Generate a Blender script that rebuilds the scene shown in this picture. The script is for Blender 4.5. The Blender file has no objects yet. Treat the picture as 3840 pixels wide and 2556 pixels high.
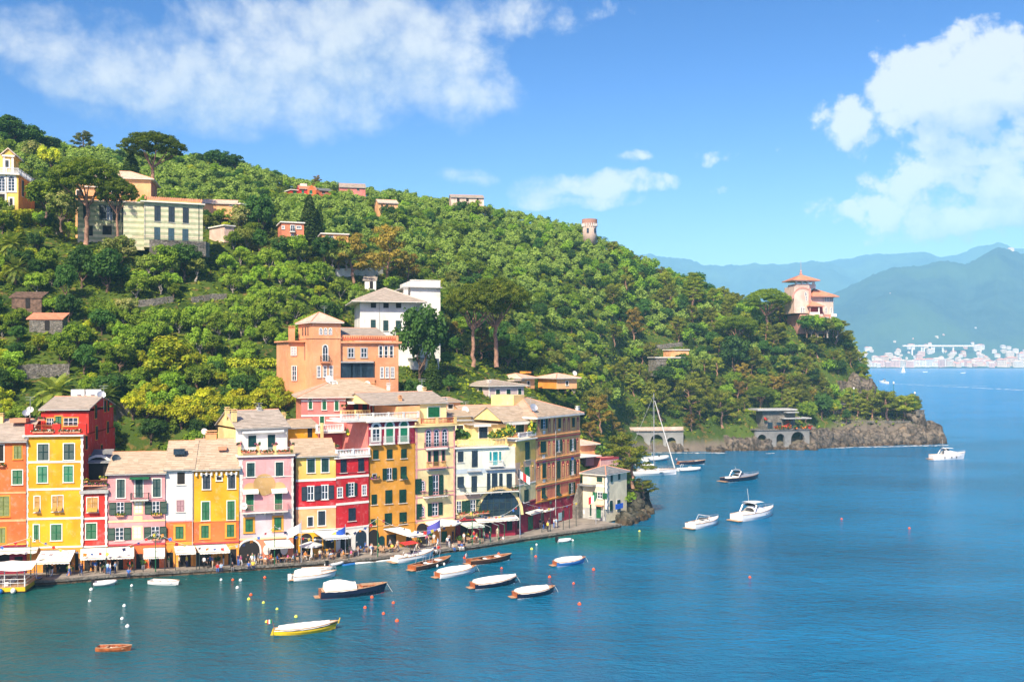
import bpy, math, random
import numpy as np
from mathutils import Vector, Matrix
R_ = random.Random(7)
NR = np.random.RandomState(11)
SC = bpy.context.scene
COL = SC.collection
rad = math.radians
# ------------------------------------------------------------------ camera
F, H, XC, YH = 3733.0, 31.0, 1920.0, 1345.0       # focal length and principal row in pixels of a 3840 px frame, eye height in metres
cam = bpy.data.cameras.new('camera')
cam.sensor_width = 36.0
cam.lens = 36.0 * F / 3840.0
cam.shift_y = (YH - 1278.0) / 3840.0
cam.clip_start, cam.clip_end = 1.0, 40000.0
camo = bpy.data.objects.new('camera', cam)
camo.location = (0, 0, H)
camo.rotation_euler = (rad(90), 0, 0)
COL.objects.link(camo)
SC.camera = camo
# ------------------------------------------------------------------ sun, sky, exposure
SUN_AZ, SUN_EL = rad(19), rad(43)                  # sun stands behind the viewer's left shoulder
sdir = Vector((-math.sin(SUN_AZ) * math.cos(SUN_EL), -math.cos(SUN_AZ) * math.cos(SUN_EL), math.sin(SUN_EL)))
sl = bpy.data.lights.new('sun', 'SUN')
sl.energy, sl.angle, sl.color = 5.0, rad(0.5), (1.0, 0.90, 0.70)
so = bpy.data.objects.new('sun', sl)
so.rotation_euler = (-sdir).to_track_quat('-Z', 'Y').to_euler()
so.location = (0, 0, 300)
COL.objects.link(so)
SC.view_settings.view_transform = 'Standard'
SC.view_settings.look = 'None'
SC.view_settings.exposure = 0.72
SC.view_settings.gamma = 1.0
SC.view_settings.use_curve_mapping = False
SC.cycles.use_denoising = True
try:
 SC.cycles.denoiser = 'OPENIMAGEDENOISE'
except Exception:
 pass
SC.cycles.max_bounces = 6
SC.cycles.diffuse_bounces = 3
SC.cycles.glossy_bounces = 3
SC.cycles.transmission_bounces = 4
SC.cycles.transparent_max_bounces = 8
SC.cycles.volume_bounces = 1
SC.cycles.caustics_reflective = False
SC.cycles.caustics_refractive = False
SC.cycles.sample_clamp_indirect = 6.0
class NT:
 """tiny node-tree helper"""
 def __init__(s, tree):
  s.t = tree; s.n = tree.nodes; s.l = tree.links
 def add(s, typ, props=None, **ins):
  nd = s.n.new(typ)
  for k, v in (props or {}).items():
   setattr(nd, k, v)
  for k, v in ins.items():
   key = int(k[1:]) if k[0] == 'i' and k[1:].isdigit() else k.replace('_', ' ')
   s.put(nd.inputs[key], v)
  return nd
 def put(s, sock, v):
  if isinstance(v, bpy.types.NodeSocket):
   s.l.new(v, sock)
  elif isinstance(v, bpy.types.Node):
   s.l.new(v.outputs[0], sock)
  else:
   if sock.type == 'RGBA' and hasattr(v, '__len__') and len(v) == 3:
    v = (*v, 1)
   sock.default_value = v
 def m(s, op, a, b=0.0, c=None, clamp=False):
  nd = s.n.new('ShaderNodeMath'); nd.operation = op; nd.use_clamp = clamp
  s.put(nd.inputs[0], a); s.put(nd.inputs[1], b)
  if c is not None: s.put(nd.inputs[2], c)
  return nd.outputs[0]
 def vm(s, op, a, b=None):
  nd = s.n.new('ShaderNodeVectorMath'); nd.operation = op
  s.put(nd.inputs[0], a)
  if b is not None: s.put(nd.inputs[1], b)
  return nd.outputs[1] if op in ('LENGTH', 'DOT_PRODUCT', 'DISTANCE') else nd.outputs[0]
 def ramp(s, v, lo, hi, a=0.0, b=1.0, smooth=True):
  nd = s.n.new('ShaderNodeMapRange')
  nd.interpolation_type = 'SMOOTHSTEP' if smooth else 'LINEAR'
  for i, x in enumerate((v, lo, hi, a, b)): s.put(nd.inputs[i], x)
  return nd.outputs[0]
 def mix(s, f, a, b, mode='MIX'):
  nd = s.n.new('ShaderNodeMix'); nd.data_type = 'RGBA'; nd.blend_type = mode
  s.put(nd.inputs[0], f); s.put(nd.inputs[6], a); s.put(nd.inputs[7], b)
  return nd.outputs[2]
 def noise(s, vec, scale, detail=4, rough=.55, dist=0.0, dim='3D', out=0):
  nd = s.n.new('ShaderNodeTexNoise'); nd.noise_dimensions = dim
  s.put(nd.inputs['Vector'], vec)
  nd.inputs['Scale'].default_value = scale; nd.inputs['Detail'].default_value = detail
  nd.inputs['Roughness'].default_value = rough; nd.inputs['Distortion'].default_value = dist
  return nd.outputs[out]
def make_world():
 w = bpy.data.worlds.new('World'); SC.world = w; w.use_nodes = True
 t = NT(w.node_tree)
 for n in list(t.n): t.n.remove(n)
 sky = t.n.new('ShaderNodeTexSky'); sky.sky_type = 'NISHITA'; sky.sun_disc = False
 sky.sun_elevation = SUN_EL; sky.sun_rotation = math.pi + SUN_AZ
 sky.air_density, sky.dust_density, sky.ozone_density = 1.0, 1.3, 2.6
 k0 = t.mix(1.0, sky.outputs[0], (.15, .15, .15), 'MULTIPLY'); gm = t.n.new('ShaderNodeGamma'); gm.inputs[1].default_value = 1.62; t.put(gm.inputs[0], k0)
 hs = t.add('ShaderNodeHueSaturation'); hs.inputs['Saturation'].default_value = 1.2; hs.inputs['Value'].default_value = 7.4
 t.put(hs.inputs['Color'], t.mix(1.0, gm.outputs[0], (1.22, .97, 1.02), 'MULTIPLY'))
 d = t.n.new('ShaderNodeTexCoord').outputs['Generated']
 sep = t.n.new('ShaderNodeSeparateXYZ'); t.put(sep.inputs[0], d)
 x, y, z = sep.outputs
 az = t.m('ARCTAN2', x, y)
 el = t.m('ARCSINE', z)
 cb = t.n.new('ShaderNodeCombineXYZ'); t.put(cb.inputs[0], az); t.put(cb.inputs[1], el)
 p = cb.outputs[0]
 B = [(330, 200, 330, 120, .8), (600, 330, 430, 150, .95), (1000, 110, 330, 150, 1.15), (1000, 350, 360, 150, .95), (1300, 150, 300, 190, 1.1),
   (1600, 110, 330, 150, 1.05), (1790, 340, 180, 150, 1.0), (1560, 340, 280, 150, .92), (2050, 30, 330, 75, .85), (1130, 440, 280, 90, .72), (60, 60, 330, 130, .62), (800, 480, 60, 80, .3), (1150, 580, 34, 80, .5),
   (3600, 340, 300, 190, 1.6), (3430, 440, 290, 115, 1.35), (3260, 470, 180, 95, 1.3), (3700, 560, 220, 130, 1.25), (3680, 220, 160, 130, 1.2), (3800, 330, 220, 190, 1.2),
   (3850, 480, 250, 130, 1.1), (3780, 660, 200, 200, 1.2), (3420, 710, 190, 150, 1.25), (3500, 820, 270, 110, 1.1), (3570, 640, 110, 100, .95), (3380, 860, 130, 80, .45),
   (2150, 705, 360, 62, 1.0), (2350, 670, 220, 48, .95), (1730, 655, 130, 42, .85), (2385, 582, 80, 26, .8), (2705, 565, 120, 36, .85), (2600, 740, 70, 22, .5), (2690, 705, 70, 20, .5),
   (3080, 815, 80, 60, .68), (2960, 575, 60, 25, .35), (2200, 765, 300, 25, .6), (2680, 690, 60, 20, .4), (3180, 590, 90, 28, .4)]
 crisp = t.ramp(az, -.12, .30, .35, .85)
 def density(pv):
  wv = t.noise(pv, 9.0, 3, .5, out=1)
  warp = t.vm('SCALE', t.vm('SUBTRACT', wv, (.5, .5, .5)))
  warp.node.inputs['Scale'].default_value = .045
  q = t.vm('ADD', pv, warp)
  tot = None
  for (px, py, rx, ry, st) in B:
   a0 = math.atan2((px - XC), F); e0 = math.atan2((YH - py), math.hypot(F, px - XC))
   dv = t.vm('MULTIPLY', t.vm('SUBTRACT', q, (a0, e0, 0)), (F / rx * .74, F / ry * .74, 0))
   g = t.m('MULTIPLY', t.m('SUBTRACT', 1.0, t.vm('DOT_PRODUCT', dv, dv), clamp=True), st)
   tot = g if tot is None else t.m('ADD', tot, t.m('MULTIPLY', g, t.m('SUBTRACT', 1.15, tot, clamp=True)))
  n = t.noise(t.vm('MULTIPLY', pv, (1, 1.25, 1)), 15.0, 10, .62)
  vo = t.n.new('ShaderNodeTexVoronoi'); vo.voronoi_dimensions = '2D'; vo.feature = 'SMOOTH_F1'; vo.inputs['Scale'].default_value = 26; vo.inputs['Detail'].default_value = 4; vo.inputs['Roughness'].default_value = .55; vo.inputs['Smoothness'].default_value = .35; t.put(vo.inputs['Vector'], q)
  puff = t.m('MULTIPLY', t.m('SUBTRACT', .66, vo.outputs['Distance']), crisp)
  far = t.m('MULTIPLY', t.ramp(t.noise(d, 2.6, 6, .55), .56, .74), t.ramp(t.m('ABSOLUTE', az), .62, .85))
  far = t.m('MULTIPLY', far, t.ramp(el, .02, .15))
  base = t.m('ADD', tot, far)
  return t.m('SUBTRACT', t.m('ADD', base, t.m('MULTIPLY', t.m('SUBTRACT', n, .5), t.ramp(az, -.12, .30, 1.35, 1.8))), t.m('SUBTRACT', t.ramp(az, -.12, .30, .40, .46), puff)), base
 d0, n0 = density(p)
 off = t.vm('ADD', p, (-.010, .016, 0))
 d1, n1 = density(off); d2, n2 = density(t.vm('ADD', p, (-.012, .040, 0)))
 alpha = t.ramp(d0, -.06, t.ramp(az, -.12, .30, .95, .50))
 lit = t.m('ADD', t.m('ADD', .62, t.m('MULTIPLY', t.m('SUBTRACT', n0, n2), 1.0)), t.m('MULTIPLY', t.m('SUBTRACT', d0, d1), .55), clamp=True)
 lit2 = t.m('SUBTRACT', t.m('MULTIPLY', lit, t.ramp(az, -.12, .30, .92, 1.22)), t.m('MULTIPLY', t.m('SUBTRACT', t.noise(p, 8.0, 5, .55), .46), 1.3), clamp=True)
 cc = t.mix(lit2, (3.6, 4.15, 4.8), (6.1, 6.0, 5.85))
 a2 = t.m('MULTIPLY', alpha, .96)
 colr = t.mix(a2, hs.outputs[0], cc)
 bg = t.n.new('ShaderNodeBackground'); bg.inputs['Strength'].default_value = 0.1
 t.put(bg.inputs['Color'], colr)
 out = t.n.new('ShaderNodeOutputWorld'); t.put(out.inputs['Surface'], bg.outputs[0])
 w.cycles.sampling_method = 'MANUAL'
 w.cycles.sample_map_resolution = 512
make_world()
# ------------------------------------------------------------------ projections used to read distances off the picture
def P(px, py, Y):
 return Vector(((px - XC) / F * Y, Y, H - (py - YH) / F * Y))
def Wz(px, py, z=0.0):
 return P(px, py, F * (H - z) / (py - YH))
# ------------------------------------------------------------------ objects
def tag(o, label=None, cat=None, group=None, kind=None):
 if label: o['label'] = label
 if cat: o['category'] = cat
 if group: o['group'] = group
 if kind: o['kind'] = kind
 return o
def thing(name, label, cat, loc, group=None, rz=0.0):
 o = bpy.data.objects.new(name, None); o.empty_display_size = .5
 o.location = loc; o.rotation_euler = (0, 0, rz)
 COL.objects.link(o)
 return tag(o, label, cat, group)
def wloc(o):
 v = Vector((0, 0, 0))
 while o is not None:
  v = v + o.location; o = o.parent
 return v
def link(name, me, parent=None, loc=(0, 0, 0)):
 o = bpy.data.objects.new(name, me); COL.objects.link(o)
 if parent: o.parent = parent
 o.location = loc
 return o
def copy_tree(o, parent=None):
 c = o.copy(); COL.objects.link(c)
 if parent: c.parent = parent
 for ch in list(o.children): copy_tree(ch, c)
 return c
class MB:
 """collects polygons, makes ONE mesh object"""
 def __init__(s):
  s.v = []; s.f = []; s.m = []; s.cur = 0
 def poly(s, pts):
  b = len(s.v); s.v += [tuple(p) for p in pts]
  s.f.append(tuple(range(b, b + len(pts)))); s.m.append(s.cur)
 def box(s, o, a, b, c):
  o, a, b, c = Vector(o), Vector(a), Vector(b), Vector(c)
  if a.cross(b).dot(c) < 0: a, b = b, a
  k = len(s.v)
  s.v += [tuple(o), tuple(o + a), tuple(o + a + b), tuple(o + b), tuple(o + c), tuple(o + a + c), tuple(o + a + b + c), tuple(o + b + c)]
  for q in ((3, 2, 1, 0), (4, 5, 6, 7), (0, 1, 5, 4), (1, 2, 6, 5), (2, 3, 7, 6), (3, 0, 4, 7)):
   s.f.append(tuple(k + i for i in q)); s.m.append(s.cur)
 def bc(s, c, sx, sy, sz, rz=0.0):
  cs, sn = math.cos(rz), math.sin(rz)
  a = Vector((cs * sx, sn * sx, 0)); b = Vector((-sn * sy, cs * sy, 0)); e = Vector((0, 0, sz))
  s.box(Vector(c) - a / 2 - b / 2, a, b, e)
 def prism(s, base, ext):
  base = [Vector(p) for p in base]; ext = Vector(ext); n = len(base); k = len(s.v)
  nrm = Vector((0, 0, 0))
  for i in range(n): nrm += (base[i] - base[0]).cross(base[(i + 1) % n] - base[0])
  if nrm.dot(ext) > 0: base = base[::-1]
  s.v += [tuple(p) for p in base] + [tuple(p + ext) for p in base]
  s.f.append(tuple(range(k, k + n))); s.m.append(s.cur)
  s.f.append(tuple(range(k + 2 * n - 1, k + n - 1, -1))); s.m.append(s.cur)
  for i in range(n):
   j = (i + 1) % n
   s.f.append((k + j, k + i, k + n + i, k + n + j)); s.m.append(s.cur)
 def tube(s, pts, r, n=6, caps=True):
  pts = [Vector(p) for p in pts]
  rs = r if hasattr(r, '__len__') else [r] * len(pts)
  k = len(s.v)
  for i, p in enumerate(pts):
   t = (pts[min(i + 1, len(pts) - 1)] - pts[max(i - 1, 0)])
   t = t.normalized() if t.length > 1e-9 else Vector((0, 0, 1))
   a = t.cross(Vector((0, 0, 1)) if abs(t.z) < .9 else Vector((1, 0, 0))).normalized(); b = t.cross(a)
   for j in range(n):
    th = 2 * math.pi * j / n
    s.v.append(tuple(p + (a * math.cos(th) + b * math.sin(th)) * rs[i]))
  for i in range(len(pts) - 1):
   for j in range(n):
    q = (k + i * n + j, k + i * n + (j + 1) % n, k + (i + 1) * n + (j + 1) % n, k + (i + 1) * n + j)
    s.f.append(q); s.m.append(s.cur)
  if caps:
   s.f.append(tuple(range(k, k + n))); s.m.append(s.cur)
   e = k + (len(pts) - 1) * n
   s.f.append(tuple(range(e + n - 1, e - 1, -1))); s.m.append(s.cur)
 def lathe(s, c, prof, n=10):
  c = Vector(c); k = len(s.v)
  for (r, z) in prof:
   for j in range(n):
    th = 2 * math.pi * j / n
    s.v.append((c.x + r * math.cos(th), c.y + r * math.sin(th), c.z + z))
  for i in range(len(prof) - 1):
   for j in range(n):
    s.f.append((k + i * n + j, k + i * n + (j + 1) % n, k + (i + 1) * n + (j + 1) % n, k + (i + 1) * n + j)); s.m.append(s.cur)
  s.f.append(tuple(range(k + n - 1, k - 1, -1))); s.m.append(s.cur)
  e = k + (len(prof) - 1) * n
  s.f.append(tuple(range(e, e + n))); s.m.append(s.cur)
 def ball(s, c, r, n=10, sz=1.0):
  pr = [(max(.02, math.sin(math.pi * i / 6)) * r, -math.cos(math.pi * i / 6) * r * sz) for i in range(7)]
  s.lathe(c, pr, n)
 def loft(s, rings, closed=True, caps=True):
  k = len(s.v); n = len(rings[0])
  for rg in rings: s.v += [tuple(p) for p in rg]
  for i in range(len(rings) - 1):
   for j in range(n if closed else n - 1):
    s.f.append((k + i * n + j, k + i * n + (j + 1) % n, k + (i + 1) * n + (j + 1) % n, k + (i + 1) * n + j)); s.m.append(s.cur)
  if caps:
   s.f.append(tuple(range(k + n - 1, k - 1, -1))); s.m.append(s.cur)
   e = k + (len(rings) - 1) * n
   s.f.append(tuple(range(e, e + n))); s.m.append(s.cur)
 def mesh(s, name, mats, origin=(0, 0, 0), smooth=False):
  o = Vector(origin)
  me = bpy.data.meshes.new(name)
  me.from_pydata([(p[0] - o.x, p[1] - o.y, p[2] - o.z) for p in s.v], [], s.f)
  ms = mats if isinstance(mats, (list, tuple)) else [mats]
  for mm in ms: me.materials.append(mm)
  if len(ms) > 1: me.polygons.foreach_set('material_index', s.m)
  if smooth: me.polygons.foreach_set('use_smooth', [True] * len(me.polygons))
  return me
 def build(s, name, mats, parent=None, smooth=False, label=None, kind=None):
  if not s.v: return None
  o = link(name, s.mesh(name, mats, wloc(parent) if parent else (0, 0, 0), smooth), parent)
  if label: o['label'] = label
  if kind: o['kind'] = kind
  return o
 def solo(s, name, mats, label, cat, group=None, smooth=False, origin=None):
  """a thing that is one mesh, its origin at the middle of its base"""
  if origin is None:
   a = np.array(s.v); mn, mx = a.min(0), a.max(0)
   origin = Vector(((mn[0] + mx[0]) / 2, (mn[1] + mx[1]) / 2, mn[2]))
  o = link(name, s.mesh(name, mats, origin, smooth), None, origin)
  return tag(o, label, cat, group)
# ------------------------------------------------------------------ materials
MATS = {}
def mat_base(name):
 m = bpy.data.materials.new(name); m.use_nodes = True
 t = NT(m.node_tree); b = m.node_tree.nodes['Principled BSDF']
 return m, t, b
def mat(name, col, rough=.8, var=.12, scale=1.5, bump=0.0, bscale=8.0, metal=0.0, spec=.4):
 if name in MATS: return MATS[name]
 m, t, b = mat_base(name)
 tc = t.n.new('ShaderNodeTexCoord').outputs['Object']
 n = t.noise(tc, scale, 5, .6)
 f = t.ramp(n, .3, .7, 1 - var, 1 + var)
 t.put(b.inputs['Base Color'], t.mix(1.0, col, f, 'MULTIPLY'))
 b.inputs['Roughness'].default_value = rough; b.inputs['Metallic'].default_value = metal
 b.inputs['Specular IOR Level'].default_value = spec
 if bump:
  bp = t.add('ShaderNodeBump', None, Strength=bump, Distance=.05, Height=t.noise(tc, bscale, 4, .6))
  t.put(b.inputs['Normal'], bp.outputs[0])
 MATS[name] = m
 return m
def plaster(name, col, wear=.68, stain=(.35, .27, .18), var=.22):
 """weathered painted render: large fading patches, rain streaks, fine grain"""
 if name in MATS: return MATS[name]
 m, t, b = mat_base(name)
 tc = t.n.new('ShaderNodeTexCoord').outputs['Object']
 big = t.noise(tc, .22, 4, .6, .4)
 mid = t.noise(tc, 1.1, 6, .65, .3)
 st = t.noise(t.vm('MULTIPLY', tc, (1.6, 1.6, .16)), 1.0, 5, .65)
 c1 = t.mix(1.0, col, t.ramp(big, .3, .7, 1 - var, 1 + var * .7), 'MULTIPLY')
 pale = tuple(min(.85, c * .55 + .38) for c in col)
 c2 = t.mix(t.m('MULTIPLY', t.ramp(mid, .52, .78), wear * .62), c1, pale)
 c3 = t.mix(t.m('MULTIPLY', t.ramp(st, .54, .78), wear * .75), c2, tuple(a * .5 + c * .3 for a, c in zip(stain, col)))
 t.put(b.inputs['Base Color'], c3)
 b.inputs['Roughness'].default_value = .9; b.inputs['Specular IOR Level'].default_value = .15
 bp = t.add('ShaderNodeBump', None, Strength=.35, Distance=.03, Height=t.noise(tc, 5.0, 6, .65))
 t.put(b.inputs['Normal'], bp.outputs[0])
 MATS[name] = m
 return m
def slate(name, c0, c1):
 if name in MATS: return MATS[name]
 m, t, b = mat_base(name)
 g = t.n.new('ShaderNodeNewGeometry')
 tc = t.n.new('ShaderNodeTexCoord').outputs['Object']
 f = t.m('ADD', t.m('MULTIPLY', g.outputs['Random Per Island'], .75), t.m('MULTIPLY', t.noise(tc, .5, 5, .6), .45), clamp=True)
 c = t.mix(f, c0, c1)
 lich = t.ramp(t.noise(tc, .8, 6, .7), .60, .74)
 c = t.mix(t.m('MULTIPLY', lich, .4), c, (.20, .19, .16))
 t.put(b.inputs['Base Color'], c)
 b.inputs['Roughness'].default_value = .85; b.inputs['Specular IOR Level'].default_value = .25
 bp = t.add('ShaderNodeBump', None, Strength=.4, Distance=.03, Height=t.noise(tc, 6.0, 5, .6))
 t.put(b.inputs['Normal'], bp.outputs[0])
 MATS[name] = m
 return m
def rockmat(name, c0, c1, wet=True, scale=.35):
 if name in MATS: return MATS[name]
 m, t, b = mat_base(name)
 geo = t.n.new('ShaderNodeNewGeometry').outputs['Position']
 n1 = t.noise(geo, scale, 8, .65, .6); n2 = t.noise(t.vm('MULTIPLY', geo, (1, 1, 2.2)), scale * 3.0, 8, .7)
 c = t.mix(t.ramp(n1, .32, .68), c0, c1)
 c = t.mix(t.m('MULTIPLY', t.ramp(n2, .5, .75), .65), c, tuple(x * .35 for x in c0))
 c = t.mix(t.m('MULTIPLY', t.ramp(t.noise(geo, scale * 1.3, 6, .6), .56, .72), .55), c, (.36, .25, .14))
 if wet:
  z = t.n.new('ShaderNodeSeparateXYZ'); t.put(z.inputs[0], geo)
  zz = t.m('ADD', z.outputs[2], t.m('MULTIPLY', t.m('SUBTRACT', n1, .5), 2.0))
  c = t.mix(t.ramp(zz, .2, 1.5, .75, 0.0), c, (.12, .075, .04))
 ck = t.n.new('ShaderNodeTexVoronoi'); ck.feature = 'DISTANCE_TO_EDGE'; ck.inputs['Scale'].default_value = scale * 1.1; t.put(ck.inputs['Vector'], t.vm('ADD', geo, t.vm('MULTIPLY', t.noise(geo, scale * 2, 5, .65, out=1), (4.5, 4.5, 4.5))))
 cf = t.ramp(ck.outputs['Distance'], .0, .07, .45, 1.0)
 c = t.mix(cf, tuple(x * .2 for x in c0), c)  # dark crack lines; on sea rock they paint in the shadowed crevices
 t.put(b.inputs['Base Color'], c); b.inputs['Roughness'].default_value = .85; b.inputs['Specular IOR Level'].default_value = .25
 n1 = t.m('ADD', n1, t.m('MULTIPLY', cf, .6))
 bp = t.add('ShaderNodeBump', None, Strength=1.0, Distance=.6, Height=t.m('ADD', n1, t.m('MULTIPLY', n2, .6)))
 t.put(b.inputs['Normal'], bp.outputs[0])
 MATS[name] = m
 return m
def leafmat(name, dark, light, hue_var=.0, transl=.32, rough=.6):
 """foliage: per-leaf tint between an old-leaf and a young-leaf colour, slight shift from plant to plant"""
 if name in MATS: return MATS[name]
 m, t, b = mat_base(name)
 at = t.n.new('ShaderNodeAttribute'); at.attribute_name = 'tint'
 oi = t.n.new('ShaderNodeObjectInfo')
 f = t.m('ADD', at.outputs['Fac'], t.m('MULTIPLY', t.m('SUBTRACT', oi.outputs['Random'], .5), .55), clamp=True)
 c = t.mix(f, dark, light)
 hs = t.add('ShaderNodeHueSaturation', None, Color=c)
 t.put(hs.inputs['Hue'], t.m('ADD', .5 - hue_var / 2, t.m('MULTIPLY', oi.outputs['Random'], hue_var)))
 t.put(hs.inputs['Value'], t.ramp(oi.outputs['Random'], 0, 1, .82, 1.18, False))
 t.put(b.inputs['Base Color'], hs.outputs[0])
 b.inputs['Roughness'].default_value = rough; b.inputs['Specular IOR Level'].default_value = .25
 tr = t.n.new('ShaderNodeBsdfTranslucent'); t.put(tr.inputs['Color'], t.mix(1.0, hs.outputs[0], (1.25, 1.3, .6), 'MULTIPLY'))
 mx = t.n.new('ShaderNodeMixShader'); mx.inputs[0].default_value = transl
 t.put(mx.inputs[1], b.outputs[0]); t.put(mx.inputs[2], tr.outputs[0])
 t.put(m.node_tree.nodes['Material Output'].inputs['Surface'], mx.outputs[0])
 MATS[name] = m
 return m
def glassmat(name, col=(.02, .04, .06), rough=.06):
 return mat(name, col, rough, .3, .7, spec=.7)
M = {}
for k, c in dict(yellow=(.80, .38, .018), ochre=(.72, .33, .045), orangered=(.76, .165, .045), red=(.60, .042, .03), crimson=(.56, .022, .03), pink=(.72, .34, .34),
     peach=(.82, .42, .19), cream=(.84, .68, .34), creamy=(.82, .60, .26), mint=(.72, .74, .60), burgundy=(.27, .018, .045), salmon=(.70, .24, .13), white=(.80, .78, .72),
     villa=(.78, .36, .18), lilac=(.66, .52, .50), orange=(.80, .32, .05), paint=(.84, .45, .17), offwhite=(.76, .73, .66), mauve=(.62, .50, .52),
     stonewhite=(.80, .77, .70), brick=(.50, .13, .06), rose=(.62, .20, .17), lemon=(.80, .52, .13), palepink=(.72, .52, .42), dusty=(.55, .27, .21), quaycream=(.80, .72, .50)).items():
 M[k] = plaster('plaster_' + k, c)
M['trim'] = mat('painted_trim', (.80, .76, .68), .7, .06)
M['pinktrim'] = mat('pink_trim', (.66, .30, .30), .7, .1)
M['orangetrim'] = mat('orange_trim', (.78, .34, .04), .8, .1)
M['redtrim'] = mat('red_trim', (.42, .05, .06), .8, .1)
M['greytrim'] = mat('grey_trim', (.42, .42, .40), .8, .12)
def shut(name, c): return mat(name, c, .55, .22, 1.2, .25, 3.0)
M['sg'] = shut('shutter_green', (.008, .125, .045)); M['sd'] = shut('shutter_dark_green', (.005, .046, .028)); M['st'] = shut('shutter_teal', (.004, .046, .046))
M['so'] = shut('shutter_ochre', (.50, .25, .04)); M['sb'] = shut('shutter_blue_black', (.012, .03, .05)); M['sv'] = shut('shutter_olive', (.16, .20, .045))
M['sl'] = shut('shutter_light_green', (.010, .19, .09)); M['sc'] = shut('shutter_turquoise', (.02, .30, .34)); M['sm'] = shut('shutter_mauve', (.36, .20, .22))
M['glass'] = glassmat('window_glass'); M['dark'] = mat('dark_interior', (.02, .017, .015), .9); M['bluewhite'] = mat('white_casement', (.78, .80, .84), .5, .05)  # near-black interior colour paints the shade inside openings onto flat sheets
M['iron'] = mat('painted_iron', (.03, .05, .045), .5, .2); M['wiron'] = mat('white_railing', (.72, .72, .70), .5, .08)
M['slate'] = slate('roof_slate_sunbleached', (.32, .27, .22), (.50, .43, .36)); M['slateg'] = slate('roof_slate_grey', (.16, .165, .17), (.28, .28, .28)); M['slateb'] = slate('roof_slate_brown', (.38, .29, .20), (.56, .45, .33))
M['tile'] = slate('roof_tile_terracotta', (.55, .20, .11), (.70, .33, .20)); M['tilel'] = slate('roof_tile_pale', (.60, .44, .34), (.74, .60, .48))
M['stone'] = rockmat('masonry_stone', (.24, .22, .19), (.40, .37, .31), False, .9)
M['rock'] = rockmat('sea_rock', (.078, .066, .054), (.25, .205, .155)); M['canvas'] = mat('awning_canvas', (.84, .80, .70), .8, .06, .8, .3, 1.5)
M['wood'] = mat('varnished_wood', (.36, .10, .025), .28, .35, 2.5, spec=.6); M['teak'] = mat('teak_deck', (.46, .28, .16), .6, .2, 3.0); M['bark'] = mat('bark', (.16, .10, .07), .95, .4, 2.0, .8, 6.0)
M['barkp'] = mat('pine_bark', (.30, .17, .115), .95, .4, 1.5, .8, 5.0); M['barkg'] = mat('grey_bark', (.30, .26, .22), .95, .3, 2.0, .8, 6.0)
M['metal'] = mat('pale_metal', (.55, .56, .58), .4, .1, metal=.6); M['wpaint'] = mat('white_gloss_paint', (.80, .80, .79), .25, .05, .6, spec=.5)
M['concrete'] = mat('quay_concrete', (.40, .35, .29), .9, .25, .8, .4, 4.0)
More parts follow.
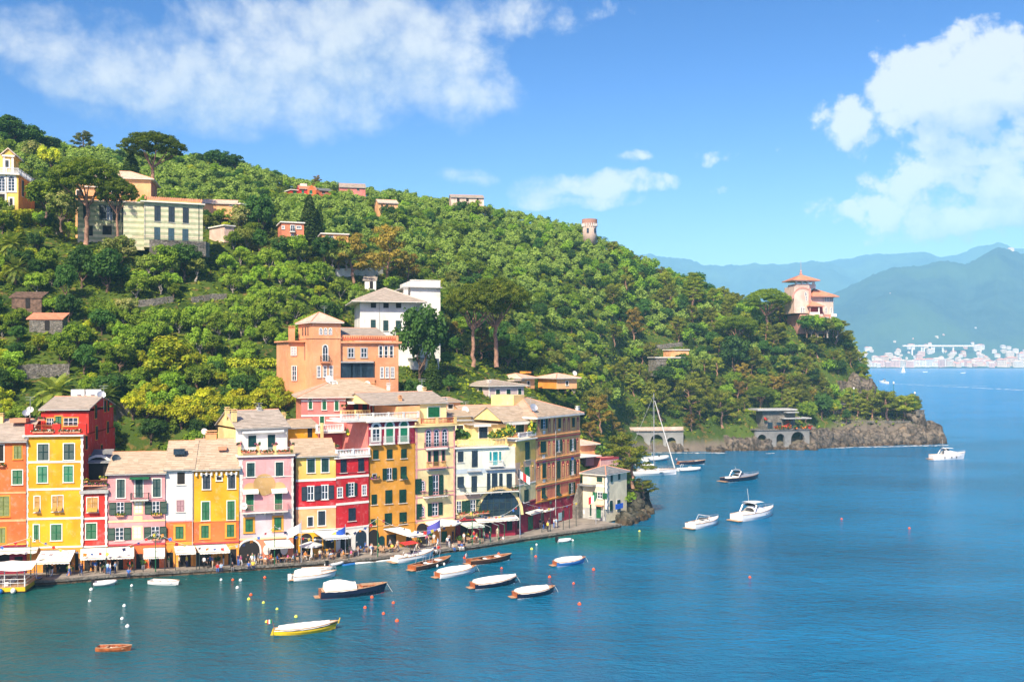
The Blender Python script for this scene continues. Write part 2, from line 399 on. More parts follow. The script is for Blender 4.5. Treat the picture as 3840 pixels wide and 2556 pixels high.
# ------------------------------------------------------------------ large structure: terrain, sea, far shore, haze
COLS = [   # picture column, ground height along that bearing as (distance, picture row)
 (-700, [(150, 1980), (172, 1560), (195, 1240), (220, 1010), (250, 850), (290, 700), (330, 590), (380, 530), (430, 520), (520, 640)]),
 (0, [(156, 2050), (166, 1960), (173, 1600), (184, 1440), (200, 1250), (215, 1100), (232, 930), (248, 800), (262, 780), (285, 690), (320, 590), (355, 510), (385, 490), (450, 530), (520, 640)]),
 (260, [(160, 2040), (168, 1940), (176, 1600), (187, 1450), (200, 1300), (215, 1150), (232, 980), (246, 905), (262, 890), (290, 760), (330, 640), (370, 580), (420, 600), (520, 700)]),
 (560, [(164, 2020), (172, 1900), (181, 1580), (190, 1470), (201, 1370), (216, 1200), (231, 1040), (243, 920), (262, 900), (290, 790), (330, 700), (385, 610), (430, 620), (520, 720)]),
 (850, [(166, 2010), (175, 1850), (184, 1600), (192, 1480), (203, 1380), (218, 1240), (233, 1110), (248, 990), (264, 905), (292, 830), (330, 740), (385, 625), (430, 640), (520, 760)]),
 (1100, [(172, 1985), (184, 1640), (190, 1490), (205, 1440), (216, 1310), (232, 1170), (250, 1040), (275, 935), (310, 850), (350, 770), (385, 718), (420, 705), (470, 760), (540, 880)]),
 (1400, [(180, 1950), (188, 1600), (193, 1500), (212, 1430), (222, 1360), (240, 1340), (254, 1180), (274, 1060), (302, 940), (340, 840), (380, 765), (410, 742), (460, 800), (540, 950)]),
 (1700, [(188, 1920), (196, 1620), (206, 1510), (222, 1410), (240, 1320), (265, 1190), (300, 1070), (340, 940), (380, 840), (412, 782), (450, 800), (540, 960)]),
 (2000, [(198, 1880), (210, 1560), (222, 1500), (238, 1450), (262, 1355), (292, 1240), (330, 1105), (370, 970), (400, 880), (425, 838), (470, 860), (540, 1000)]),
 (2200, [(206, 1850), (228, 1720), (246, 1600), (266, 1500), (292, 1400), (320, 1280), (350, 1150), (380, 1010), (405, 910), (425, 884), (470, 940), (540, 1080)]),
 (2290, [(222, 1880), (240, 1740), (262, 1640), (300, 1500), (330, 1350), (352, 1180), (385, 1040), (415, 950), (470, 990), (540, 1150)]),
 (2350, [(326, 1700), (332, 1590), (343, 1500), (356, 1390), (372, 1230), (390, 1090), (415, 985), (440, 990), (500, 1100)]),
 (2450, [(331, 1700), (336, 1600), (346, 1530), (357, 1420), (371, 1310), (387, 1200), (406, 1090), (428, 1025), (470, 1070), (540, 1200)]),
 (2650, [(334, 1698), (339, 1610), (348, 1540), (358, 1460), (372, 1350), (388, 1245), (407, 1150), (428, 1105), (470, 1160), (540, 1280)]),
 (2800, [(336, 1698), (341, 1610), (350, 1540), (360, 1480), (373, 1370), (388, 1270), (407, 1190), (428, 1175), (470, 1260), (520, 1420)]),
 (2990, [(342, 1692), (346, 1600), (356, 1565), (366, 1480), (376, 1370), (386, 1270), (392, 1222), (418, 1215), (440, 1290), (480, 1500)]),
 (3160, [(354, 1680), (358, 1590), (368, 1560), (374, 1530), (380, 1400), (388, 1310), (402, 1280), (425, 1380), (450, 1560), (470, 1640)]),
 (3240, [(357, 1678), (360, 1590), (372, 1545), (380, 1530), (384, 1450), (395, 1430), (410, 1460), (430, 1600), (440, 1640)]),
 (3300, [(359, 1677), (362, 1590), (374, 1550), (384, 1540), (398, 1560), (412, 1640), (420, 1680)]),
 (3420, [(361, 1675), (364, 1580), (378, 1565), (388, 1570), (400, 1640), (410, 1690)]),
 (3500, [(364, 1672), (367, 1640), (380, 1630), (392, 1660), (400, 1690)]),
 (3545, [(366, 1672), (372, 1668), (380, 1672)])]
CPX = np.array([c[0] for c in COLS], float)
def _vn(x, y, s):
 x = x * s; y = y * s
 return (np.sin(x * 1.7 + 1.3 * np.sin(y * 1.1)) * np.cos(y * 1.9 + 1.1 * np.sin(x * .7)) + .5 * np.sin(3.1 * x + 2.3 * y) * np.cos(2.7 * y - 1.9 * x))
def colz(i, Y):
 pts = COLS[i][1]
 ys = np.array([p[0] for p in pts], float)
 zs = np.array([H - (p[1] - YH) / F * p[0] for p in pts])
 z = np.interp(Y, ys, zs)
 z = np.where(Y < ys[0], zs[0] - (ys[0] - Y) * 1.0, z)
 z = np.where(Y > ys[-1], zs[-1] - (Y - ys[-1]) * .55, z)
 return z
def ground_z(px, Y):
 px = np.atleast_1d(np.asarray(px, float)); Y = np.atleast_1d(np.asarray(Y, float))
 px, Y = np.broadcast_arrays(px, Y)
 allz = np.stack([colz(i, Y) for i in range(len(COLS))], 0)
 k = np.clip(np.searchsorted(CPX, px) - 1, 0, len(COLS) - 2)
 f = np.clip((px - CPX[k]) / (CPX[k + 1] - CPX[k]), 0, 1)
 a = np.take_along_axis(allz, k[None], 0)[0]; b = np.take_along_axis(allz, (k + 1)[None], 0)[0]
 z = a * (1 - f) + b * f
 edge = np.clip(px - 3545, 0, None)
 z = z - edge * .1
 X = (px - XC) / F * Y
 z = z + np.where(z > 3, _vn(X, Y, .12) * .6, 0)
 shore = np.clip(z, 0, 3) / 3 * np.clip((16 - z) / 6, 0, 1) * (px > 2290)
 z = z + shore * (_vn(X, Y + z, .55) * 1.0 + _vn(X, z, 1.3) * .5)
 return np.maximum(z, -4.0)
def gz(X, Y):
 return float(ground_z(XC + X / Y * F, Y)[0])
YS = np.arange(150, 520, .75)
def ground_at(px, py):
 """first ground point met along the sight line of a picture point"""
 z = ground_z(np.full_like(YS, px), YS)
 rows = YH - (z - H) * F / YS
 ok = np.where(rows <= py)[0]
 if len(ok) == 0: return None
 Y = YS[ok[0]]
 return Vector(((px - XC) / F * Y, Y, float(z[ok[0]])))
def grid_mesh(name, vv, nx, ny, m, smooth=True):
 idx = np.arange(nx * ny).reshape(ny, nx)
 q = np.stack([idx[:-1, :-1], idx[:-1, 1:], idx[1:, 1:], idx[1:, :-1]], -1).reshape(-1, 4)
 return np_mesh(name, vv, q, m, smooth=smooth)
def np_mesh(name, v, q, m, tint=None, smooth=False):
 me = bpy.data.meshes.new(name)
 v = np.ascontiguousarray(v, np.float32); q = np.ascontiguousarray(q, np.int32)
 me.vertices.add(len(v)); me.vertices.foreach_set('co', v.ravel())
 k = q.shape[1]
 me.loops.add(q.size); me.loops.foreach_set('vertex_index', q.ravel())
 me.polygons.add(len(q)); me.polygons.foreach_set('loop_start', np.arange(0, q.size, k, dtype=np.int32))
 me.update(calc_edges=True)
 if smooth: me.polygons.foreach_set('use_smooth', np.ones(len(q), bool))
 if tint is not None:
  a = me.attributes.new('tint', 'FLOAT', 'POINT'); a.data.foreach_set('value', np.ascontiguousarray(tint, np.float32))
 for mm in (m if isinstance(m, (list, tuple)) else [m]): me.materials.append(mm)
 return me
def terrain_mat():
 m, t, b = mat_base('hillside_earth')
 g = t.n.new('ShaderNodeNewGeometry'); pos = g.outputs['Position']
 n1 = t.noise(pos, .06, 6, .6); n2 = t.noise(pos, .5, 6, .65)
 c = t.mix(t.ramp(n1, .38, .62), (.035, .065, .010), (.07, .11, .016))
 c = t.mix(t.m('MULTIPLY', t.ramp(n2, .52, .70), .55), c, (.30, .155, .06))
 sp = t.n.new('ShaderNodeSeparateXYZ'); t.put(sp.inputs[0], pos)
 c = t.mix(t.ramp(t.m('ADD', sp.outputs[2], t.m('MULTIPLY', n2, 6)), t.ramp(sp.outputs[0], 105, 125, 4.5, 9.0), t.ramp(sp.outputs[0], 105, 125, 8.0, 15.0), 1, 0), c, t.mix(n2, (.07, .06, .05), (.24, .20, .155)))
 t.put(b.inputs['Base Color'], c); b.inputs['Roughness'].default_value = .95; b.inputs['Specular IOR Level'].default_value = .1
 bp = t.add('ShaderNodeBump', None, Strength=.8, Distance=.5, Height=n2); t.put(b.inputs['Normal'], bp.outputs[0])
 return m
gx = np.concatenate([np.linspace(-900, 2280, 150), np.linspace(2290, 3700, 150)])
gy = np.linspace(148, 545, 240)
GX, GY = np.meshgrid(gx, gy)
GZ = ground_z(GX, GY)
tv = np.stack([(GX - XC) / F * GY, GY, GZ], -1).reshape(-1, 3)
ter = link('hillside', grid_mesh('hillside', tv, len(gx), len(gy), terrain_mat()))
tag(ter, 'steep green hillside running out to a wooded headland', None, None, 'structure')
def sea_mat():
 m, t, b = mat_base('sea_water')
 pos = t.n.new('ShaderNodeNewGeometry').outputs['Position']
 sp = t.n.new('ShaderNodeSeparateXYZ'); t.put(sp.inputs[0], pos)
 n = t.noise(pos, .03, 4, .55)
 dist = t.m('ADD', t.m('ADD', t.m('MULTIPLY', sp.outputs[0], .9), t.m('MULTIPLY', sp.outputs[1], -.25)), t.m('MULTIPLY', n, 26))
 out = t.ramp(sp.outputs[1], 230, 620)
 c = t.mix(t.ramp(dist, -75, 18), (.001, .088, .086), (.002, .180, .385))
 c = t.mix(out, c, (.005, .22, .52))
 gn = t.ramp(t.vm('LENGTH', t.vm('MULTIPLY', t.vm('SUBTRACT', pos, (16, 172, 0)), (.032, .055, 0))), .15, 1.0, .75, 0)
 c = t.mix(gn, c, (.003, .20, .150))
 t.put(b.inputs['Base Color'], c)
 b.inputs['Roughness'].default_value = .16; b.inputs['IOR'].default_value = 1.333; b.inputs['Specular IOR Level'].default_value = .3
 rot = t.add('ShaderNodeMapping', None, Vector=pos); rot.inputs['Rotation'].default_value = (0, 0, rad(18)); rot.inputs['Scale'].default_value = (.55, 1.0, 1)
 calm = t.ramp(t.m('ADD', sp.outputs[0], t.m('MULTIPLY', sp.outputs[1], .25)), -35, 75, .55, 1.25)
 w1 = t.noise(rot.outputs[0], .85, 3, .55, .6); w2 = t.noise(rot.outputs[0], 2.6, 4, .6, .4); w3 = t.noise(pos, .16, 3, .5)
 gust = t.ramp(t.noise(t.vm('MULTIPLY', pos, (.5, 1, 1)), .035, 3, .55), .32, .68, .55, 1.25)
 hgt = t.m('ADD', t.m('MULTIPLY', w1, .65), t.m('ADD', t.m('MULTIPLY', w2, .55), t.m('ADD', t.m('MULTIPLY', t.noise(rot.outputs[0], .3, 3, .6, .8), .9), t.m('MULTIPLY', w3, .8))))
 bp = t.add('ShaderNodeBump', None, Distance=1.0, Height=hgt); t.put(bp.inputs['Strength'], t.m('MULTIPLY', t.m('MULTIPLY', calm, gust), 1.45))
 t.put(b.inputs['Normal'], bp.outputs[0])
 return m
sv = MB(); sv.poly([(-9000, -2500, 0), (9000, -2500, 0), (9000, 9000, 0), (-9000, 9000, 0)])
sea = sv.build('sea', sea_mat()); tag(sea, 'blue green rippled harbour and open sea', None, None, 'structure')
def farmat(name, c0, c1):
 m, t, b = mat_base(name)
 pos = t.n.new('ShaderNodeNewGeometry').outputs['Position']
 n1 = t.noise(pos, .012, 8, .65); n2 = t.noise(pos, .0022, 5, .6)
 c = t.mix(t.ramp(n1, .35, .65), c0, c1); c = t.mix(t.m('MULTIPLY', t.ramp(n2, .45, .65), .6), c, (.06, .11, .05))
 t.put(b.inputs['Base Color'], c); b.inputs['Roughness'].default_value = 1.0; b.inputs['Specular IOR Level'].default_value = 0
 return m
RIDGE = [(1900, 1100), (2300, 980), (2440, 962), (2530, 985), (2600, 1010), (2640, 1016), (2750, 1000), (2900, 992), (3020, 991), (3100, 990), (3210, 984), (3290, 966), (3370, 958), (3420, 955), (3480, 947), (3525, 966), (3590, 960), (3660, 938), (3740, 921), (3800, 944), (3840, 952), (4000, 900), (4400, 960), (5200, 1050)]
FRONT = [(1900, 1330), (2600, 1270), (2950, 1170), (3150, 1090), (3250, 1045), (3350, 1012), (3450, 1004), (3540, 985), (3620, 1000), (3740, 930), (3840, 960), (4000, 930), (4400, 1000), (5200, 1100)]
def far_hill(name, label, prof, Y0, Y1, z0, m, amp):
 pxs = np.linspace(1900, 5200, 330); ys = np.linspace(0, 1, 46)
 A, T = np.meshgrid(pxs, ys)
 top = np.interp(A, [p[0] for p in prof], [p[1] for p in prof])
 Y = Y0 + (Y1 - Y0) * T
 Zt = H + (YH - top) / F * Y1
 X = (A - XC) / F * Y
 e = np.clip(T / .72, 0, 1)
 shape = np.sin(e * math.pi / 2) ** 1.25
 gul = _vn(X, Y * .6, .003) * .5 + _vn(X, Y, .009) * .16 + _vn(X, Y, .03) * .04
 z = z0 + (Zt * (.72 * (Y1 - Y0) + Y0) / Y1 * 1.0 - z0) * shape + gul * amp * np.sin(np.clip(T / .72, 0, 1) * math.pi)
 z = z + np.where(T > .72, -(T - .72) * 900, 0)
 z = z + NR.rand(*z.shape) * np.where(T > .66, 4, 9) * (T > .03)
 v = np.stack([X, Y, z], -1).reshape(-1, 3)
 o = link(name, grid_mesh(name, v, len(pxs), len(ys), m)); tag(o, label, None, None, 'structure')
 return X, Y, z
far_hill('mountains', 'hazy blue mountain ridge across the bay', RIDGE, 5300, 8600, 40, farmat('far_ridge', (.02, .045, .04), (.035, .07, .055)), 120)
FX, FY, FZ = far_hill('coastal_hills', 'hazy wooded slope above the far town', FRONT, 3300, 5200, 1, farmat('far_slope', (.022, .046, .046), (.038, .070, .060)), 70)  # slope colour leans to blue, some of the haze is put into it
def far_z(px, Y):
 i = int(round((px - 1900) / 3300 * 329)); j = (Y - 3300) / 1900 * 45
 j0 = max(0, min(44, int(j))); f = j - j0
 return float(FZ[j0, i] * (1 - f) + FZ[j0 + 1, i] * f)
hz = MB(); hz.box((-9100, -2600, -6), (18200, 0, 0), (0, 11700, 0), (0, 0, 900))
hm = bpy.data.materials.new('haze_air'); hm.use_nodes = True
hn = NT(hm.node_tree)
for n_ in list(hn.n): hn.n.remove(n_)
pv = hn.n.new('ShaderNodeVolumePrincipled'); pv.inputs['Color'].default_value = (.33, .72, 1.0, 1); pv.inputs['Density'].default_value = 1.3e-4; pv.inputs['Anisotropy'].default_value = -.35
ho = hn.n.new('ShaderNodeOutputMaterial'); hn.l.new(pv.outputs[0], ho.inputs['Volume'])
hzo = hz.build('haze', hm); tag(hzo, 'thin bluish sea haze over the bay', None, None, 'stuff')
# ------------------------------------------------------------------ buildings
QZ = 0.65
C1 = lambda x, y: (x / 1.9594, 1440 + y / 1.96)
C2 = lambda x, y: (560 + x / 1.9594, 1440 + y / 1.96)
C3 = lambda x, y: (1100 + x / 1.9594, 1380 + y / 1.96)
C4 = lambda x, y: (1640 + x / 1.9594, 1380 + y / 1.96)
C5 = lambda x, y: (2120 + x / 2.5297, 1480 + y / 2.529)
CM = lambda x, y: (1000 + x / 2.6137, 980 + y / 2.6133)
CH = lambda x, y: (x / 2.6137, 400 + y / 2.6133)
CR = lambda x, y: (700 + x / 2.6137, 500 + y / 2.6133)
CK = lambda x, y: (2800 + x / 1.8237, 900 + y / 1.8233)
CI = lambda x, y: (x, y)
class Fac:
 """a wall plane seen from outside: s runs left to right, b runs inward, z is height"""
 def __init__(s, cv, xl, xr, YL, YR):
  s.cv = cv; s.xl, s.xr = xl, xr
  a = cv(xl, 0)[0]; b = cv(xr, 0)[0]
  s.A = Vector(((a - XC) / F * YL, YL)); s.B = Vector(((b - XC) / F * YR, YR))
  s.W = (s.B - s.A).length; s.u = (s.B - s.A).normalized(); s.n = Vector((s.u.y, -s.u.x)); s.cx = (xl + xr) / 2
 def hit(s, x, y, b=0.0):
  px, py = s.cv(x, y)
  d = Vector(((px - XC) / F, 1.0)); A = s.A - s.n * b
  t = A.dot(s.n) / d.dot(s.n)
  return (d * t - A).dot(s.u), H - (py - YH) / F * t
 def z(s, y, b=0.0, x=None): return s.hit(s.cx if x is None else x, y, b)[1]
 def pt(s, q, b, z):
  p = s.A + s.u * q - s.n * b
  return Vector((p.x, p.y, z))
 def box(s, mb, s0, s1, b0, b1, z0, z1):
  o = s.pt(s0, b0, z0); mb.box(o, s.pt(s1, b0, z0) - o, s.pt(s0, b1, z0) - o, Vector((0, 0, z1 - z0)))
 def sub(s, s0, s1, b):
  f = Fac.__new__(Fac); f.__dict__.update(s.__dict__)
  f.A = s.A + s.u * s0 - s.n * b; f.B = s.A + s.u * s1 - s.n * b; f.W = s1 - s0
  return f
 def side_right(s, depth, b0=0.0):
  """the wall that runs inward from the right end"""
  f = Fac.__new__(Fac); f.__dict__.update(s.__dict__)
  f.A = s.B - s.n * b0; f.B = s.B - s.n * depth; f.u = -s.n; f.n = s.u.copy(); f.W = depth - b0
  return f
 def side_left(s, depth, b0=0.0):
  f = Fac.__new__(Fac); f.__dict__.update(s.__dict__)
  f.A = s.A - s.n * depth; f.B = s.A - s.n * b0; f.u = s.n.copy(); f.n = -s.u; f.W = depth - b0
  return f
def slates(mb, a, b, c, d, course=.42, size=.75):
 """a,b = eave left/right, c,d = ridge right/left: overlapping uneven slabs laid in courses"""
 a, b, c, d = Vector(a), Vector(b), Vector(c), Vector(d)
 nrm = (b - a).cross(d - a)
 if nrm.length < 1e-6: nrm = (b - a).cross(c - a)
 nrm.normalize()
 if nrm.z < 0: nrm = -nrm
 L = ((d + c) / 2 - (a + b) / 2).length
 n = max(3, int(L / course))
 for i in range(n):
  t0, t1 = i / n, min(1.0, (i + 1.18) / n)
  l0, r0, l1, r1 = a.lerp(d, t0), b.lerp(c, t0), a.lerp(d, t1), b.lerp(c, t1)
  w = (r0 - l0).length
  k = max(2, int(w / size)); off = R_.random() * .5
  xs = [0.0] + sorted(min(.98, max(.02, (j + off + R_.uniform(-.15, .15)) / k)) for j in range(k)) + [1.0]
  for u0, u1 in zip(xs, xs[1:]):
   if u1 - u0 < 1e-4: continue
   h = .035 + R_.random() * .03; g = .006 / max(w, .1)
   p = [l0.lerp(r0, u0 + g), l0.lerp(r0, u1 - g), l1.lerp(r1, u1 - g), l1.lerp(r1, u0 + g)]
   lo = nrm * (.05 + R_.random() * .012)
   q = [p[0] + lo + nrm * h, p[1] + lo + nrm * h, p[2] + nrm * .045, p[3] + nrm * .045]
   mb.poly(q); mb.poly([p[0], p[1], q[1], q[0]]); mb.poly([p[1], p[2], q[2], q[1]]); mb.poly([p[3], p[0], q[0], q[3]])
class House:
 def __init__(s, name, label, cat, f, depth, group=None, zb=QZ - .4, front=.3):
  s.f = f; s.depth = depth; s.zb = zb; s.front = front
  o = f.pt(f.W / 2, depth / 2, zb)
  s.root = thing(name, label, cat, o, group)
 def body(s, m, ytop, ybot=None, b0=None, b1=None, s0=0.0, s1=None, name='wall', z1=None, label=None):
  f = s.f; mb = MB()
  b0 = s.front if b0 is None else b0; b1 = s.depth if b1 is None else b1
  s1 = f.W if s1 is None else s1
  zt = f.z(ytop, b0) if z1 is None else z1
  f.box(mb, s0, s1, b0, b1, s.zb if ybot is None else f.z(ybot, b0), zt)
  mb.build(name, m, s.root, label=label); return zt
 def bands(s, rows, s0=0.0, s1=None, f=None):
  """rows: (lower row, upper row, material) of the front, each paint colour its own wall piece"""
  f = f or s.f; s1 = f.W if s1 is None else s1
  for i, (lo, hi, m) in enumerate(rows):
   mb = MB(); f.box(mb, s0, s1, 0, s.front, s.zb if lo is None else f.z(lo), f.z(hi))
   mb.build('wall', m, s.root)
 def strip(s, y, h, m=None, proud=.07, f=None, x0=None, x1=None, name='string_course'):
  f = f or s.f; z = f.z(y); dz = abs(f.z(y - h / 2) - f.z(y + h / 2)) / 2
  a = -.03 if x0 is None else f.hit(x0, y)[0]; b = f.W + .03 if x1 is None else f.hit(x1, y)[0]
  mb = MB(); f.box(mb, a, b, -proud, .02, z - dz, z + dz); mb.build(name, m or M['trim'], s.root)
 def quoin(s, x, w, y0, y1, m=None, f=None, proud=.05):
  """corner stones, alternately long and short"""
  f = f or s.f; z0, z1 = f.z(y1), f.z(y0); n = max(3, int((z1 - z0) / .55))
  c = f.hit(x, (y0 + y1) / 2)[0]; hw = w / 1.96 / F * f.A.y / 2
  mb = MB()
  for i in range(n):
   k = hw * (1.25 if i % 2 else .85)
   f.box(mb, c - k, c + k, -proud, .02, z0 + (z1 - z0) * i / n, z0 + (z1 - z0) * (i + .96) / n)
  mb.build('quoins', m or M['trim'], s.root)
 def slab(s, y, over=.35, thick=.18, m=None, b1=None, s0=0, s1=None, name='cornice'):
  f = s.f; z = f.z(y); mb = MB()
  f.box(mb, s0 - over, (f.W if s1 is None else s1) + over * .6, -over, (s.depth if b1 is None else b1), z - thick, z + .003)
  mb.build(name, m or M['trim'], s.root); return z
 def gable(s, ye, yr, m, b0=0.0, b1=None, over=.45, wallm=None, f=None, s0=0.0, s1=None, zr=None, ridge=.5):
  f = f or s.f; b1 = s.depth if b1 is None else b1; s1 = f.W if s1 is None else s1
  bm = b0 + (b1 - b0) * ridge
  ze = f.z(ye, b0 - over); zr = f.z(yr, bm) if zr is None else zr
  zbk = zr + (ze - zr) * (b1 + over - bm) / (bm - b0 + over)
  base = MB()
  sl = (zr - ze) / (bm - b0 + over)
  zw = ze + sl * over - .02
  if wallm:
   wb = MB()
   pr = [f.pt(s0, b0, zw), f.pt(s0, bm, zr - .03), f.pt(s0, b1, zbk + (zr - zbk) / (b1 + over - bm) * over - .02)]
   wb.prism(pr, f.pt(s1, 0, 0) - f.pt(s0, 0, 0)); wb.build('gable', wallm, s.root)
  a, b, c, d = f.pt(s0 - .25, b0 - over, ze), f.pt(s1 + .25, b0 - over, ze), f.pt(s1 + .25, bm, zr), f.pt(s0 - .25, bm, zr)
  e, g = f.pt(s1 + .25, b1 + over, zbk), f.pt(s0 - .25, b1 + over, zbk)
  base.prism([a, b, c, d], (0, 0, .06)); base.prism([d, c, e, g], (0, 0, .06))
  up = Vector((0, 0, .06))
  r = base.build('roof', M['greytrim'], s.root)
  sb = MB(); slates(sb, a + up, b + up, c + up, d + up); slates(sb, e + up, g + up, d + up, c + up, .8, 1.6)
  sb.build('roof_slates', m, r, kind='stuff')
  rb = MB(); rb.tube([d + up * 1.5, c + up * 1.5], .10, 6); rb.build('ridge_tiles', M['tile'] if m is not M['slateg'] else M['slateg'], r)
  gb = MB(); gb.tube([a + Vector((0, 0, -.02)), b + Vector((0, 0, -.02))], .07, 6); gb.build('gutter', M['greytrim'], r)
  s.ze, s.zr = ze, zr
  return r
 def hip(s, ze, zr, m, b0=0.0, b1=None, over=.6, s0=0.0, s1=None, inset=None, f=None, ridgem=None):
  f = f or s.f; b1 = s.depth if b1 is None else b1; s1 = f.W if s1 is None else s1
  bm = (b0 + b1) / 2; inset = min((b1 - b0) / 2, (s1 - s0) / 2 - .05) if inset is None else inset
  a, b, c, d = f.pt(s0 - over, b0 - over, ze), f.pt(s1 + over, b0 - over, ze), f.pt(s1 + over, b1 + over, ze), f.pt(s0 - over, b1 + over, ze)
  r0, r1 = f.pt(s0 + inset, bm, zr), f.pt(s1 - inset, bm, zr)
  base = MB(); base.prism([a, b, c, d], (0, 0, -.14)); r = base.build('roof', M['trim'], s.root)
  sb = MB()
  slates(sb, a, b, r1, r0); slates(sb, b, c, r1, r1 + (r1 - r0) * 1e-4); slates(sb, c, d, r0, r1); slates(sb, d, a, r0, r0 + (r0 - r1) * 1e-4)
  core = MB()
  for q in ((a, b, r1, r0), (b, c, r1), (c, d, r0, r1), (d, a, r0)): core.poly(q)
  core.build('roof_deck', M['greytrim'], r); sb.build('roof_slates', m, r, kind='stuff')
  rb = MB(); u = Vector((0, 0, .06))
  for p, q in ((a, r0), (b, r1), (c, r1), (d, r0), (r0, r1)):
   if (p - q).length > .2: rb.tube([p + u, q + u], .11, 6)
  rb.build('ridge_tiles', ridgem or M['tile'], r)
  return r
 def rail(s, x0, x1, ybot, ytop, b=0.0, kind='iron', ends=0.0, m=None, f=None, name='railing', z0=None, h=None, post=0):
  """a railing or balustrade along the front, optionally turning back at both ends"""
  f = f or s.f
  sa, sb = f.hit(x0, ybot, b)[0], f.hit(x1, ybot, b)[0]
  z0 = f.z(ybot, b) if z0 is None else z0; h = (f.z(ytop, b) - z0) if h is None else h
  h = max(.5, min(h, 1.4))
  segs = [(f.pt(sa, b, z0), f.pt(sb, b, z0))]
  if ends: segs += [(f.pt(sa, b, z0), f.pt(sa, b + ends, z0)), (f.pt(sb, b, z0), f.pt(sb, b + ends, z0))]
  railing(segs, h, kind, m, s.root, name)
 def balcony(s, x0, x1, y, ytop, dep=.95, m=None, rm=None, kind='iron', f=None, brackets=0):
  f = f or s.f; sa, sb = f.hit(x0, y, -dep)[0], f.hit(x1, y, -dep)[0]; z = f.z(y, -dep)
  mb = MB(); f.box(mb, sa, sb, -dep, 0.0, z - .16, z)
  for i in range(brackets):
   c = sa + (sb - sa) * (i + .5) / brackets
   mb.prism([f.pt(c - .1, 0, z - .16), f.pt(c - .1, -dep * .8, z - .16), f.pt(c - .1, 0, z - .62)], f.pt(.2, 0, 0) - f.pt(0, 0, 0))
  o = mb.build('balcony', m or M['trim'], s.root)
  h = max(.75, min(1.15, f.z(ytop, -dep) - z))
  railing([(f.pt(sa + .05, -dep + .06, z), f.pt(sb - .05, -dep + .06, z)), (f.pt(sa + .05, -dep + .06, z), f.pt(sa + .05, 0, z)), (f.pt(sb - .05, -dep + .06, z), f.pt(sb - .05, 0, z))],
    h, kind, rm or M['iron'], o, 'railing')
  return o
 def win(s, kind, cx, cy, w, h, col='sd', fr='trim', f=None, sw=None, sill=True, fw=.13, rows=2, cols=2, shut='LR', pane='glass', lift=0.0, b=0.0):
  """kind: S closed shutters, O casement with open shutters, G casement alone, D dark opening, A arched casement, B arched with blind"""
  f = f or s.f
  c, z = f.hit(cx, cy, b)
  hw = abs(f.hit(cx + w / 2, cy, b)[0] - f.hit(cx - w / 2, cy, b)[0]) / 2
  hh = abs(f.hit(cx, cy - h / 2, b)[1] - f.hit(cx, cy + h / 2, b)[1]) / 2
  arch = kind in 'AB'
  sm = col if not isinstance(col, str) else M[col]
  fm = M[fr] if fr else None
  if b:
   f = f.sub(0, f.W, b)
  mb = MB()
  mb.cur = 0
  zt = z + hh - (hw if arch else 0)
  if fm:
   f.box(mb, c - hw - fw, c - hw, -.06, .02, z - hh - fw * .6, zt + (0 if arch else fw)); f.box(mb, c + hw, c + hw + fw, -.06, .02, z - hh - fw * .6, zt + (0 if arch else fw))
   if arch:
    arcband(mb, f, c, zt, hw, hw + fw, -.06, .02)
   else:
    f.box(mb, c - hw, c + hw, -.06, .02, z + hh, z + hh + fw)
   f.box(mb, c - hw, c + hw, -.06, .02, z - hh - fw * .6, z - hh)
  mb.cur = 1
  if arch:
   arcfill(mb, f, c, z - hh, zt, hw, -.015, .02)
  else:
   f.box(mb, c - hw, c + hw, -.015, .02, z - hh, z + hh)
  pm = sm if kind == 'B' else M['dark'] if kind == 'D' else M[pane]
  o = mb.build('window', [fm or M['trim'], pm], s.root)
  if kind in 'OGA':                           # casement bars
   cm = MB(); t = .035
   for i in range(cols + 1):
    q = c - hw + 2 * hw * i / cols; ww = t * (1.5 if i in (0, cols, cols / 2) else 1)
    f.box(cm, max(c - hw, q - ww), min(c + hw, q + ww), -.04, -.016, z - hh, zt)
   for j in range(rows + 1):
    q = z - hh + (zt - z + hh) * j / rows
    f.box(cm, c - hw, c + hw, -.041, -.017, max(z - hh, q - t), min(zt, q + t))
   if arch: arcband(cm, f, c, zt, hw - .09, hw, -.04, -.016)
   cm.build('casement', M['bluewhite'], o)
  if kind == 'S':
   for sg in (-1, 1):
    shutter(f, c + sg * hw / 2, z, hw / 2 - .012, hh, -.05, sm, o)
  if kind == 'O':
   k = sw or hw * 1.0
   for sg, ch in ((-1, 'L'), (1, 'R')):
    if ch in shut: shutter(f, c + sg * (hw + fw * .4 + k / 2 + .02), z, k / 2, hh, -.10, sm, o)
  if kind == 'T':                             # shutter pushed out at the foot
   shutter(f, c, z + hh * .25, hw, hh * .75, -.05, sm, o)
   p = [f.pt(c - hw, -.05, z - hh * .45), f.pt(c + hw, -.05, z - hh * .45), f.pt(c + hw, -.65, z - hh * .95), f.pt(c - hw, -.65, z - hh * .95)]
   tb = MB(); tb.prism(p, (0, -.02, .04)); tb.build('shutter', sm, o)
  if sill:
   sb = MB(); f.box(sb, c - hw - fw - .05, c + hw + fw + .05, -.17, .02, z - hh - fw * .6 - .07, z - hh - fw * .6); sb.build('sill', fm or M['trim'], o)
  return o
 def box(s, name, m, x0, x1, ylo, yhi, b0, b1, f=None, label=None, rb=None):
  f = f or s.f; rb = b0 if rb is None else rb
  sa, sb = f.hit(x0, (ylo + yhi) / 2, rb)[0], f.hit(x1, (ylo + yhi) / 2, rb)[0]
  mb = MB(); f.box(mb, sa, sb, b0, b1, f.z(ylo, rb), f.z(yhi, rb))
  return mb.build(name, m, s.root, label=label)
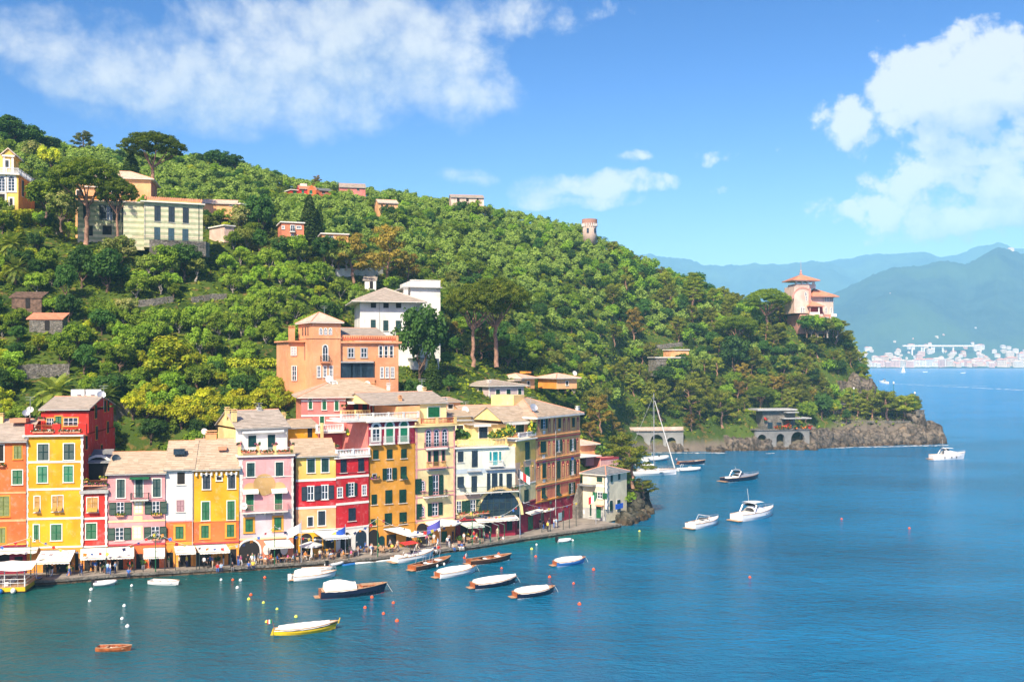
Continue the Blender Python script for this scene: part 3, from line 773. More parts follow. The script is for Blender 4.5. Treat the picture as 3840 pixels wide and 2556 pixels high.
 def flowers(s, x0, x1, y, b=-.3, f=None, cols=('red',)):
  f = f or s.f; sa, z = f.hit(x0, y, b); sb = f.hit(x1, y, b)[0]
  mb = MB(); f.box(mb, sa, sb, b - .12, b + .12, z - .12, z + .1); o = mb.build('flower_box', M['tile'], s.root)
  leaf_tuft(o, [f.pt(sa + (sb - sa) * i / max(1, int((sb - sa) / .35)), b, z + .22) for i in range(max(1, int((sb - sa) / .35)) + 1)], .26, cols)
 def chimney(s, x, y, b, w=.7, h=1.3, m='creamy'):
  f = s.f; c, z = f.hit(x, y, b)
  mb = MB(); f.box(mb, c - w / 2, c + w / 2, b - w / 2, b + w / 2, z - h, z); f.box(mb, c - w / 2 - .1, c + w / 2 + .1, b - w / 2 - .1, b + w / 2 + .1, z, z + .1)
  for q in (-1, 1):
   f.box(mb, c + q * w * .3 - .1, c + q * w * .3 + .1, b - .1, b + .1, z + .1, z + .32)
  f.box(mb, c - w / 2 - .05, c + w / 2 + .05, b - w / 2 - .05, b + w / 2 + .05, z + .32, z + .4)
  mb.build('chimney', M[m], s.root)
 def dish(s, x, y, b, r=.42, col='trim', pole=1.2, az=.5):
  f = s.f; c, z = f.hit(x, y, b); p = f.pt(c, b, z)
  mb = MB(); d = Vector((math.sin(az), -math.cos(az), .45)).normalized(); a = d.cross(Vector((0, 0, 1))).normalized(); e = d.cross(a)
  rings = []
  for k in range(4):
   q = k / 3; rings.append([p + d * (.12 * q * q * r * 2) + (a * math.cos(t * math.pi / 6) + e * math.sin(t * math.pi / 6)) * max(.02, r * q) for t in range(12)])
  mb.loft(rings, True, False); mb.tube([p - d * .05, p - d * .2, p - d * .25 + Vector((0, 0, -pole))], .035, 5); mb.tube([p + e * r * .8, p + d * .45], .02, 4)
  mb.build('satellite_dish', M[col], s.root)
 def aerial(s, x, y, b, h=2.2):
  f = s.f; c, z = f.hit(x, y, b); p = f.pt(c, b, z); mb = MB()
  mb.tube([p - Vector((0, 0, h)), p], .035, 4); 
  for k, w in ((0, .7), (.35, .55)): 
   q = p - Vector((0, 0, k)); mb.tube([q - Vector((w, .1, 0)), q + Vector((w, -.1, 0))], .022, 4)
   for j in range(5): 
    r = q + Vector((w * (j - 2) / 2.2, 0, 0)); mb.tube([r - Vector((0, .2, 0)), r + Vector((0, .2, 0))], .015, 4)
  mb.build('aerial', M['metal'], s.root)
 def pipe(s, x, y0, y1, m='greytrim', f=None, r=.06):
  f = f or s.f; c, z0 = f.hit(x, y0); z1 = f.hit(x, y1)[1]
  mb = MB(); mb.tube([f.pt(c, -.1, z0), f.pt(c, -.1, z1)], r, 6); mb.build('drainpipe', M[m], s.root)
def arcband(mb, f, c, z, r0, r1, b0, b1, n=9, a0=0.0, a1=math.pi):
 for i in range(n):
  t0, t1 = a0 + (a1 - a0) * i / n, a0 + (a1 - a0) * (i + 1) / n
  p = [f.pt(c + r * math.cos(t), b0, z + r * math.sin(t)) for r, t in ((r0, t0), (r1, t0), (r1, t1), (r0, t1))]
  mb.prism(p, f.pt(0, b1, 0) - f.pt(0, b0, 0))
def arcfill(mb, f, c, z0, zt, hw, b0, b1, n=10):
 p = [f.pt(c - hw, b0, z0), f.pt(c + hw, b0, z0)] + [f.pt(c + hw * math.cos(math.pi * i / n), b0, zt + hw * math.sin(math.pi * i / n)) for i in range(n + 1)]
 mb.prism(p, f.pt(0, b1, 0) - f.pt(0, b0, 0))
def shutter(f, c, z, hw, hh, b, m, parent):
 mb = MB(); t = .05; e = min(.06, hw * .3)
 f.box(mb, c - hw, c - hw + e, b - t, b + .03, z - hh, z + hh); f.box(mb, c + hw - e, c + hw, b - t, b + .03, z - hh, z + hh)
 for q in (-1, 0, 1):
  zz = z + q * (hh - .05); f.box(mb, c - hw + e, c + hw - e, b - t, b + .03, zz - .05, zz + .05)
 n = max(4, min(14, int(hh * 2 / .17)))
 for i in range(n):
  zz = z - hh + .08 + (2 * hh - .16) * (i + .5) / n; k = (hh - .08) / n
  p = [f.pt(c - hw + e, b - t * .7, zz - k * .9), f.pt(c - hw + e, b + .02, zz + k * .6), f.pt(c - hw + e, b + .03, zz + k * .95), f.pt(c - hw + e, b - t * .5, zz - k * .6)]
  mb.prism(p, f.pt(2 * (hw - e), 0, 0) - f.pt(0, 0, 0))
 return mb.build('shutter', m, parent)
def railing(segs, h, kind, m, parent, name='railing'):
 mb = MB()
 for a, b in segs:
  L = (b - a).length
  if L < .05: continue
  d = (b - a) / L; nn = Vector((d.y, -d.x, 0))
  up = Vector((0, 0, 1))
  def bar(p, q, w, t): mb.box(p - nn * w / 2, q - p, nn * w, up * t)
  if kind == 'bal':
   bar(a, b, .22, .1); bar(a + up * (h - .12), b + up * (h - .12), .26, .12)
   n = max(2, int(L / .26))
   for i in range(n):
    p = a + d * (L * (i + .5) / n)
    mb.lathe(p + up * .1, [(.05, 0), (.085, (h - .22) * .3), (.045, (h - .22) * .7), (.06, h - .22)], 5)
   k = max(1, int(L / 2.4))
   for i in range(k + 1):
    p = a + d * (L * i / k); mb.bc(p, .3, .3, h + .06, math.atan2(d.y, d.x))
  else:
   t = .035
   bar(a + up * .08, b + up * .08, t, t); bar(a + up * (h - .05), b + up * (h - .05), .05, .05)
   n = max(2, int(L / .17))
   for i in range(n + 1):
    p = a + d * (L * i / n); mb.box(p - d * .014 - nn * .014, d * .028, nn * .028, up * (h - .03))
 mb.build(name, m or (M['stonewhite'] if kind == 'bal' else M['iron']), parent)
FLOW = {}
def flowermat(c):
 cs = dict(red=(.62, .03, .02), pink=(.65, .12, .30), yellow=(.75, .55, .03), orange=(.7, .22, .03), white=(.75, .73, .65), violet=(.30, .06, .35), leaf=(.05, .13, .02), lime=(.22, .34, .03))
 return mat('petals_' + c if c not in ('leaf', 'lime') else 'leaves_' + c, cs[c], .7, .25, 3.0)
def leaf_tuft(parent, pts, r, cols, name='flowers', n=26, leaf='leaf'):
 mb = MB()
 for p in pts:
  for i in range(n):
   v = Vector((R_.gauss(0, 1), R_.gauss(0, 1), R_.gauss(0, .8))).normalized() * r * R_.uniform(.3, 1)
   a = Vector((R_.gauss(0, 1), R_.gauss(0, 1), R_.gauss(0, 1))).normalized() * r * .38; b = a.cross(Vector((R_.random(), R_.random(), R_.random()))).normalized() * r * .3
   mb.cur = 0 if i % 2 else 1 + R_.randrange(len(cols))
   q = p + v; mb.poly([q - a - b, q + a - b, q + a + b, q - a + b])
 return mb.build(name, [flowermat(leaf)] + [flowermat(c) for c in cols], parent)
CANV = {'w': M['canvas'], 'g': mat('awning_green_white', (.62, .70, .60), .8, .06), 'red': mat('canvas_red', (.66, .035, .03), .7, .1), 'grey': mat('awning_grey', (.60, .62, .62), .8, .06)}
def awning(f, x0, x1, ytop, ybot, D=2.6, shift=0.0, label='', col='w', posts=True, valance=.28, dz=None, slot=0):
 """canvas roof let out from the wall on two arms, with a scalloped edge"""
 sa, zt = f.hit(x0, ytop); sb = f.hit(x1, ytop)[0]
 sh = shift / 1.96 / F * f.A.y
 zf = f.z(ybot, -D, (x0 + x1) / 2) + valance
 if dz: zf = zt - dz
 root = thing('awning', label, 'awning', f.pt((sa + sb) / 2, -D / 2, zf), 'awnings along the quay')
 n, k = 10, 5; g = {}
 mb = MB()
 def pp(i, j, up=0.0):
  u, v = i / n, j / k
  z = zt + (zf - zt) * v - .09 * math.sin(math.pi * v) - .05 * math.sin(math.pi * ((u * 3) % 1)) * v
  return f.pt(sa + (sb - sa) * u + sh * v, -.08 - D * v, z + up)
 for i in range(n):
  for j in range(k):
   mb.poly([pp(i, j), pp(i + 1, j), pp(i + 1, j + 1), pp(i, j + 1)]); mb.poly([pp(i, j + 1, -.02), pp(i + 1, j + 1, -.02), pp(i + 1, j, -.02), pp(i, j, -.02)])
 d = Vector((0, 0, -valance))
 for i in range(n):
  a, b = pp(i, k), pp(i + 1, k); mid = (a + b) / 2
  fw = f.pt(0, -.012, 0) - f.pt(0, 0, 0)
  mb.prism([a, b, b + d * .8, mid + d * 1.05, a + d * .8], fw)
 for i in (0, n):
  mb.prism([pp(i, 0), pp(i, k), pp(i, k) + d * .8, pp(i, 0) + d * .3], f.pt(.012 if i == 0 else -.012, 0, 0) - f.pt(0, 0, 0))
 mb.build('canvas', CANV[col], root)
 fb = MB()
 fb.tube([pp(0, k, -.05), pp(n, k, -.05)], .035, 6); fb.tube([pp(0, 0, .02), pp(n, 0, .02)], .07, 6)
 fb.build('roller_bar', M['iron'], root)
 if posts:
  for i in (0, n):
   q = pp(i, k, -.05); pb = MB(); pb.tube([Vector((q.x, q.y, QZ + .005)), q], .05, 6); pb.build('post', M['iron'], root)
 return root
# ---- the quay
QP = [(-140, 2209), (214, 2191), (482, 2168), (727, 2154), (1037, 2133), (1327, 2114), (1454, 2101), (1689, 2071), (1787, 2059), (1957, 2031), (2079, 2013), (2200, 1998), (2278, 1986), (2330, 1977)]
qp = [Wz(x, y, 0) for x, y in QP]
def resample(pts, step):
 out = [pts[0].copy()]; 
 for a, b in zip(pts, pts[1:]):
  n = max(1, int(round((b - a).length / step)))
  out += [a.lerp(b, (i + 1) / n) for i in range(n)]
 return out
qr = resample(qp, 1.6)
def smooth(pts, k=6):
 for _ in range(k):
  pts = [pts[0]] + [(pts[i - 1] + pts[i] * 2 + pts[i + 1]) / 4 for i in range(1, len(pts) - 1)] + [pts[-1]]
 return pts
qr = smooth(qr)
qn = []
for i in range(len(qr)):
 t = (qr[min(i + 1, len(qr) - 1)] - qr[max(0, i - 1)]).normalized(); qn.append(Vector((-t.y, t.x, 0)))
mb = MB(); 
for i in range(len(qr) - 1):
 a, b = qr[i] + qn[i] * .5, qr[i + 1] + qn[i + 1] * .5
 c, d = qr[i + 1] + qn[i + 1] * 16, qr[i] + qn[i] * 16
 z = Vector((0, 0, QZ)); mb.poly([a + z, b + z, c + z, d + z]); lo = Vector((0, 0, -3)); mb.poly([a + lo, b + lo, b + z, a + z])
quay = mb.build('quay', M['concrete']); tag(quay, 'stone paved quay along the harbour edge', None, None, 'structure')
kmesh = []
for i in range(0, len(qr) - 1):
 mb = MB(); a, b = qr[i], qr[i + 1]; e = (b - a) * .006
 h = QZ - .26 + R_.uniform(-.01, .03); o = Vector((0, 0, -1.5)); w = R_.uniform(-.05, .04)
 mb.prism([a + e - qn[i] * w + o, b - e - qn[i + 1] * w + o, b - e + qn[i + 1] * .55 + o, a + e + qn[i] * .55 + o], (0, 0, 1.5 + h))
 mb.build('quay_wall_block', M['rock'], quay)
 mb = MB(); w = .16 + R_.uniform(-.03, .03); o = Vector((0, 0, h + .004))
 mb.prism([a + e - qn[i] * w + o, b - e - qn[i + 1] * w + o, b - e + qn[i + 1] * .6 + o, a + e + qn[i] * .6 + o], (0, 0, QZ + .03 - h + R_.uniform(-.01, .02)))
 mb.build('kerb_stone', M['stone'], quay)
pav = MB()
for i in range(len(qr) - 1):
 for j in range(10):
  o = Vector((0, 0, QZ + .004 + R_.random() * .012)); g = .012
  j0, j1 = .62 + j * .95, .62 + (j + 1) * .95 - g
  a, b = qr[i].lerp(qr[i + 1], .006), qr[i].lerp(qr[i + 1], .994)
  pav.poly([a + qn[i] * j0 + o, b + qn[i + 1] * j0 + o, b + qn[i + 1] * j1 + o, a + qn[i] * j1 + o])
pav.build('paving_slabs', slate('paving', (.20, .175, .15), (.34, .30, .25)), quay, kind='stuff')
# ---- the harbour row, left to right
def W(h, lst_, **kw):
 for r in lst_:
  k = dict(kw); 
  if len(r) > 5: k.update(r[5])
  h.win(r[0], *r[1:5], **k)
GR = 'harbour front houses'
def hs(name, label, cv, xl, xr, YL, YR, depth, **k):
 return House(name, label, 'house', Fac(cv, xl, xr, YL, YR), depth, GR, **k)
h = hs('terraced_house', 'orange-red house at the far left edge with olive green shutters', C1, -330, 190, 139.4, 141.0, 11)
h.body(M['orangered'], 432)
h.bands([(None, 1185, M['burgundy']), (1185, 800, M['orangered']), (800, 432, M['orangered'])])
h.strip(800, 13, M['peach']); h.strip(1005, 16, M['peach']); h.strip(1180, 10, M['orangetrim'])
h.gable(428, 262, M['slate'], b1=12)
W(h, [('S', 130, 500, 58, 95), ('S', 25, 895, 90, 148), ('S', 10, 1110, 62, 112), ('S', -130, 500, 60, 95), ('S', -130, 895, 80, 148), ('S', -130, 690, 70, 100)], col='sv', fr='orangetrim')
W(h, [('S', 128, 682, 72, 102)], col='sg', fr='trim')
W(h, [('D', 5, 505, 44, 120)], fr='trim'); h.flowers(-15, 25, 600, cols=('orange', 'leaf'))
W(h, [('D', 137, 1310, 60, 90), ('D', 30, 1310, 80, 120), ('D', -90, 1310, 80, 120)], sill=False, fr=None)
h.chimney(10, 232, 5, .6, 1.2, 'creamy'); h.dish(190, 212, 4, .5, 'metal'); h.dish(220, 187, 5, .48); h.aerial(222, 95, 5, 4.2)
h.box('dormer', M['tile'], 72, 190, 285, 255, 3.2, 5.2, rb=3.2)
awning(h.f, -300, 285, 1212, 1250, 1.0, 0, 'long narrow cream awning over the burgundy ground floor at far left', posts=False, valance=.5)
h = hs('terraced_house', 'tall bright yellow house carrying a red penthouse and roof terrace', C1, 195, 603, 141.2, 142.3, 19)
f = h.f
zt = f.z(382)
h.body(M['red'], 382)
h.bands([(None, 1195, M['orange']), (1195, 985, M['yellow']), (985, 770, M['yellow']), (770, 570, M['yellow']), (570, 382, M['yellow'])])
for y in (570, 770, 985): h.strip(y, 15)
h.strip(1195, 12); h.quoin(197, 18, 385, 1200); h.quoin(603, 16, 385, 1200)
h.slab(372, .45, .2, M['offwhite'], b1=.6)
W(h, [('S', 318, 498, 78, 118), ('S', 507, 495, 76, 116)], col='st')
W(h, [('S', 312, 662, 70, 116), ('S', 502, 658, 68, 116)], col='sl'); W(h, [('S', 267, 1090, 38, 116), ('S', 414, 1087, 76, 114)], col='sg')
W(h, [('T', 273, 880, 38, 112), ('T', 402, 876, 34, 112), ('T', 443, 874, 36, 112)], col='so')
W(h, [('D', 345, 1325, 60, 120), ('D', 470, 1325, 110, 110), ('D', 565, 1300, 26, 130)], sill=False, fr=None)
zc = f.z(372)
sp0, spz = f.hit(302, 205, 3.5); sp1 = f.hit(662, 205, 3.5)[0]
mb = MB(); f.box(mb, sp0, f.W, 3.5, 18, zc - .05, spz); mb.build('wall', M['red'], h.root, label='red penthouse wall')
zr = f.hit(500, 95, 10.5)[1]
pf = f.sub(sp0, f.W, 0)
h2f, h.f = h.f, pf
h.gable(190, 0, M['slate'], b0=3.5, b1=18, wallm=M['red'], zr=zr); h.f = h2f
W(h, [('S', 430, 290, 46, 110, dict(sill=False)), ], col='sg', fr='orangetrim', b=3.5)
W(h, [('G', 370, 275, 54, 52), ('G', 520, 276, 105, 58)], fr='orangetrim', b=3.5, cols=3)
for x0, x1 in ((232, 400), (432, 592)): h.rail(x0, x1, 350, 296, .25, 'iron', m=M['wood'])
mb = MB()
for x in (215, 416, 606):
 c, z = f.hit(x, 330, .1); f.box(mb, c - .55, c + .55, -.05, .5, zc, f.z(292, .1))
mb.build('parapet_post', M['red'], h.root); h.box('parapet', M['red'], 215, 606, 368, 348, .02, .4)
for x0, x1 in ((240, 395), (440, 590)): h.flowers(x0, x1, 352, -.1, cols=('red', 'white', 'leaf'))
h.flowers(400, 430, 290, .2, cols=('white', 'leaf')); h.flowers(270, 330, 262, 2.5, cols=('pink', 'leaf'))
rf = f.side_right(18); 
def sidewin(h, rf, lst, **k):
 for (q, z, w, hh) in lst:
  ff = rf.sub(q - w / 2, q + w / 2, 0); mb = MB()
  o = None
  s0 = q
  mb.cur = 0; rf.box(mb, q - w / 2 - .12, q + w / 2 + .12, -.05, .02, z - hh / 2 - .12, z + hh / 2 + .12)
  mb.cur = 1; rf.box(mb, q - w / 2, q + w / 2, -.07, -.03, z - hh / 2, z + hh / 2)
  o = mb.build('window', [M[k.get('fr', 'orangetrim')], M['dark']], h.root)
  for sg in (-1, 1): shutter(rf, q + sg * w / 4, z, w / 4, hh / 2, -.1, M[k.get('col', 'sd')], o)
zz = f.z(450)
sidewin(h, rf, [(2.0, zz + .2, .8, 1.9), (7.6, zz + 1.2, .9, 2.0), (7.2, zz + 4.4, .9, 2.0), (4.0, zz - 2.6, .7, 1.5), (12.5, zz + 5.0, .8, 1.8), (14.5, zz + 5.0, .8, 1.8), (14.2, zz + 1.6, .8, 1.8), (10.5, zz - 1.6, .7, 1.5)])
for x, w in ((583, 46), (682, 50)):
 c, z = f.hit(x, 93, 11.5); mb = MB(); f.box(mb, c - w / 40, c + w / 40, 11.2, 11.8, z - .3, z + 1.15); 
 mb.lathe(f.pt(c, 11.17, z + .45), [(.36, -.02), (.36, .02)], 10); mb.build('air_conditioner', M['wpaint'], h.root)
h.dish(743, 78, 10.5, .62, 'metal', 1.5); h.aerial(762, 12, 11, 3.6)
awning(f, 300, 556, 1222, 1318, 2.7, 0, 'wide cream awning in front of the tall yellow house')
h = hs('terraced_house', 'narrow red house with a dark arched loggia above a flowered terrace', C1, 606, 788, 142.5, 143.2, 12)
f = h.f; h.body(M['red'], 790)
h.bands([(None, 1190, M['orange']), (1190, 790, M['red'])])
h.quoin(600, 14, 800, 1195); h.quoin(780, 14, 800, 1195); h.strip(985, 16); h.strip(1190, 10)
h.slab(778, .35, .45, M['greytrim'], b1=3.4)
zl = f.z(770)
mb = MB(); s0, z1 = f.hit(648, 575, 3.2); s1 = f.hit(800, 575, 3.2)[0]
f.box(mb, s0 - 1.2, s1, 3.4, 12, zl - .2, z1); mb.build('wall', M['offwhite'], h.root)
c, z = f.hit(722, 690, 3.2); mb = MB(); arcfill(mb, f.sub(0, f.W, 3.2), c, zl, z + 1.2, 1.9, -.0, .15); mb.build('arch_opening', M['dark'], h.root)
mb = MB(); arcband(mb, f.sub(0, f.W, 3.2), c, z + 1.2, 1.9, 2.25, -.08, .1); mb.build('arch_surround', M['offwhite'], h.root)
hf = f.sub(s0 - 1.2, s1, 0); h.f = hf; h.gable(577, 0, M['slateg'], b0=3.2, b1=9, zr=z1 + 1.5, wallm=M['offwhite']); h.f = f
h.rail(608, 788, 770, 705, .15, 'iron', m=M['wood'])
h.flowers(612, 785, 745, -.05, cols=('violet', 'pink', 'leaf')); h.flowers(600, 640, 715, .0, cols=('yellow', 'lime')); h.flowers(740, 785, 695, .2, cols=('yellow', 'lime'))
W(h, [('T', 660, 885, 38, 104), ('T', 699, 884, 38, 104)], col='so', fr='trim'); W(h, [('S', 670, 1078, 76, 114)], col='sg', fr='trim')
W(h, [('D', 640, 1320, 40, 130), ('D', 740, 1320, 60, 120)], sill=False, fr=None)
awning(f, 592, 782, 1205, 1288, 2.6, 22, 'cream awning under the narrow red house')
h = hs('terraced_house', 'pink house with cream panels and false windows painted between real ones', C1, 790, 1213, 143.4, 144.9, 10)
f = h.f; h.body(M['pink'], 668); h.bands([(None, 1178, M['orangered']), (1178, 1000, M['pink']), (1000, 850, M['pink']), (850, 668, M['pink'])])
h.strip(1004, 12, M['cream']); h.strip(850, 8, M['pinktrim']); h.strip(1176, 14, M['redtrim'])
h.gable(662, 500, M['slateb'], b1=10)
W(h, [('S', 888, 765, 58, 132), ('S', 1022, 762, 54, 132, dict(sill=False)), ('S', 1152, 760, 58, 132)], col='st', fr='trim')
W(h, [('O', 885, 912, 54, 92), ('O', 1146, 905, 54, 90), ('O', 878, 1098, 60, 90), ('O', 1142, 1090, 58, 90)], col='sd', fr=None, rows=3, sw=.95, pane='glass')
for x, y, w, hh in ((1018, 905, 68, 100), (1010, 1090, 75, 100), (1015, 985, 66, 34)):
 h.box('painted_false_window', M['cream'], x - w / 2, x + w / 2, y + hh / 2, y - hh / 2, -.03, .01)
 if hh > 60:
  for i in range(2):
   for j in range(3): h.box('painted_false_window', M['trim'], x - w * .36 + i * w * .38, x - w * .36 + i * w * .38 + w * .3, y - hh * .4 + (j + .8) * hh * .28, y - hh * .4 + j * hh * .28, -.035, .0)
h.balcony(955, 1090, 850, 800, .8, M['offwhite'], brackets=2); h.flowers(852, 912, 968, cols=('yellow', 'leaf')); h.flowers(1118, 1178, 962, cols=('yellow', 'leaf')); h.flowers(1115, 1170, 1140, cols=('white', 'leaf'))
h.box('door_hood', M['sg'], 950, 1095, 700, 685, -.8, .02)
W(h, [('D', 860, 1320, 90, 100), ('D', 1025, 1310, 50, 130), ('D', 1140, 1320, 60, 100)], sill=False, fr=None)
h.dish(852, 545, 3, .6, 'sb'); h.dish(1208, 553, 4, .42)
awning(f, 778, 985, 1198, 1282, 2.6, 24, 'cream awning below the left half of the pink false-window house')
awning(f, 1055, 1212, 1203, 1280, 2.4, 18, 'smaller cream awning by the dark passage of the pink house')
h = hs('terraced_house', 'narrow weathered white house with an orange-red lower storey', C2, 118, 325, 145.1, 145.9, 10)
f = h.f; h.body(M['white'], 638); h.bands([(None, 1165, M['orange']), (1165, 1005, M['orangered']), (1005, 638, M['white'])])
h.strip(1005, 10, M['pinktrim']); h.strip(1165, 10, M['orangetrim']); h.gable(632, 420, M['slateb'], b1=11)
W(h, [('D', 233, 690, 56, 88), ('S', 227, 892, 56, 84)], col='sm', fr=None); W(h, [('S', 222, 1088, 60, 90)], col='sg', fr='orangetrim', fw=.28)
s0, z = f.hit(222, 495, 2.2); mb = MB(); f.box(mb, s0 - .8, s0 + .8, 1.7, 2.9, z - .4, z + .45); mb.build('skylight', M['glass'], h.root)
W(h, [('D', 150, 1300, 50, 130), ('D', 260, 1300, 90, 110)], sill=False, fr=None); h.pipe(318, 640, 1180)
awning(f, 180, 330, 1188, 1250, 2.6, 28, 'left cream awning of a pair before the white and orange house')
h = hs('terraced_house', 'yellow house with orange-red lower floor and wide pale slate roof', C2, 328, 658, 145.9, 147.4, 11)
f = h.f; h.body(M['yellow'], 638); h.bands([(None, 1165, M['orange']), (1165, 1003, M['orangered']), (1003, 638, M['yellow'])])
h.strip(1003, 8, M['orangetrim']); h.strip(1165, 10, M['redtrim']); h.gable(632, 405, M['slateb'], b1=12)
mb = MB()
for i in range(9):
 c = f.W * (i + .5) / 9; f.box(mb, c - .12, c + .12, -.4, 0, f.z(668), f.z(645))
mb.build('eaves_corbels', M['trim'], h.root)
W(h, [('S', 420, 715, 54, 108), ('S', 605, 712, 52, 106)], col='sb'); W(h, [('D', 513, 692, 38, 26)])
W(h, [('S', 414, 930, 56, 134), ('S', 600, 925, 54, 136)], col='sg'); W(h, [('S', 409, 1082, 56, 90), ('S', 596, 1074, 54, 90)], col='sg', fr='orangetrim', fw=.26)
mb = MB(); c, z = f.hit(537, 468, 3); f.box(mb, c - .6, c + .6, 2.6, 3.6, z - .3, z + .2); mb.build('roof_hatch', M['tile'], h.root)
W(h, [('D', 400, 1290, 110, 110), ('D', 610, 1275, 60, 130)], sill=False, fr=None); h.chimney(455, 360, 6.5, 1.6, .9, 'peach'); h.dish(403, 348, 7, .5)
awning(f, 338, 562, 1183, 1244, 2.7, 38, 'right cream awning of a pair, below the yellow and orange house')
h = hs('terraced_house', 'pink house with round painted medallion and cream attic house behind its terrace', C2, 660, 1058, 147.6, 150.2, 13)
f = h.f; h.body(M['pink'], 528); h.bands([(None, 1135, M['salmon']), (1135, 925, M['mauve']), (925, 528, M['pink'])])
h.strip(540, 16, M['pinktrim']); h.strip(680, 6, M['trim']); h.strip(1130, 12, M['cream']); h.quoin(672, 26, 530, 925, M['offwhite']); h.quoin(1052, 14, 530, 1130, M['offwhite']); h.slab(520, .4, .2, M['offwhite'])
W(h, [('S', 745, 627, 56, 100), ('S', 955, 622, 54, 100)], col='st', fr='trim'); W(h, [('S', 738, 865, 56, 128, dict(sill=False)), ('S', 948, 856, 54, 124, dict(sill=False))], col='sg', fr='trim', fw=.1)
W(h, [('S', 733, 1036, 56, 92), ('S', 944, 1024, 54, 92)], col='sg', fr='orangetrim', fw=.3)
c, z = f.hit(845, 737); mb = MB(); arcfill(mb, f, c, z, z, 1.62, -.04, .01, 16); n0 = len(mb.f); p = [f.pt(c + 1.62 * math.cos(t * math.pi / 12), -.04, z + 1.62 * math.sin(t * math.pi / 12)) for t in range(24)]
mb = MB(); mb.prism(p, f.n.to_3d() * .03); mb.build('painted_medallion', plaster('medallion', (.52, .33, .13), .9), h.root)
for x, y, w in ((742, 772, 100), (953, 766, 100)):
 c, z = f.hit(x, y); hw = abs(f.hit(x + w / 2, y)[0] - c); mb = MB(); mb.prism([f.pt(c + hw * math.cos(math.pi * i / 12), -.03, z + hw * 1.0 * math.sin(math.pi * i / 12)) for i in range(13)], f.n.to_3d() * .03); mb.build('painted_lunette', M['peach'], h.root)
 mb = MB(); a0, b0 = c - hw * 1.15, c + hw * 1.15; mb.prism([f.pt(a0, 0, z), f.pt(b0, 0, z), f.pt(b0, -.9, z - .35), f.pt(a0, -.9, z - .35)], (0, 0, .04)); mb.prism([f.pt(a0, -.9, z - .35), f.pt(b0, -.9, z - .35), f.pt(b0, -.9, z - .6), f.pt(a0, -.9, z - .6)], f.n.to_3d() * .02); mb.build('door_hood', M['canvas'], h.root)
h.balcony(680, 1020, 938, 882, 1.0, M['offwhite'], M['pinktrim'], brackets=5); h.dish(692, 895, -.9, .55, 'trim', .4)
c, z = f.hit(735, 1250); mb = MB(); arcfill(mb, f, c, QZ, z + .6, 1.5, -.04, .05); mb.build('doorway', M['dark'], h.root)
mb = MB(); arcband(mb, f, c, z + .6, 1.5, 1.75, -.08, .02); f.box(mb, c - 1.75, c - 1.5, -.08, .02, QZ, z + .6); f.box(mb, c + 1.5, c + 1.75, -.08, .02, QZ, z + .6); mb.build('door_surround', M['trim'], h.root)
for x in (862, 990):
 c, z = f.hit(x, 1215); mb = MB(); mb.prism([f.pt(c + .55 * math.cos(t * math.pi / 8), -.03, z + .75 * math.sin(t * math.pi / 8)) for t in range(16)], f.n.to_3d() * .08); mb.build('oval_sign', M['trim'], h.root)
W(h, [('D', 930, 1250, 90, 110)], sill=False, fr=None)
h.rail(660, 1060, 512, 465, .1, 'iron', m=M['wiron']); h.box('parapet', M['creamy'], 660, 1060, 516, 500, .02, .3)
for x in (662, 798, 922, 1048): h.box('parapet_post', M['creamy'], x - 12, x + 12, 516, 455, -.05, .4); h.flowers(x - 12, x + 12, 448, .1, cols=('pink', 'leaf'))
for x0, x1 in ((682, 785), (820, 905), (945, 1040)): h.flowers(x0, x1, 502, -.15, cols=('red', 'leaf', 'orange'))
awning(f, 840, 1025, 1148, 1208, 2.4, 25, 'cream awning under the medallion house with white flag nearby')
g = Fac(C2, 640, 1018, 152.2, 156.8); h3 = House('attic_house', '', 'house', g, 9, None, zb=f.z(522)); COL.objects.unlink(h3.root); h3.root = h.root; h3.zb = f.z(525)
h3.front = .3; h3.body(M['creamy'], 330); mb = MB(); g.box(mb, 0, g.W, 0, .3, h3.zb, g.z(330)); mb.build('wall', M['white'], h.root)
h3.gable(325, 190, M['slate'], b1=9.5, wallm=M['creamy'])
W(h3, [('S', 755, 418, 58, 82, dict(sill=False)), ('S', 896, 425, 54, 110, dict(sill=False))], col='st', fr='trim')
h3.box('awning_cassette', M['wpaint'], 690, 990, 357, 342, -.6, .02); h3.pipe(1010, 335, 500, 'greytrim'); h3.chimney(622, 200, 1.5, .7, 1.6); h3.chimney(572, 185, 4, .6, 1.2); h3.chimney(805, 188, 4.6, .7, .3, 'white'); h3.aerial(803, 140, 4.6, 1.6)
h = hs('annex', 'low ochre-yellow annex with pale roof between the medallion and salmon houses', C2, 1010, 1240, 158, 161, 7, zb=12)
h.body(M['yellow'], 325); h.bands([(None, 325, M['yellow'])]); h.gable(322, 258, M['slateb'], b1=7); W(h, [('D', 1180, 348, 34, 86)], fr=None, sill=False); h.chimney(987, 225, 3, .5, 1.0)
h = hs('terraced_house', 'house banded yellow, red and peach from top to bottom', C3, 20, 312, 151.4, 153.4, 10)
f = h.f; h.body(M['red'], 655); h.bands([(None, 1205, M['yellow']), (1205, 1190, M['white']), (1190, 1022, M['peach']), (1022, 820, M['crimson']), (820, 655, M['lemon'])])
h.strip(820, 17); h.strip(1022, 17); h.strip(1190, 14); h.gable(650, 520, M['slateb'], b1=11)
W(h, [('S', 130, 716, 54, 98), ('S', 233, 712, 52, 98)], col='st'); W(h, [('O', 127, 918, 44, 100), ('O', 231, 910, 44, 100)], col='sb', rows=2, sw=.85); W(h, [('S', 125, 1125, 36, 66), ('S', 208, 1100, 52, 104)], col='sb')
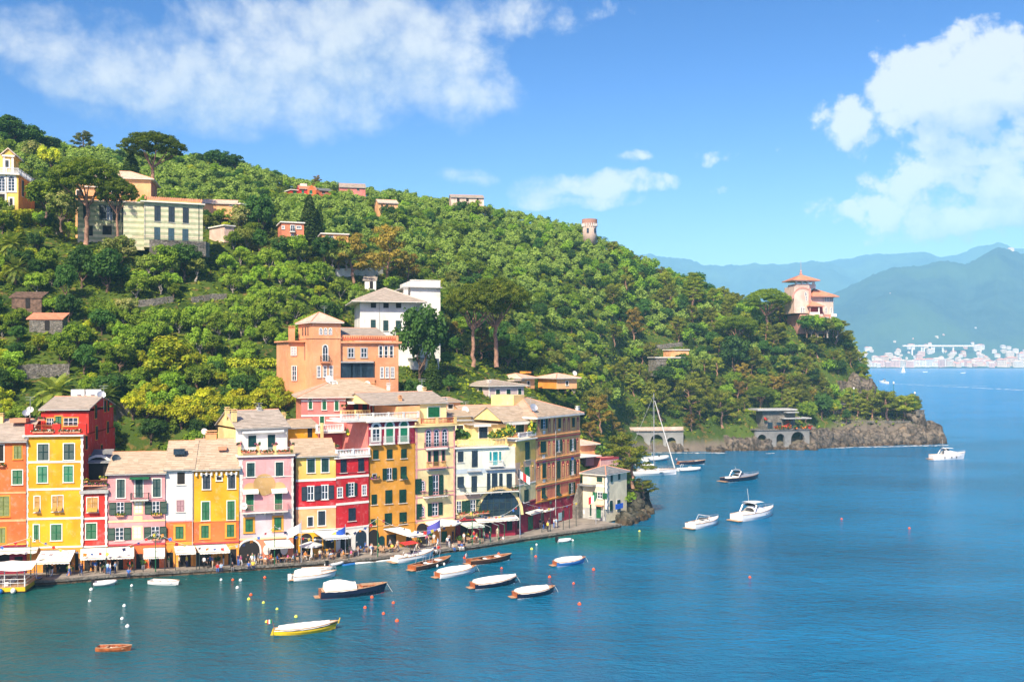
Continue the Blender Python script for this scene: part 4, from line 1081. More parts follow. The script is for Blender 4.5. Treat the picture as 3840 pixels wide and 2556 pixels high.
c, z = f.hit(95, 1265); mb = MB(); arcfill(mb, f, c, QZ, z + .2, .9, -.03, .05); mb.build('doorway', M['dark'], h.root); W(h, [('D', 180, 1280, 60, 90), ('D', 260, 1280, 80, 90)], sill=False, fr=None)
awning(f, 145, 318, 1195, 1262, 3.6, 60, 'pale grey awning beside the blue flag under the peach storey', 'grey')
h = hs('terraced_house', 'crimson red house with white balustraded flower terrace on top', C3, 314, 553, 153.5, 156.8, 11)
f = h.f; h.body(M['crimson'], 660); h.bands([(None, 1168, M['offwhite']), (1168, 992, M['crimson']), (992, 795, M['crimson']), (795, 660, M['crimson'])])
h.strip(795, 17); h.strip(990, 17); h.strip(1168, 12); h.strip(765, 5, M['redtrim']); h.slab(648, .4, .22, M['offwhite'])
W(h, [('S', 368, 718, 44, 92), ('S', 497, 710, 42, 92)], col='sb', fr=None); W(h, [('O', 425, 890, 38, 92, dict(rows=4)), ('G', 342, 912, 32, 68, dict(rows=3)), ('G', 520, 895, 26, 70, dict(rows=3))], col='st'); W(h, [('S', 430, 1072, 52, 92)], col='sb', fr=None)
c, z = f.hit(497, 1262); mb = MB(); arcfill(mb, f, c, QZ, z + .6, .95, -.03, .05); mb.build('doorway', M['sb'], h.root); c = f.hit(385, 1262)[0]; mb = MB(); arcfill(mb, f, c, QZ, z + .6, .9, -.03, .05); mb.build('doorway', M['dark'], h.root)
h.rail(318, 555, 642, 592, .1, 'bal', m=M['wpaint']); 
for x in (345, 385, 425, 455, 495): h.flowers(x - 14, x + 14, 622, .5, cols=('red', 'leaf', 'orange'))
h.flowers(318, 330, 580, .3, cols=('leaf', 'white'))
g = Fac(C3, 382, 560, 163, 165); zb = f.z(650); h4 = House('x', '', 'house', g, 8, None, zb=zb); COL.objects.unlink(h4.root); h4.root = h.root
h4.front = 0; h4.body(M['rose'], 368, b0=0); W(h4, [('S', 518, 492, 28, 108)], col='sg', fr=None); h4.box('door_hood', M['peach'], 470, 552, 422, 405, -.9, 0)
h4.box('wall', M['redtrim'], 225, 382, 590, 480, 1.5, 4, label='red recess under the white terrace'); h4.box('pillar', M['creamy'], 205, 222, 560, 395, -1.5, -1.0); h4.box('wall', M['creamy'], 180, 305, 640, 540, -1.2, -.8)
h4.box('terrace_slab', M['offwhite'], 170, 385, 470, 458, -.6, 4); h4.rail(172, 362, 458, 405, -.5, 'bal', m=M['wpaint'])
leaf_tuft(h.root, [g.pt(*(lambda q: (q[0], -.3, q[1]))(g.hit(400 + 9 * i, 470 + 10 * i, -.3))) for i in range(11)], .5, ('lime', 'yellow'), 'climbing_plant', 40)
h = hs('terraced_house', 'weathered ochre house topped by a burgundy storey of white arches', C3, 557, 893, 157.2, 162.2, 13)
f = h.f; h.body(M['rose'], 388); h.bands([(None, 560, M['ochre']), (560, 388, M['burgundy'])])
h.strip(556, 8, M['redtrim']); h.strip(1142, 6, M['orangetrim']); h.slab(382, .5, .22, M['offwhite'])
W(h, [('A', 608, 470, 52, 128, dict(cols=2)), ('B', 707, 470, 52, 150), ('B', 812, 466, 52, 150)], col='sl', fr='trim', sill=False, fw=.3)
h.strip(436, 14, None, .05)
for x, w in ((608, 78), (710, 78), (816, 74)): h.balcony(x - w / 2, x + w / 2, 552, 500, .6, M['trim'], M['wiron'])
W(h, [('S', 604, 633, 40, 66), ('S', 706, 630, 40, 66), ('S', 811, 626, 40, 66), ('S', 593, 963, 38, 72), ('S', 700, 943, 50, 98), ('S', 803, 938, 50, 96), ('S', 587, 1130, 36, 48), ('S', 697, 1106, 52, 84), ('S', 805, 1099, 52, 84)], col='sd', fr=None)
W(h, [('O', 705, 775, 36, 84, dict(sw=.75)), ('T', 808, 766, 42, 90)], col='sd', fr=None); W(h, [('D', 595, 795, 24, 34)], fr='greytrim'); h.flowers(578, 625, 815, cols=('yellow', 'violet', 'leaf'))
for x, w, hh in ((590, 48, 90), (648, 28, 60)):
 c, z = f.hit(x, 1270); mb = MB(); arcfill(mb, f, c, QZ, z + (.9 if w > 40 else .3), w / 50, -.03, .05); mb.build('doorway', M['dark'] if w > 40 else M['st'], h.root)
W(h, [('D', 720, 1265, 70, 90), ('D', 850, 1255, 40, 70)], sill=False, fr=None)
h.rail(352, 918, 372, 325, .15, 'bal', m=M['stonewhite']); h.box('terrace_slab', M['offwhite'], 345, 560, 384, 374, 0, 5)
awning(f, 660, 778, 1178, 1262, 4.2, 118, 'white awning stretched out from the ochre house over cafe guests')
h = hs('terraced_house', 'cream house with pink bands and three tall arched windows at the top', C3, 897, 1188, 162.4, 166.8, 12)
f = h.f; h.body(M['cream'], 425); h.bands([(None, 1128, M['orange']), (1128, 425, M['cream'])])
for y, t in ((586, 7), (735, 9), (938, 9), (910, 6), (1108, 8)): h.strip(y, t, M['pinktrim'])
h.quoin(905, 12, 430, 1125, M['pinktrim']); h.quoin(1182, 12, 430, 1125, M['pinktrim']); h.slab(418, .6, .2, M['cream'])
W(h, [('A', 992, 515, 38, 124), ('A', 1051, 512, 38, 124), ('A', 1111, 508, 38, 124)], fr='pinktrim', rows=4, sill=False, fw=.22); h.balcony(968, 1140, 580, 545, .35, M['pinktrim'], M['iron'])
W(h, [('S', 1047, 660, 36, 108, dict(sill=False)), ('S', 998, 648, 20, 74), ('S', 1101, 642, 20, 74)], col='sd', fr='pinktrim'); h.box('door_hood', M['canvas'], 985, 1135, 598, 588, -.7, 0)
h.balcony(995, 1125, 730, 688, .8, M['pinktrim'], M['so']); h.box('awning_cassette', M['greytrim'], 985, 1115, 752, 744, -.4, 0)
W(h, [('O', 1045, 857, 40, 142), ('O', 1040, 1035, 42, 92)], col='sd', fr='pinktrim', rows=3, sw=.8); h.balcony(970, 1138, 942, 900, .9, M['offwhite'], M['iron'], brackets=3)
W(h, [('A', 950, 863, 30, 72), ('A', 946, 1052, 30, 74)], fr='pinktrim', rows=3)
c, z = f.hit(917, 868); shutter(f, c, z, .55, 1.25, -.1, M['sd'], h.root); c, z = f.hit(922, 1052); shutter(f, c, z, .5, 1.25, -.1, M['sd'], h.root)
c, z = f.hit(945, 1205); mb = MB(); arcfill(mb, f, c, QZ, z + .5, 1.0, -.03, .05); mb.build('doorway', M['dark'], h.root); W(h, [('S', 1108, 1240, 40, 85), ('S', 1000, 1215, 44, 60)], sill=False, fr=None, col='sg')
h.box('parapet', M['creamy'], 905, 1190, 412, 404, 0, .3); h.rail(940, 1185, 404, 366, .15, 'bal', m=M['brick'])
for x in (925, 1058, 1192): h.box('parapet_post', M['creamy'], x - 10, x + 10, 412, 362, -.05, .4)
h = hs('terraced_house', 'pale mint and cream house with long iron balcony and huge arched window', C4, 138, 572, 167.2, 171.4, 11)
f = h.f; h.body(M['mint'], 582); h.bands([(None, 1092, M['burgundy']), (1092, 950, M['cream']), (950, 740, M['mint']), (740, 582, M['mint'])])
h.slab(574, .45, .22, M['offwhite'], b1=4, s1=f.hit(505, 574)[0])
W(h, [('S', 170, 650, 40, 76), ('S', 274, 665, 42, 118, dict(sill=False))], col='sb', fr=None); W(h, [('S', 425, 665, 32, 104, dict(sill=False)), ('S', 390, 645, 13, 64), ('S', 460, 643, 13, 64)], col='sc', fr=None)
h.balcony(392, 490, 720, 682, .8, M['offwhite'], M['wiron']); h.strip(750, 34, plaster('blue_frieze', (.46, .54, .60), .6), .04); h.box('awning_cassette', M['greytrim'], 225, 325, 758, 750, -.5, 0); h.box('awning_cassette', M['greytrim'], 360, 575, 750, 740, -.5, 0)
W(h, [('T', 170, 836, 46, 80), ('S', 270, 848, 40, 116, dict(sill=False)), ('S', 376, 836, 24, 128, dict(sill=False)), ('S', 420, 834, 40, 128, dict(sill=False)), ('S', 466, 826, 24, 108), ('S', 527, 828, 38, 110, dict(sill=False))], col='sb', fr=None)
h.balcony(212, 600, 912, 870, 1.0, M['offwhite'], M['iron'], brackets=5); h.flowers(550, 590, 890, -.7, cols=('red', 'leaf')); h.strip(936, 30, plaster('diamond_frieze', (.52, .34, .26), .5), .04)
W(h, [('O', 158, 1020, 34, 90, dict(shut='R')), ('O', 262, 1012, 36, 92)], col='sd', fr=None, rows=3, sw=.8)
c, z = f.hit(455, 1060); mb = MB(); ff = f; p = [f.pt(c + 4.0 * math.cos(math.pi * i / 14), -.05, f.z(1092) + 4.6 * math.sin(math.pi * i / 14)) for i in range(15)]; mb.prism(p, -f.n.to_3d() * .06); o = mb.build('window', M['glass'], h.root, label='huge dark arched window')
mb = MB()
for i in range(-3, 4):
 q = c + i * 1.1; hh = 4.6 * math.sqrt(max(0, 1 - (i * 1.1 / 4.0) ** 2)); f.box(mb, q - .05, q + .05, -.09, -.04, f.z(1092), f.z(1092) + hh)
for k in (1, 2, 3): 
 w = 4 * math.sqrt(1 - (k * 1.15 / 4.6) ** 2); f.box(mb, c - w, c + w, -.09, -.04, f.z(1092) + k * 1.15 - .05, f.z(1092) + k * 1.15 + .05)
mb.build('casement', M['iron'], o); mb = MB(); 
for i in range(12):
 t0, t1 = math.pi * i / 12, math.pi * (i + 1) / 12; mb.prism([f.pt(c + a * math.cos(t), -.1, f.z(1092) + e * math.sin(t)) for a, e, t in ((4.0, 4.6, t0), (4.5, 5.1, t0), (4.5, 5.1, t1), (4.0, 4.6, t1))], -f.n.to_3d() * .1)
mb.build('arch_surround', M['creamy'], o)
h.balcony(140, 570, 1102, 1062, .7, M['redtrim'], M['iron']); h.flowers(160, 380, 1075, -.8, cols=('red', 'leaf'))
W(h, [('D', 200, 1180, 60, 70), ('D', 370, 1165, 60, 90), ('S', 530, 1150, 40, 80)], sill=False, fr=None, col='sd')
awning(f, 268, 570, 1095, 1128, 1.8, 0, 'long low white awning beneath the big arched window', 'w', False)
awning(f, 137, 262, 1128, 1178, 3.0, 42, 'pale green awning before the burgundy ground floor of the mint house', 'g')
h.rail(150, 505, 566, 518, .15, 'bal', m=M['creamy'])
h4 = House('x', '', 'house', Fac(C4, 252, 520, 175, 178), 9, None, zb=f.z(578)); COL.objects.unlink(h4.root); h4.root = h.root; h4.front = 0
h4.body(M['creamy'], 410, b0=0); W(h4, [('S', 337, 470, 62, 86, dict(sill=False))], col='sb', fr='trim'); h4.slab(408, .5, .15, M['slate'], name='roof'); h4.box('awning_cassette', M['canvas'], 275, 395, 428, 412, -.8, 0)
h5 = House('x', '', 'house', Fac(C4, 130, 255, 176.5, 178), 8, None, zb=f.z(578)); COL.objects.unlink(h5.root); h5.root = h.root; h5.front = 0
h5.body(M['creamy'], 385, b0=0); W(h5, [('D', 165, 445, 50, 50)], fr='trim'); h5.slab(382, .4, .15, M['greytrim'], name='roof')
for x0, x1, y in ((400, 505, 495), (150, 215, 505)): leaf_tuft(h.root, [f.pt(f.hit(x0 + (x1 - x0) * i / 5, y, 1)[0], 1.0 + R_.random(), f.hit(x0, y, 1)[1] + R_.uniform(-.2, .6)) for i in range(6)], .7, ('lime', 'yellow') if x0 > 300 else ('leaf', 'lime'), 'terrace_plants', 60)
h = hs('terraced_house', 'narrow yellow house with painted gothic niches beside the orange palazzo', C4, 577, 722, 171.6, 178.0, 14)
f = h.f; h.body(M['creamy'], 525); h.bands([(None, 982, M['burgundy']), (982, 848, M['cream']), (848, 682, plaster('painted_peach', (.74, .46, .30), .6)), (682, 525, M['lemon'])])
h.slab(518, .35, .2, M['offwhite'], b1=4); h.strip(848, 7, M['trim']); h.strip(982, 8, M['redtrim'])
W(h, [('S', 660, 605, 30, 130), ('S', 653, 935, 30, 90), ('S', 600, 950, 14, 74)], col='sd', fr=None); W(h, [('S', 657, 787, 28, 126)], col='sl', fr=None); W(h, [('S', 602, 775, 14, 66)], col='sb', fr=None)
def niche(h, f, x, y, w, hh, body='redtrim', fig='peach'):
 c, z = f.hit(x, y); hw = abs(f.hit(x + w / 2, y)[0] - c); zz0, zz1 = f.hit(x, y + hh / 2)[1], f.hit(x, y - hh / 2)[1]
 mb = MB(); arcfill(mb, f, c, zz0, zz1 - hw, hw, -.02, .01, 8); o = mb.build('painted_niche', M[body], h.root)
 mb = MB(); t = (zz1 - zz0); arcfill(mb, f, c, zz0 + t * .12, zz0 + t * .62, hw * .52, -.03, .0, 6); mb.lathe(f.pt(c, -.02, zz0 + t * .76), [(.02, -.12 * t * .5), (hw * .3, 0), (.02, .1 * t * .5)], 6); f.box(mb, c - hw * .8, c + hw * .8, -.03, 0, zz0, zz0 + t * .09); mb.build('painted_figure', M[fig], o)
for x, y in ((622, 755), (698, 755)): niche(h, f, x, y, 26, 140, 'lemon', 'peach')
c, z = f.hit(688, 1075); awning(f, 640, 735, 1058, 1080, 1.2, 0, 'tiny white awning above the green shop door in the burgundy wall', 'w', False)
W(h, [('S', 683, 1135, 34, 96), ('D', 600, 1120, 26, 110)], sill=False, fr=None, col='sg')
h4 = House('x', '', 'house', Fac(C4, 572, 700, 177, 180), 8, None, zb=f.z(520)); COL.objects.unlink(h4.root); h4.root = h.root; h4.front = 0
h4.body(M['peach'], 395, b0=0); W(h4, [('S', 605, 440, 58, 60, dict(sill=False))], col='sd', fr='trim'); h4.box('awning_cassette', M['canvas'], 530, 690, 412, 398, -1.0, 0); h4.f.A -= h4.f.u * 3; h4.gable(392, 275, M['slateb'], b1=8, wallm=M['creamy'], s1=h4.f.W + 3)
h.rail(598, 718, 505, 470, .15, 'bal', m=M['stonewhite'])
leaf_tuft(h.root, [f.pt(f.hit(x, 450, .5)[0], .6, f.hit(x, y, .5)[1]) for x, y in ((520, 455), (535, 440), (550, 460), (530, 475), (700, 420), (700, 445), (695, 460))], .75, ('lime', 'yellow'), 'terrace_plants', 80)
h = hs('painted_palazzo', 'big orange palazzo painted with niches and statues above a burgundy base', C4, 724, 1048, 178.2, 192.2, 15)
f = h.f; h.body(M['cream'], 352); h.bands([(None, 952, M['burgundy']), (952, 352, M['paint'])])
def pstrip(y0, m='redtrim', t=.12):
 z = f.z(y0); mb = MB(); f.box(mb, -.03, f.W + .03, -.09, .02, z - t, z + t); f.box(mb, -.03, f.W + .03, -.16, .02, z + t, z + t + .09); mb.build('string_course', M[m], h.root)
rows = [(405, .0), (565, 0), (742, 0), (895, 0)]
for y in (492, 655, 838): pstrip(y, 'paint'); pstrip(y + 14, 'redtrim', .05)
pstrip(952, 'orangetrim', .1)
W(h, [('S', 896, 403, 20, 70), ('S', 998, 397, 20, 68), ('S', 782, 752, 26, 108), ('S', 888, 745, 24, 128, dict(sill=False)), ('T', 777, 910, 26, 90), ('T', 885, 896, 24, 84), ('S', 775, 578, 40, 84)], col='sd', fr='orangetrim', fw=.1)
W(h, [('O', 782, 408, 20, 68), ('O', 889, 568, 18, 86), ('O', 992, 560, 18, 84), ('O', 991, 725, 20, 106), ('O', 986, 882, 20, 84)], col='sd', fr=None, rows=3, sw=.62)
for x, y in ((746, 425), (824, 422), (860, 420), (932, 415), (965, 412), (1032, 408)): niche(h, f, x, y, 15, 105)
for x, y in ((746, 590), (822, 585), (856, 582), (928, 575), (960, 572), (1028, 566)): niche(h, f, x, y, 14, 110)
for x, y in ((740, 760), (820, 752), (852, 750), (924, 742), (957, 738), (1030, 730)): niche(h, f, x, y, 20, 128)
for x in list(range(738, 760, 8)) + list(range(812, 872, 9)) + list(range(912, 962, 9)) + list(range(1022, 1044, 8)): 
 yy = 905 - (x - 740) * .11; h.box('painted_column', M['redtrim'], x - 2.2, x + 2.2, yy + 44, yy - 42, -.02, .01)
for x, y in ((785, 458), (896, 448), (998, 440), (782, 632), (992, 615), (785, 805), (992, 790)): h.box('painted_panel', M['trim'], x - 9, x + 9, y + 12, y - 12, -.03, .01)
for x, y, w in ((784, 700, 26), (889, 684, 24), (992, 672, 22)):
 c, z = f.hit(x, y); hw = abs(f.hit(x + w / 2, y)[0] - c); mb = MB(); mb.prism([f.pt(c + hw * math.cos(math.pi * i / 8), -.03, z + hw * 1.3 * math.sin(math.pi * i / 8)) for i in range(9)], f.n.to_3d() * .03); mb.build('painted_lunette', mat('painted_blue', (.05, .16, .50), .8), h.root)
h.pipe(866, 360, 1130, 'greytrim'); W(h, [('D', 772, 1090, 24, 62), ('D', 925, 1070, 16, 50)], sill=False, fr=None)
h.box('notice_board', mat('notice_blue', (.30, .50, .55), .5), 894, 916, 1124, 1066, -.1, 0); h.box('notice_board', M['trim'], 768, 780, 1032, 1004, -.06, 0); h.box('lamp_hood', M['trim'], 798, 858, 1034, 1024, -.7, 0)
ze = f.z(345); h.slab(345, .75, .28, M['offwhite']); h.hip(ze + .02, ze + 3.0, M['slateb'], over=.6)
h.chimney(1030, 292, 3, .6, 1.0, 'white'); h.dish(706, 290, 1.5, .75, 'metal', 1.0); h.aerial(686, 212, 4, 1.5)
h.box('attic_tower', M['creamy'], 560, 640, 300, 180, 7, 12, rb=7)
for k in range(2): h.box('lantern', M['iron'], 965 - k * 130, 972 - k * 130, 975 + k * 10, 958 + k * 10, -.35, -.05)
h = House('harbour_house', 'little cream house with grey slate hip roof and stair at the quay end', 'house', Fac(C5, 165, 378, 190.2, 187.2), 8)
f = h.f; h.body(M['quaycream'], 750); h.bands([(None, 1072, M['greytrim']), (1072, 860, M['quaycream']), (860, 750, M['quaycream'])]); h.strip(860, 16)
h.hip(f.z(748), f.z(662, 4), M['slateg'], over=.5)
W(h, [('S', 325, 800, 52, 46), ('S', 241, 1090, 14, 108)], col='sd', fr=None); W(h, [('O', 330, 952, 44, 56)], col='sg', fr='trim', sw=1.0); W(h, [('S', 315, 1110, 46, 112)], col='sg', fr=None, sill=False); h.box('door_hood', M['tile'], 283, 345, 1052, 1042, -.8, 0)
h.box('notice_board', M['trim'], 166, 184, 1138, 1102, -.05, 0); h.pipe(372, 760, 1150, 'iron'); h.quoin(388, 16, 760, 1070, M['white']); 
rf = f.side_right(8); zz = f.z(800)
sidewin(h, rf, [(2.2, zz + .2, .7, 1.5), (5.0, zz + .4, .7, 1.5), (4.8, zz - 5.2, 1.0, 2.0), (2.0, zz - 5.0, .9, 1.9)], col='sd', fr='trim')
mb = MB(); rf.box(mb, 1.6, 4.4, -1.3, -1.25, zz - 5.6, zz - 4.6); mb.build('banner', mat('banner_blue', (.02, .13, .62), .7), h.root)
mb = MB(); rf.box(mb, .05, .75, -.12, .02, f.z(1072), f.z(765)); mb.build('quoins', M['white'], h.root)
n = 16; mb = MB()                                     # outside stair
for i in range(n):
 t0, t1 = i / n, (i + 1) / n
 x0, x1 = 60 + (150 - 60) * t0, 60 + (150 - 60) * t1
 a, b = f.hit(x0, 1000, -.6)[0] , f.hit(x1, 1000, -.6)[0]
 f.box(mb, a, b, -1.6, .2, h.zb, QZ + .35 + t1 * 6.2)
mb.build('stair', M['stone'], h.root); h.box('wall', M['cream'], 118, 168, 1100, 870, .2, 5); h.box('porch_roof', M['slateg'], 110, 260, 872, 858, -1.2, 5); W(h, [('D', 143, 960, 30, 110)], sill=False, fr=None)
# ---- houses behind the row
h = House('villa', 'salmon red house with wide hipped slate roof and terrace behind the row', 'house', Fac(C3, 58, 385, 170.5, 172.6), 13, zb=6)
f = h.f; h.body(M['salmon'], 212); h.bands([(None, 345, M['rose']), (345, 235, M['rose']), (235, 212, M['rose'])]); h.strip(237, 13); h.strip(347, 12)
W(h, [('S', 125, 262, 26, 74), ('S', 227, 267, 28, 74), ('S', 318, 272, 28, 74), ('S', 210, 385, 30, 66), ('S', 310, 395, 30, 66)], col='sg')
s1 = f.hit(772, 212, 1)[0]
mb = MB(); f.box(mb, f.W, s1 - .6, 5, 13, 6, f.z(255)); mb.build('wall', M['red'], h.root)
mb = MB(); f.box(mb, f.W, s1 + 3.5, .4, 12, f.z(372) - .3, f.z(372)); mb.build('terrace_slab', M['offwhite'], h.root)
mb = MB(); f.box(mb, f.W - 4, s1 + 3.4, 1.0, 12, 6, f.z(372) - .3); mb.build('wall', M['rose'], h.root)
for x in (460, 525, 600, 665, 705): W(h, [('D' if x != 600 else 'G', x, 290, 34 if x != 600 else 26, 62)], fr='trim' if x == 600 else None, b=4.9, sill=False)
h.hip(f.z(212), f.z(85, 6.5), M['slateb'], b1=13, s1=s1 - .3, over=.7)
mb = MB(); a, z = f.hit(392, 228, .6); b = f.hit(768, 228, .6)[0]; mb.prism([f.pt(a, 3.5, z + .25), f.pt(b, 3.5, z + .25), f.pt(b, -.6, z - .55), f.pt(a, -.6, z - .55)], (0, 0, .06)); mb.prism([f.pt(a, -.6, z - .8), f.pt(b, -.6, z - .8), f.pt(b, -.6, z - .5), f.pt(a, -.6, z - .5)], f.n.to_3d() * .02); mb.build('terrace_awning', M['canvas'], h.root)
mb = MB()
for x in (560, 768): c, z = f.hit(x, 300, .2); mb.tube([f.pt(c, .1, f.z(372)), f.pt(c, .1, f.z(240))], .06, 6)
mb.build('post', M['metal'], h.root)
h.rail(350, 560, 370, 312, -1.0, 'bal', m=M['creamy']); h.flowers(360, 385, 285, -.3, cols=('lime', 'leaf'))
h.chimney(288, 112, 5, 1.1, 1.2, 'offwhite'); h.dish(262, 83, 5, .75); h.dish(303, 112, 4.5, .55); h.chimney(587, 122, 6.5, .7, .8, 'peach'); h.dish(543, 115, 5, .55); h.chimney(698, 125, 6, .6, .9, 'white'); h.aerial(705, 18, 6, 4.6)
h = House('villa', 'cream house with pale roof and one big green window behind the row', 'house', Fac(C3, 930, 1125, 172.5, 175.5), 10, zb=6)
f = h.f; h.body(M['cream'], 262); h.bands([(None, 262, M['cream'])]); W(h, [('S', 1031, 322, 84, 74)], col='sg', fr='trim'); h.f = f.sub(-9.5, f.W, 0); h.gable(258, 172, M['slate'], b1=11, wallm=M['cream']); h.f = f
h.box('wall', M['peach'], 770, 930, 380, 275, -1, 8); h.chimney(1112, 230, 1.5, .7, .9, 'offwhite'); h.chimney(785, 215, 1, .5, .8, 'peach'); h.chimney(957, 155, 6, .7, 1.2); h.dish(932, 153, 6, .75, 'trim', 1); h.aerial(945, 80, 6, 4)
for x in (867, 893): W(h, [('D', x, 300, 14, 44)], fr='trim')
for nm, lb, cvx in (('roof_house', 'low cream house with tan roof just right of the green-windowed house', (65, 250, 178, 180.5, 356, 306, 'creamy')), ('roof_house', 'small peach roof house with brown gable window peeping over the row', (1120 - 1058 + 0, 170, 186, 188, 250, 215, 'peach'))):
 x0, x1, y0, y1, ye, yr, cm = cvx; h = House(nm, lb, 'house', Fac(C4, x0, x1, y0, y1), 8, zb=8); h.body(M[cm], ye + 4); h.bands([(None, ye + 4, M[cm])]); h.gable(ye, yr, M['slateb'], b1=8, wallm=M[cm]); W(h, [('D', (x0 + x1) / 2 - 20, ye + 32, 34, 30)], fr='trim')
 if ye > 300: h.dish(202, 307, 3, .7); h.aerial(208, 245, 3.5, 2.5); h.strip(ye + 40, 10, M['creamy'])
h = House('gabled_house', 'cream gabled house whose blank end wall rises left of the palazzo', 'house', Fac(C4, 240, 500, 181, 184), 12, zb=6)
h.body(M['cream'], 372); h.bands([(None, 372, M['cream'])]); h.gable(375, 272, M['slateb'], b1=14, wallm=M['cream']); h.chimney(462, 335, 2, .7, .9); h.chimney(480, 330, 3, .6, .9, 'peach'); h.dish(495, 313, 3, .6)
h = House('house', 'lilac-grey two storey house among dark trees behind the palazzo', 'house', Fac(C4, 382, 636, 214, 219), 12, zb=10)
f = h.f; h.body(M['lilac'], 132, b0=.3); h.bands([(None, 132, M['lilac'])]); h.hip(f.z(128), f.z(84, 6), M['slate'], over=.7, ridgem=M['slate'])
W(h, [('T', 444, 190, 28, 66), ('T', 522, 185, 28, 62), ('T', 604, 178, 22, 56)], col='sd'); W(h, [('G', 444, 245, 30, 34), ('G', 522, 240, 30, 30)]); h.chimney(380, 100, 3, .7, .7, 'white')
lf = f.side_left(12)
mb = MB(); zz = f.z(190)
for q in (3, 8.5):
 mb = MB(); lf.box(mb, q - .7, q + .7, -.06, .02, zz - 1.4, zz + 1.4); mb.build('window', M['sd'], h.root); mb = MB(); lf.box(mb, q - .9, q + .9, -.06, .02, zz - 4.4, zz - 2.6); mb.build('window', M['bluewhite'], h.root)
h.quoin(382, 10, 140, 300)
for lb, x0, x1, ye, yr, yb in (('orange stepped-roof pavilion in the dark trees above the lilac house', 622, 715, 72, 38, 150), ('small orange pyramid-roofed house right of the stepped pavilion', 880, 1025, 72, 38, 148)):
 h = House('pavilion', lb, 'house', Fac(C4, x0, x1, 232, 235), 8, zb=24); f = h.f; h.body(M['orange'], ye); h.bands([(None, ye, M['peach'])]); h.hip(f.z(ye), f.z(yr, 4), M['tilel'], over=.8)
 if x0 < 700: h.box('wall', M['orange'], 570, 640, 140, 92, .5, 5); h.box('roof', M['tilel'], 565, 645, 92, 84, -.3, 6); h.box('lantern', M['orange'], 650, 690, 38, 24, 3, 5)
 else: h.dish(1008, 38, 2, .6, 'trim', 1.4)
 W(h, [('D', (x0 + x1) / 2, (ye + yb) / 2, 16, 30)])
h = House('villa', 'pink flat-roofed house with planted roof terrace right of the palazzo', 'house', Fac(C5, 335, 505, 222, 226), 14, zb=4)
f = h.f; h.body(M['rose'], 590, z1=f.z(590)); h.bands([(None, 590, plaster('pale_pink', (.74, .40, .36)))]); h.strip(600, 22, M['redtrim']); W(h, [('G', 456, 690, 24, 46)], fr='trim', rows=3)
h.box('wall', M['pink'], 195, 340, 650, 560, 2, 12); h.slab(565, .2, .15, M['offwhite'], s0=-18, s1=0, b1=12)
leaf_tuft(h.root, [f.pt(f.hit(x, y, 2)[0], 2 + R_.random() * 2, f.hit(x, y, 2)[1]) for x, y in ((350, 535), (370, 540), (390, 535), (410, 540), (430, 560), (450, 565), (470, 550), (490, 545))], 1.1, ('lime', 'leaf'), 'terrace_plants', 90)
h = House('roof_house', 'low house with curved pale tile roof in front of the arched terrace', 'house', Fac(C5, 140, 300, 226, 229), 9, zb=6); f = h.f; h.body(M['peach'], 470); h.hip(f.z(468), f.z(408, 4), M['tilel'], over=.6)
h = House('tower_villa', 'large terracotta orange villa with square tower and saw-tooth parapet', 'villa', Fac(CM, 445, 1292, 188.0, 196.0), 12, zb=14, front=.3)
f = h.f; TW = f.hit(715, 780)[0]
mb = MB(); f.box(mb, TW - .5, f.W, .3, 12, 14, f.z(785)); mb.build('wall', M['villa'], h.root)
h.bands([(None, 785, M['villa'])], s0=TW)
mb = MB(); f.box(mb, 0, TW, -.6, 9.5, 14, f.z(600, 0, 580)); mb.build('wall', M['villa'], h.root, label='tower shaft')
h.hip(f.z(598, 0, 580), f.z(503, 5, 525), M['tilel'], b0=-.6, b1=9.5, s1=TW, over=.55)
for y, t in ((628, 8), (750, 6)): 
 z = f.z(y, 0, 580); mb = MB(); f.box(mb, -.12, TW + .12, -.72, 9.6, z - .12, z + .12); mb.build('string_course', M['villa'], h.root)
tf = f.sub(0, TW, -.6); tf.cx = 580
for q in ((530, 685, 26, 62), (577, 685, 26, 62), (624, 685, 26, 62), (574, 896, 50, 160), ): h.win('A', *q, f=tf, fr='trim', sill=False, fw=.1)
for q in ((512, 1080, 30, 104), (571, 1078, 30, 104), (631, 1080, 30, 104)): h.win('G', *q, f=tf, fr='trim', rows=3)
h.balcony(535, 622, 985, 920, .8, M['villa'], f=tf)
W(h, [('G', 826, 895, 54, 86), ('G', 953, 895, 54, 86)], fr='greytrim', fw=.2)
h.box('window_wall', M['greytrim'], 740, 1040, 1135, 995, -.1, .02)
for x in (777, 847, 925, 995): h.win('G', x, 1078, 54, 112, fr='trim', sill=False, cols=1, rows=1, lift=0)
for x in (777, 847, 925, 995):
 c, z = f.hit(x, 1078); mb = MB(); f.box(mb, c - 1.3, c + 1.3, -.16, -.1, z - 2.0, z + 2.0); mb.build('pane', M['glass'], h.root)
h.box('window_ledge', M['greytrim'], 730, 1050, 992, 978, -.7, 0); h.box('balcony', M['villa'], 735, 1060, 1200, 1140, -1.2, 0)
h.box('bay', M['villa'], 1075, 1290, 1290, 940, -1.0, 0)
W(h, [('G', 1118, 895, 32, 134), ('G', 1170, 895, 32, 134), ('G', 1222, 895, 32, 134)], fr='trim', rows=3, cols=1, sill=False); h.rail(1075, 1262, 985, 925, -.9, 'iron')
bf = f.sub(0, f.W, -1.0); bf.cx = 1180
for x in (1130, 1182, 1233): h.win('G', x, 1088, 26, 98, f=bf, fr='trim', rows=3)
zp = f.z(785); mb = MB(); f.box(mb, TW, f.W + .5, -.5, 12.3, zp - .3, zp + .05); mb.build('cornice', M['villa'], h.root); h.box('parapet', M['villa'], 722, 1290, 778, 722, 0, .3)
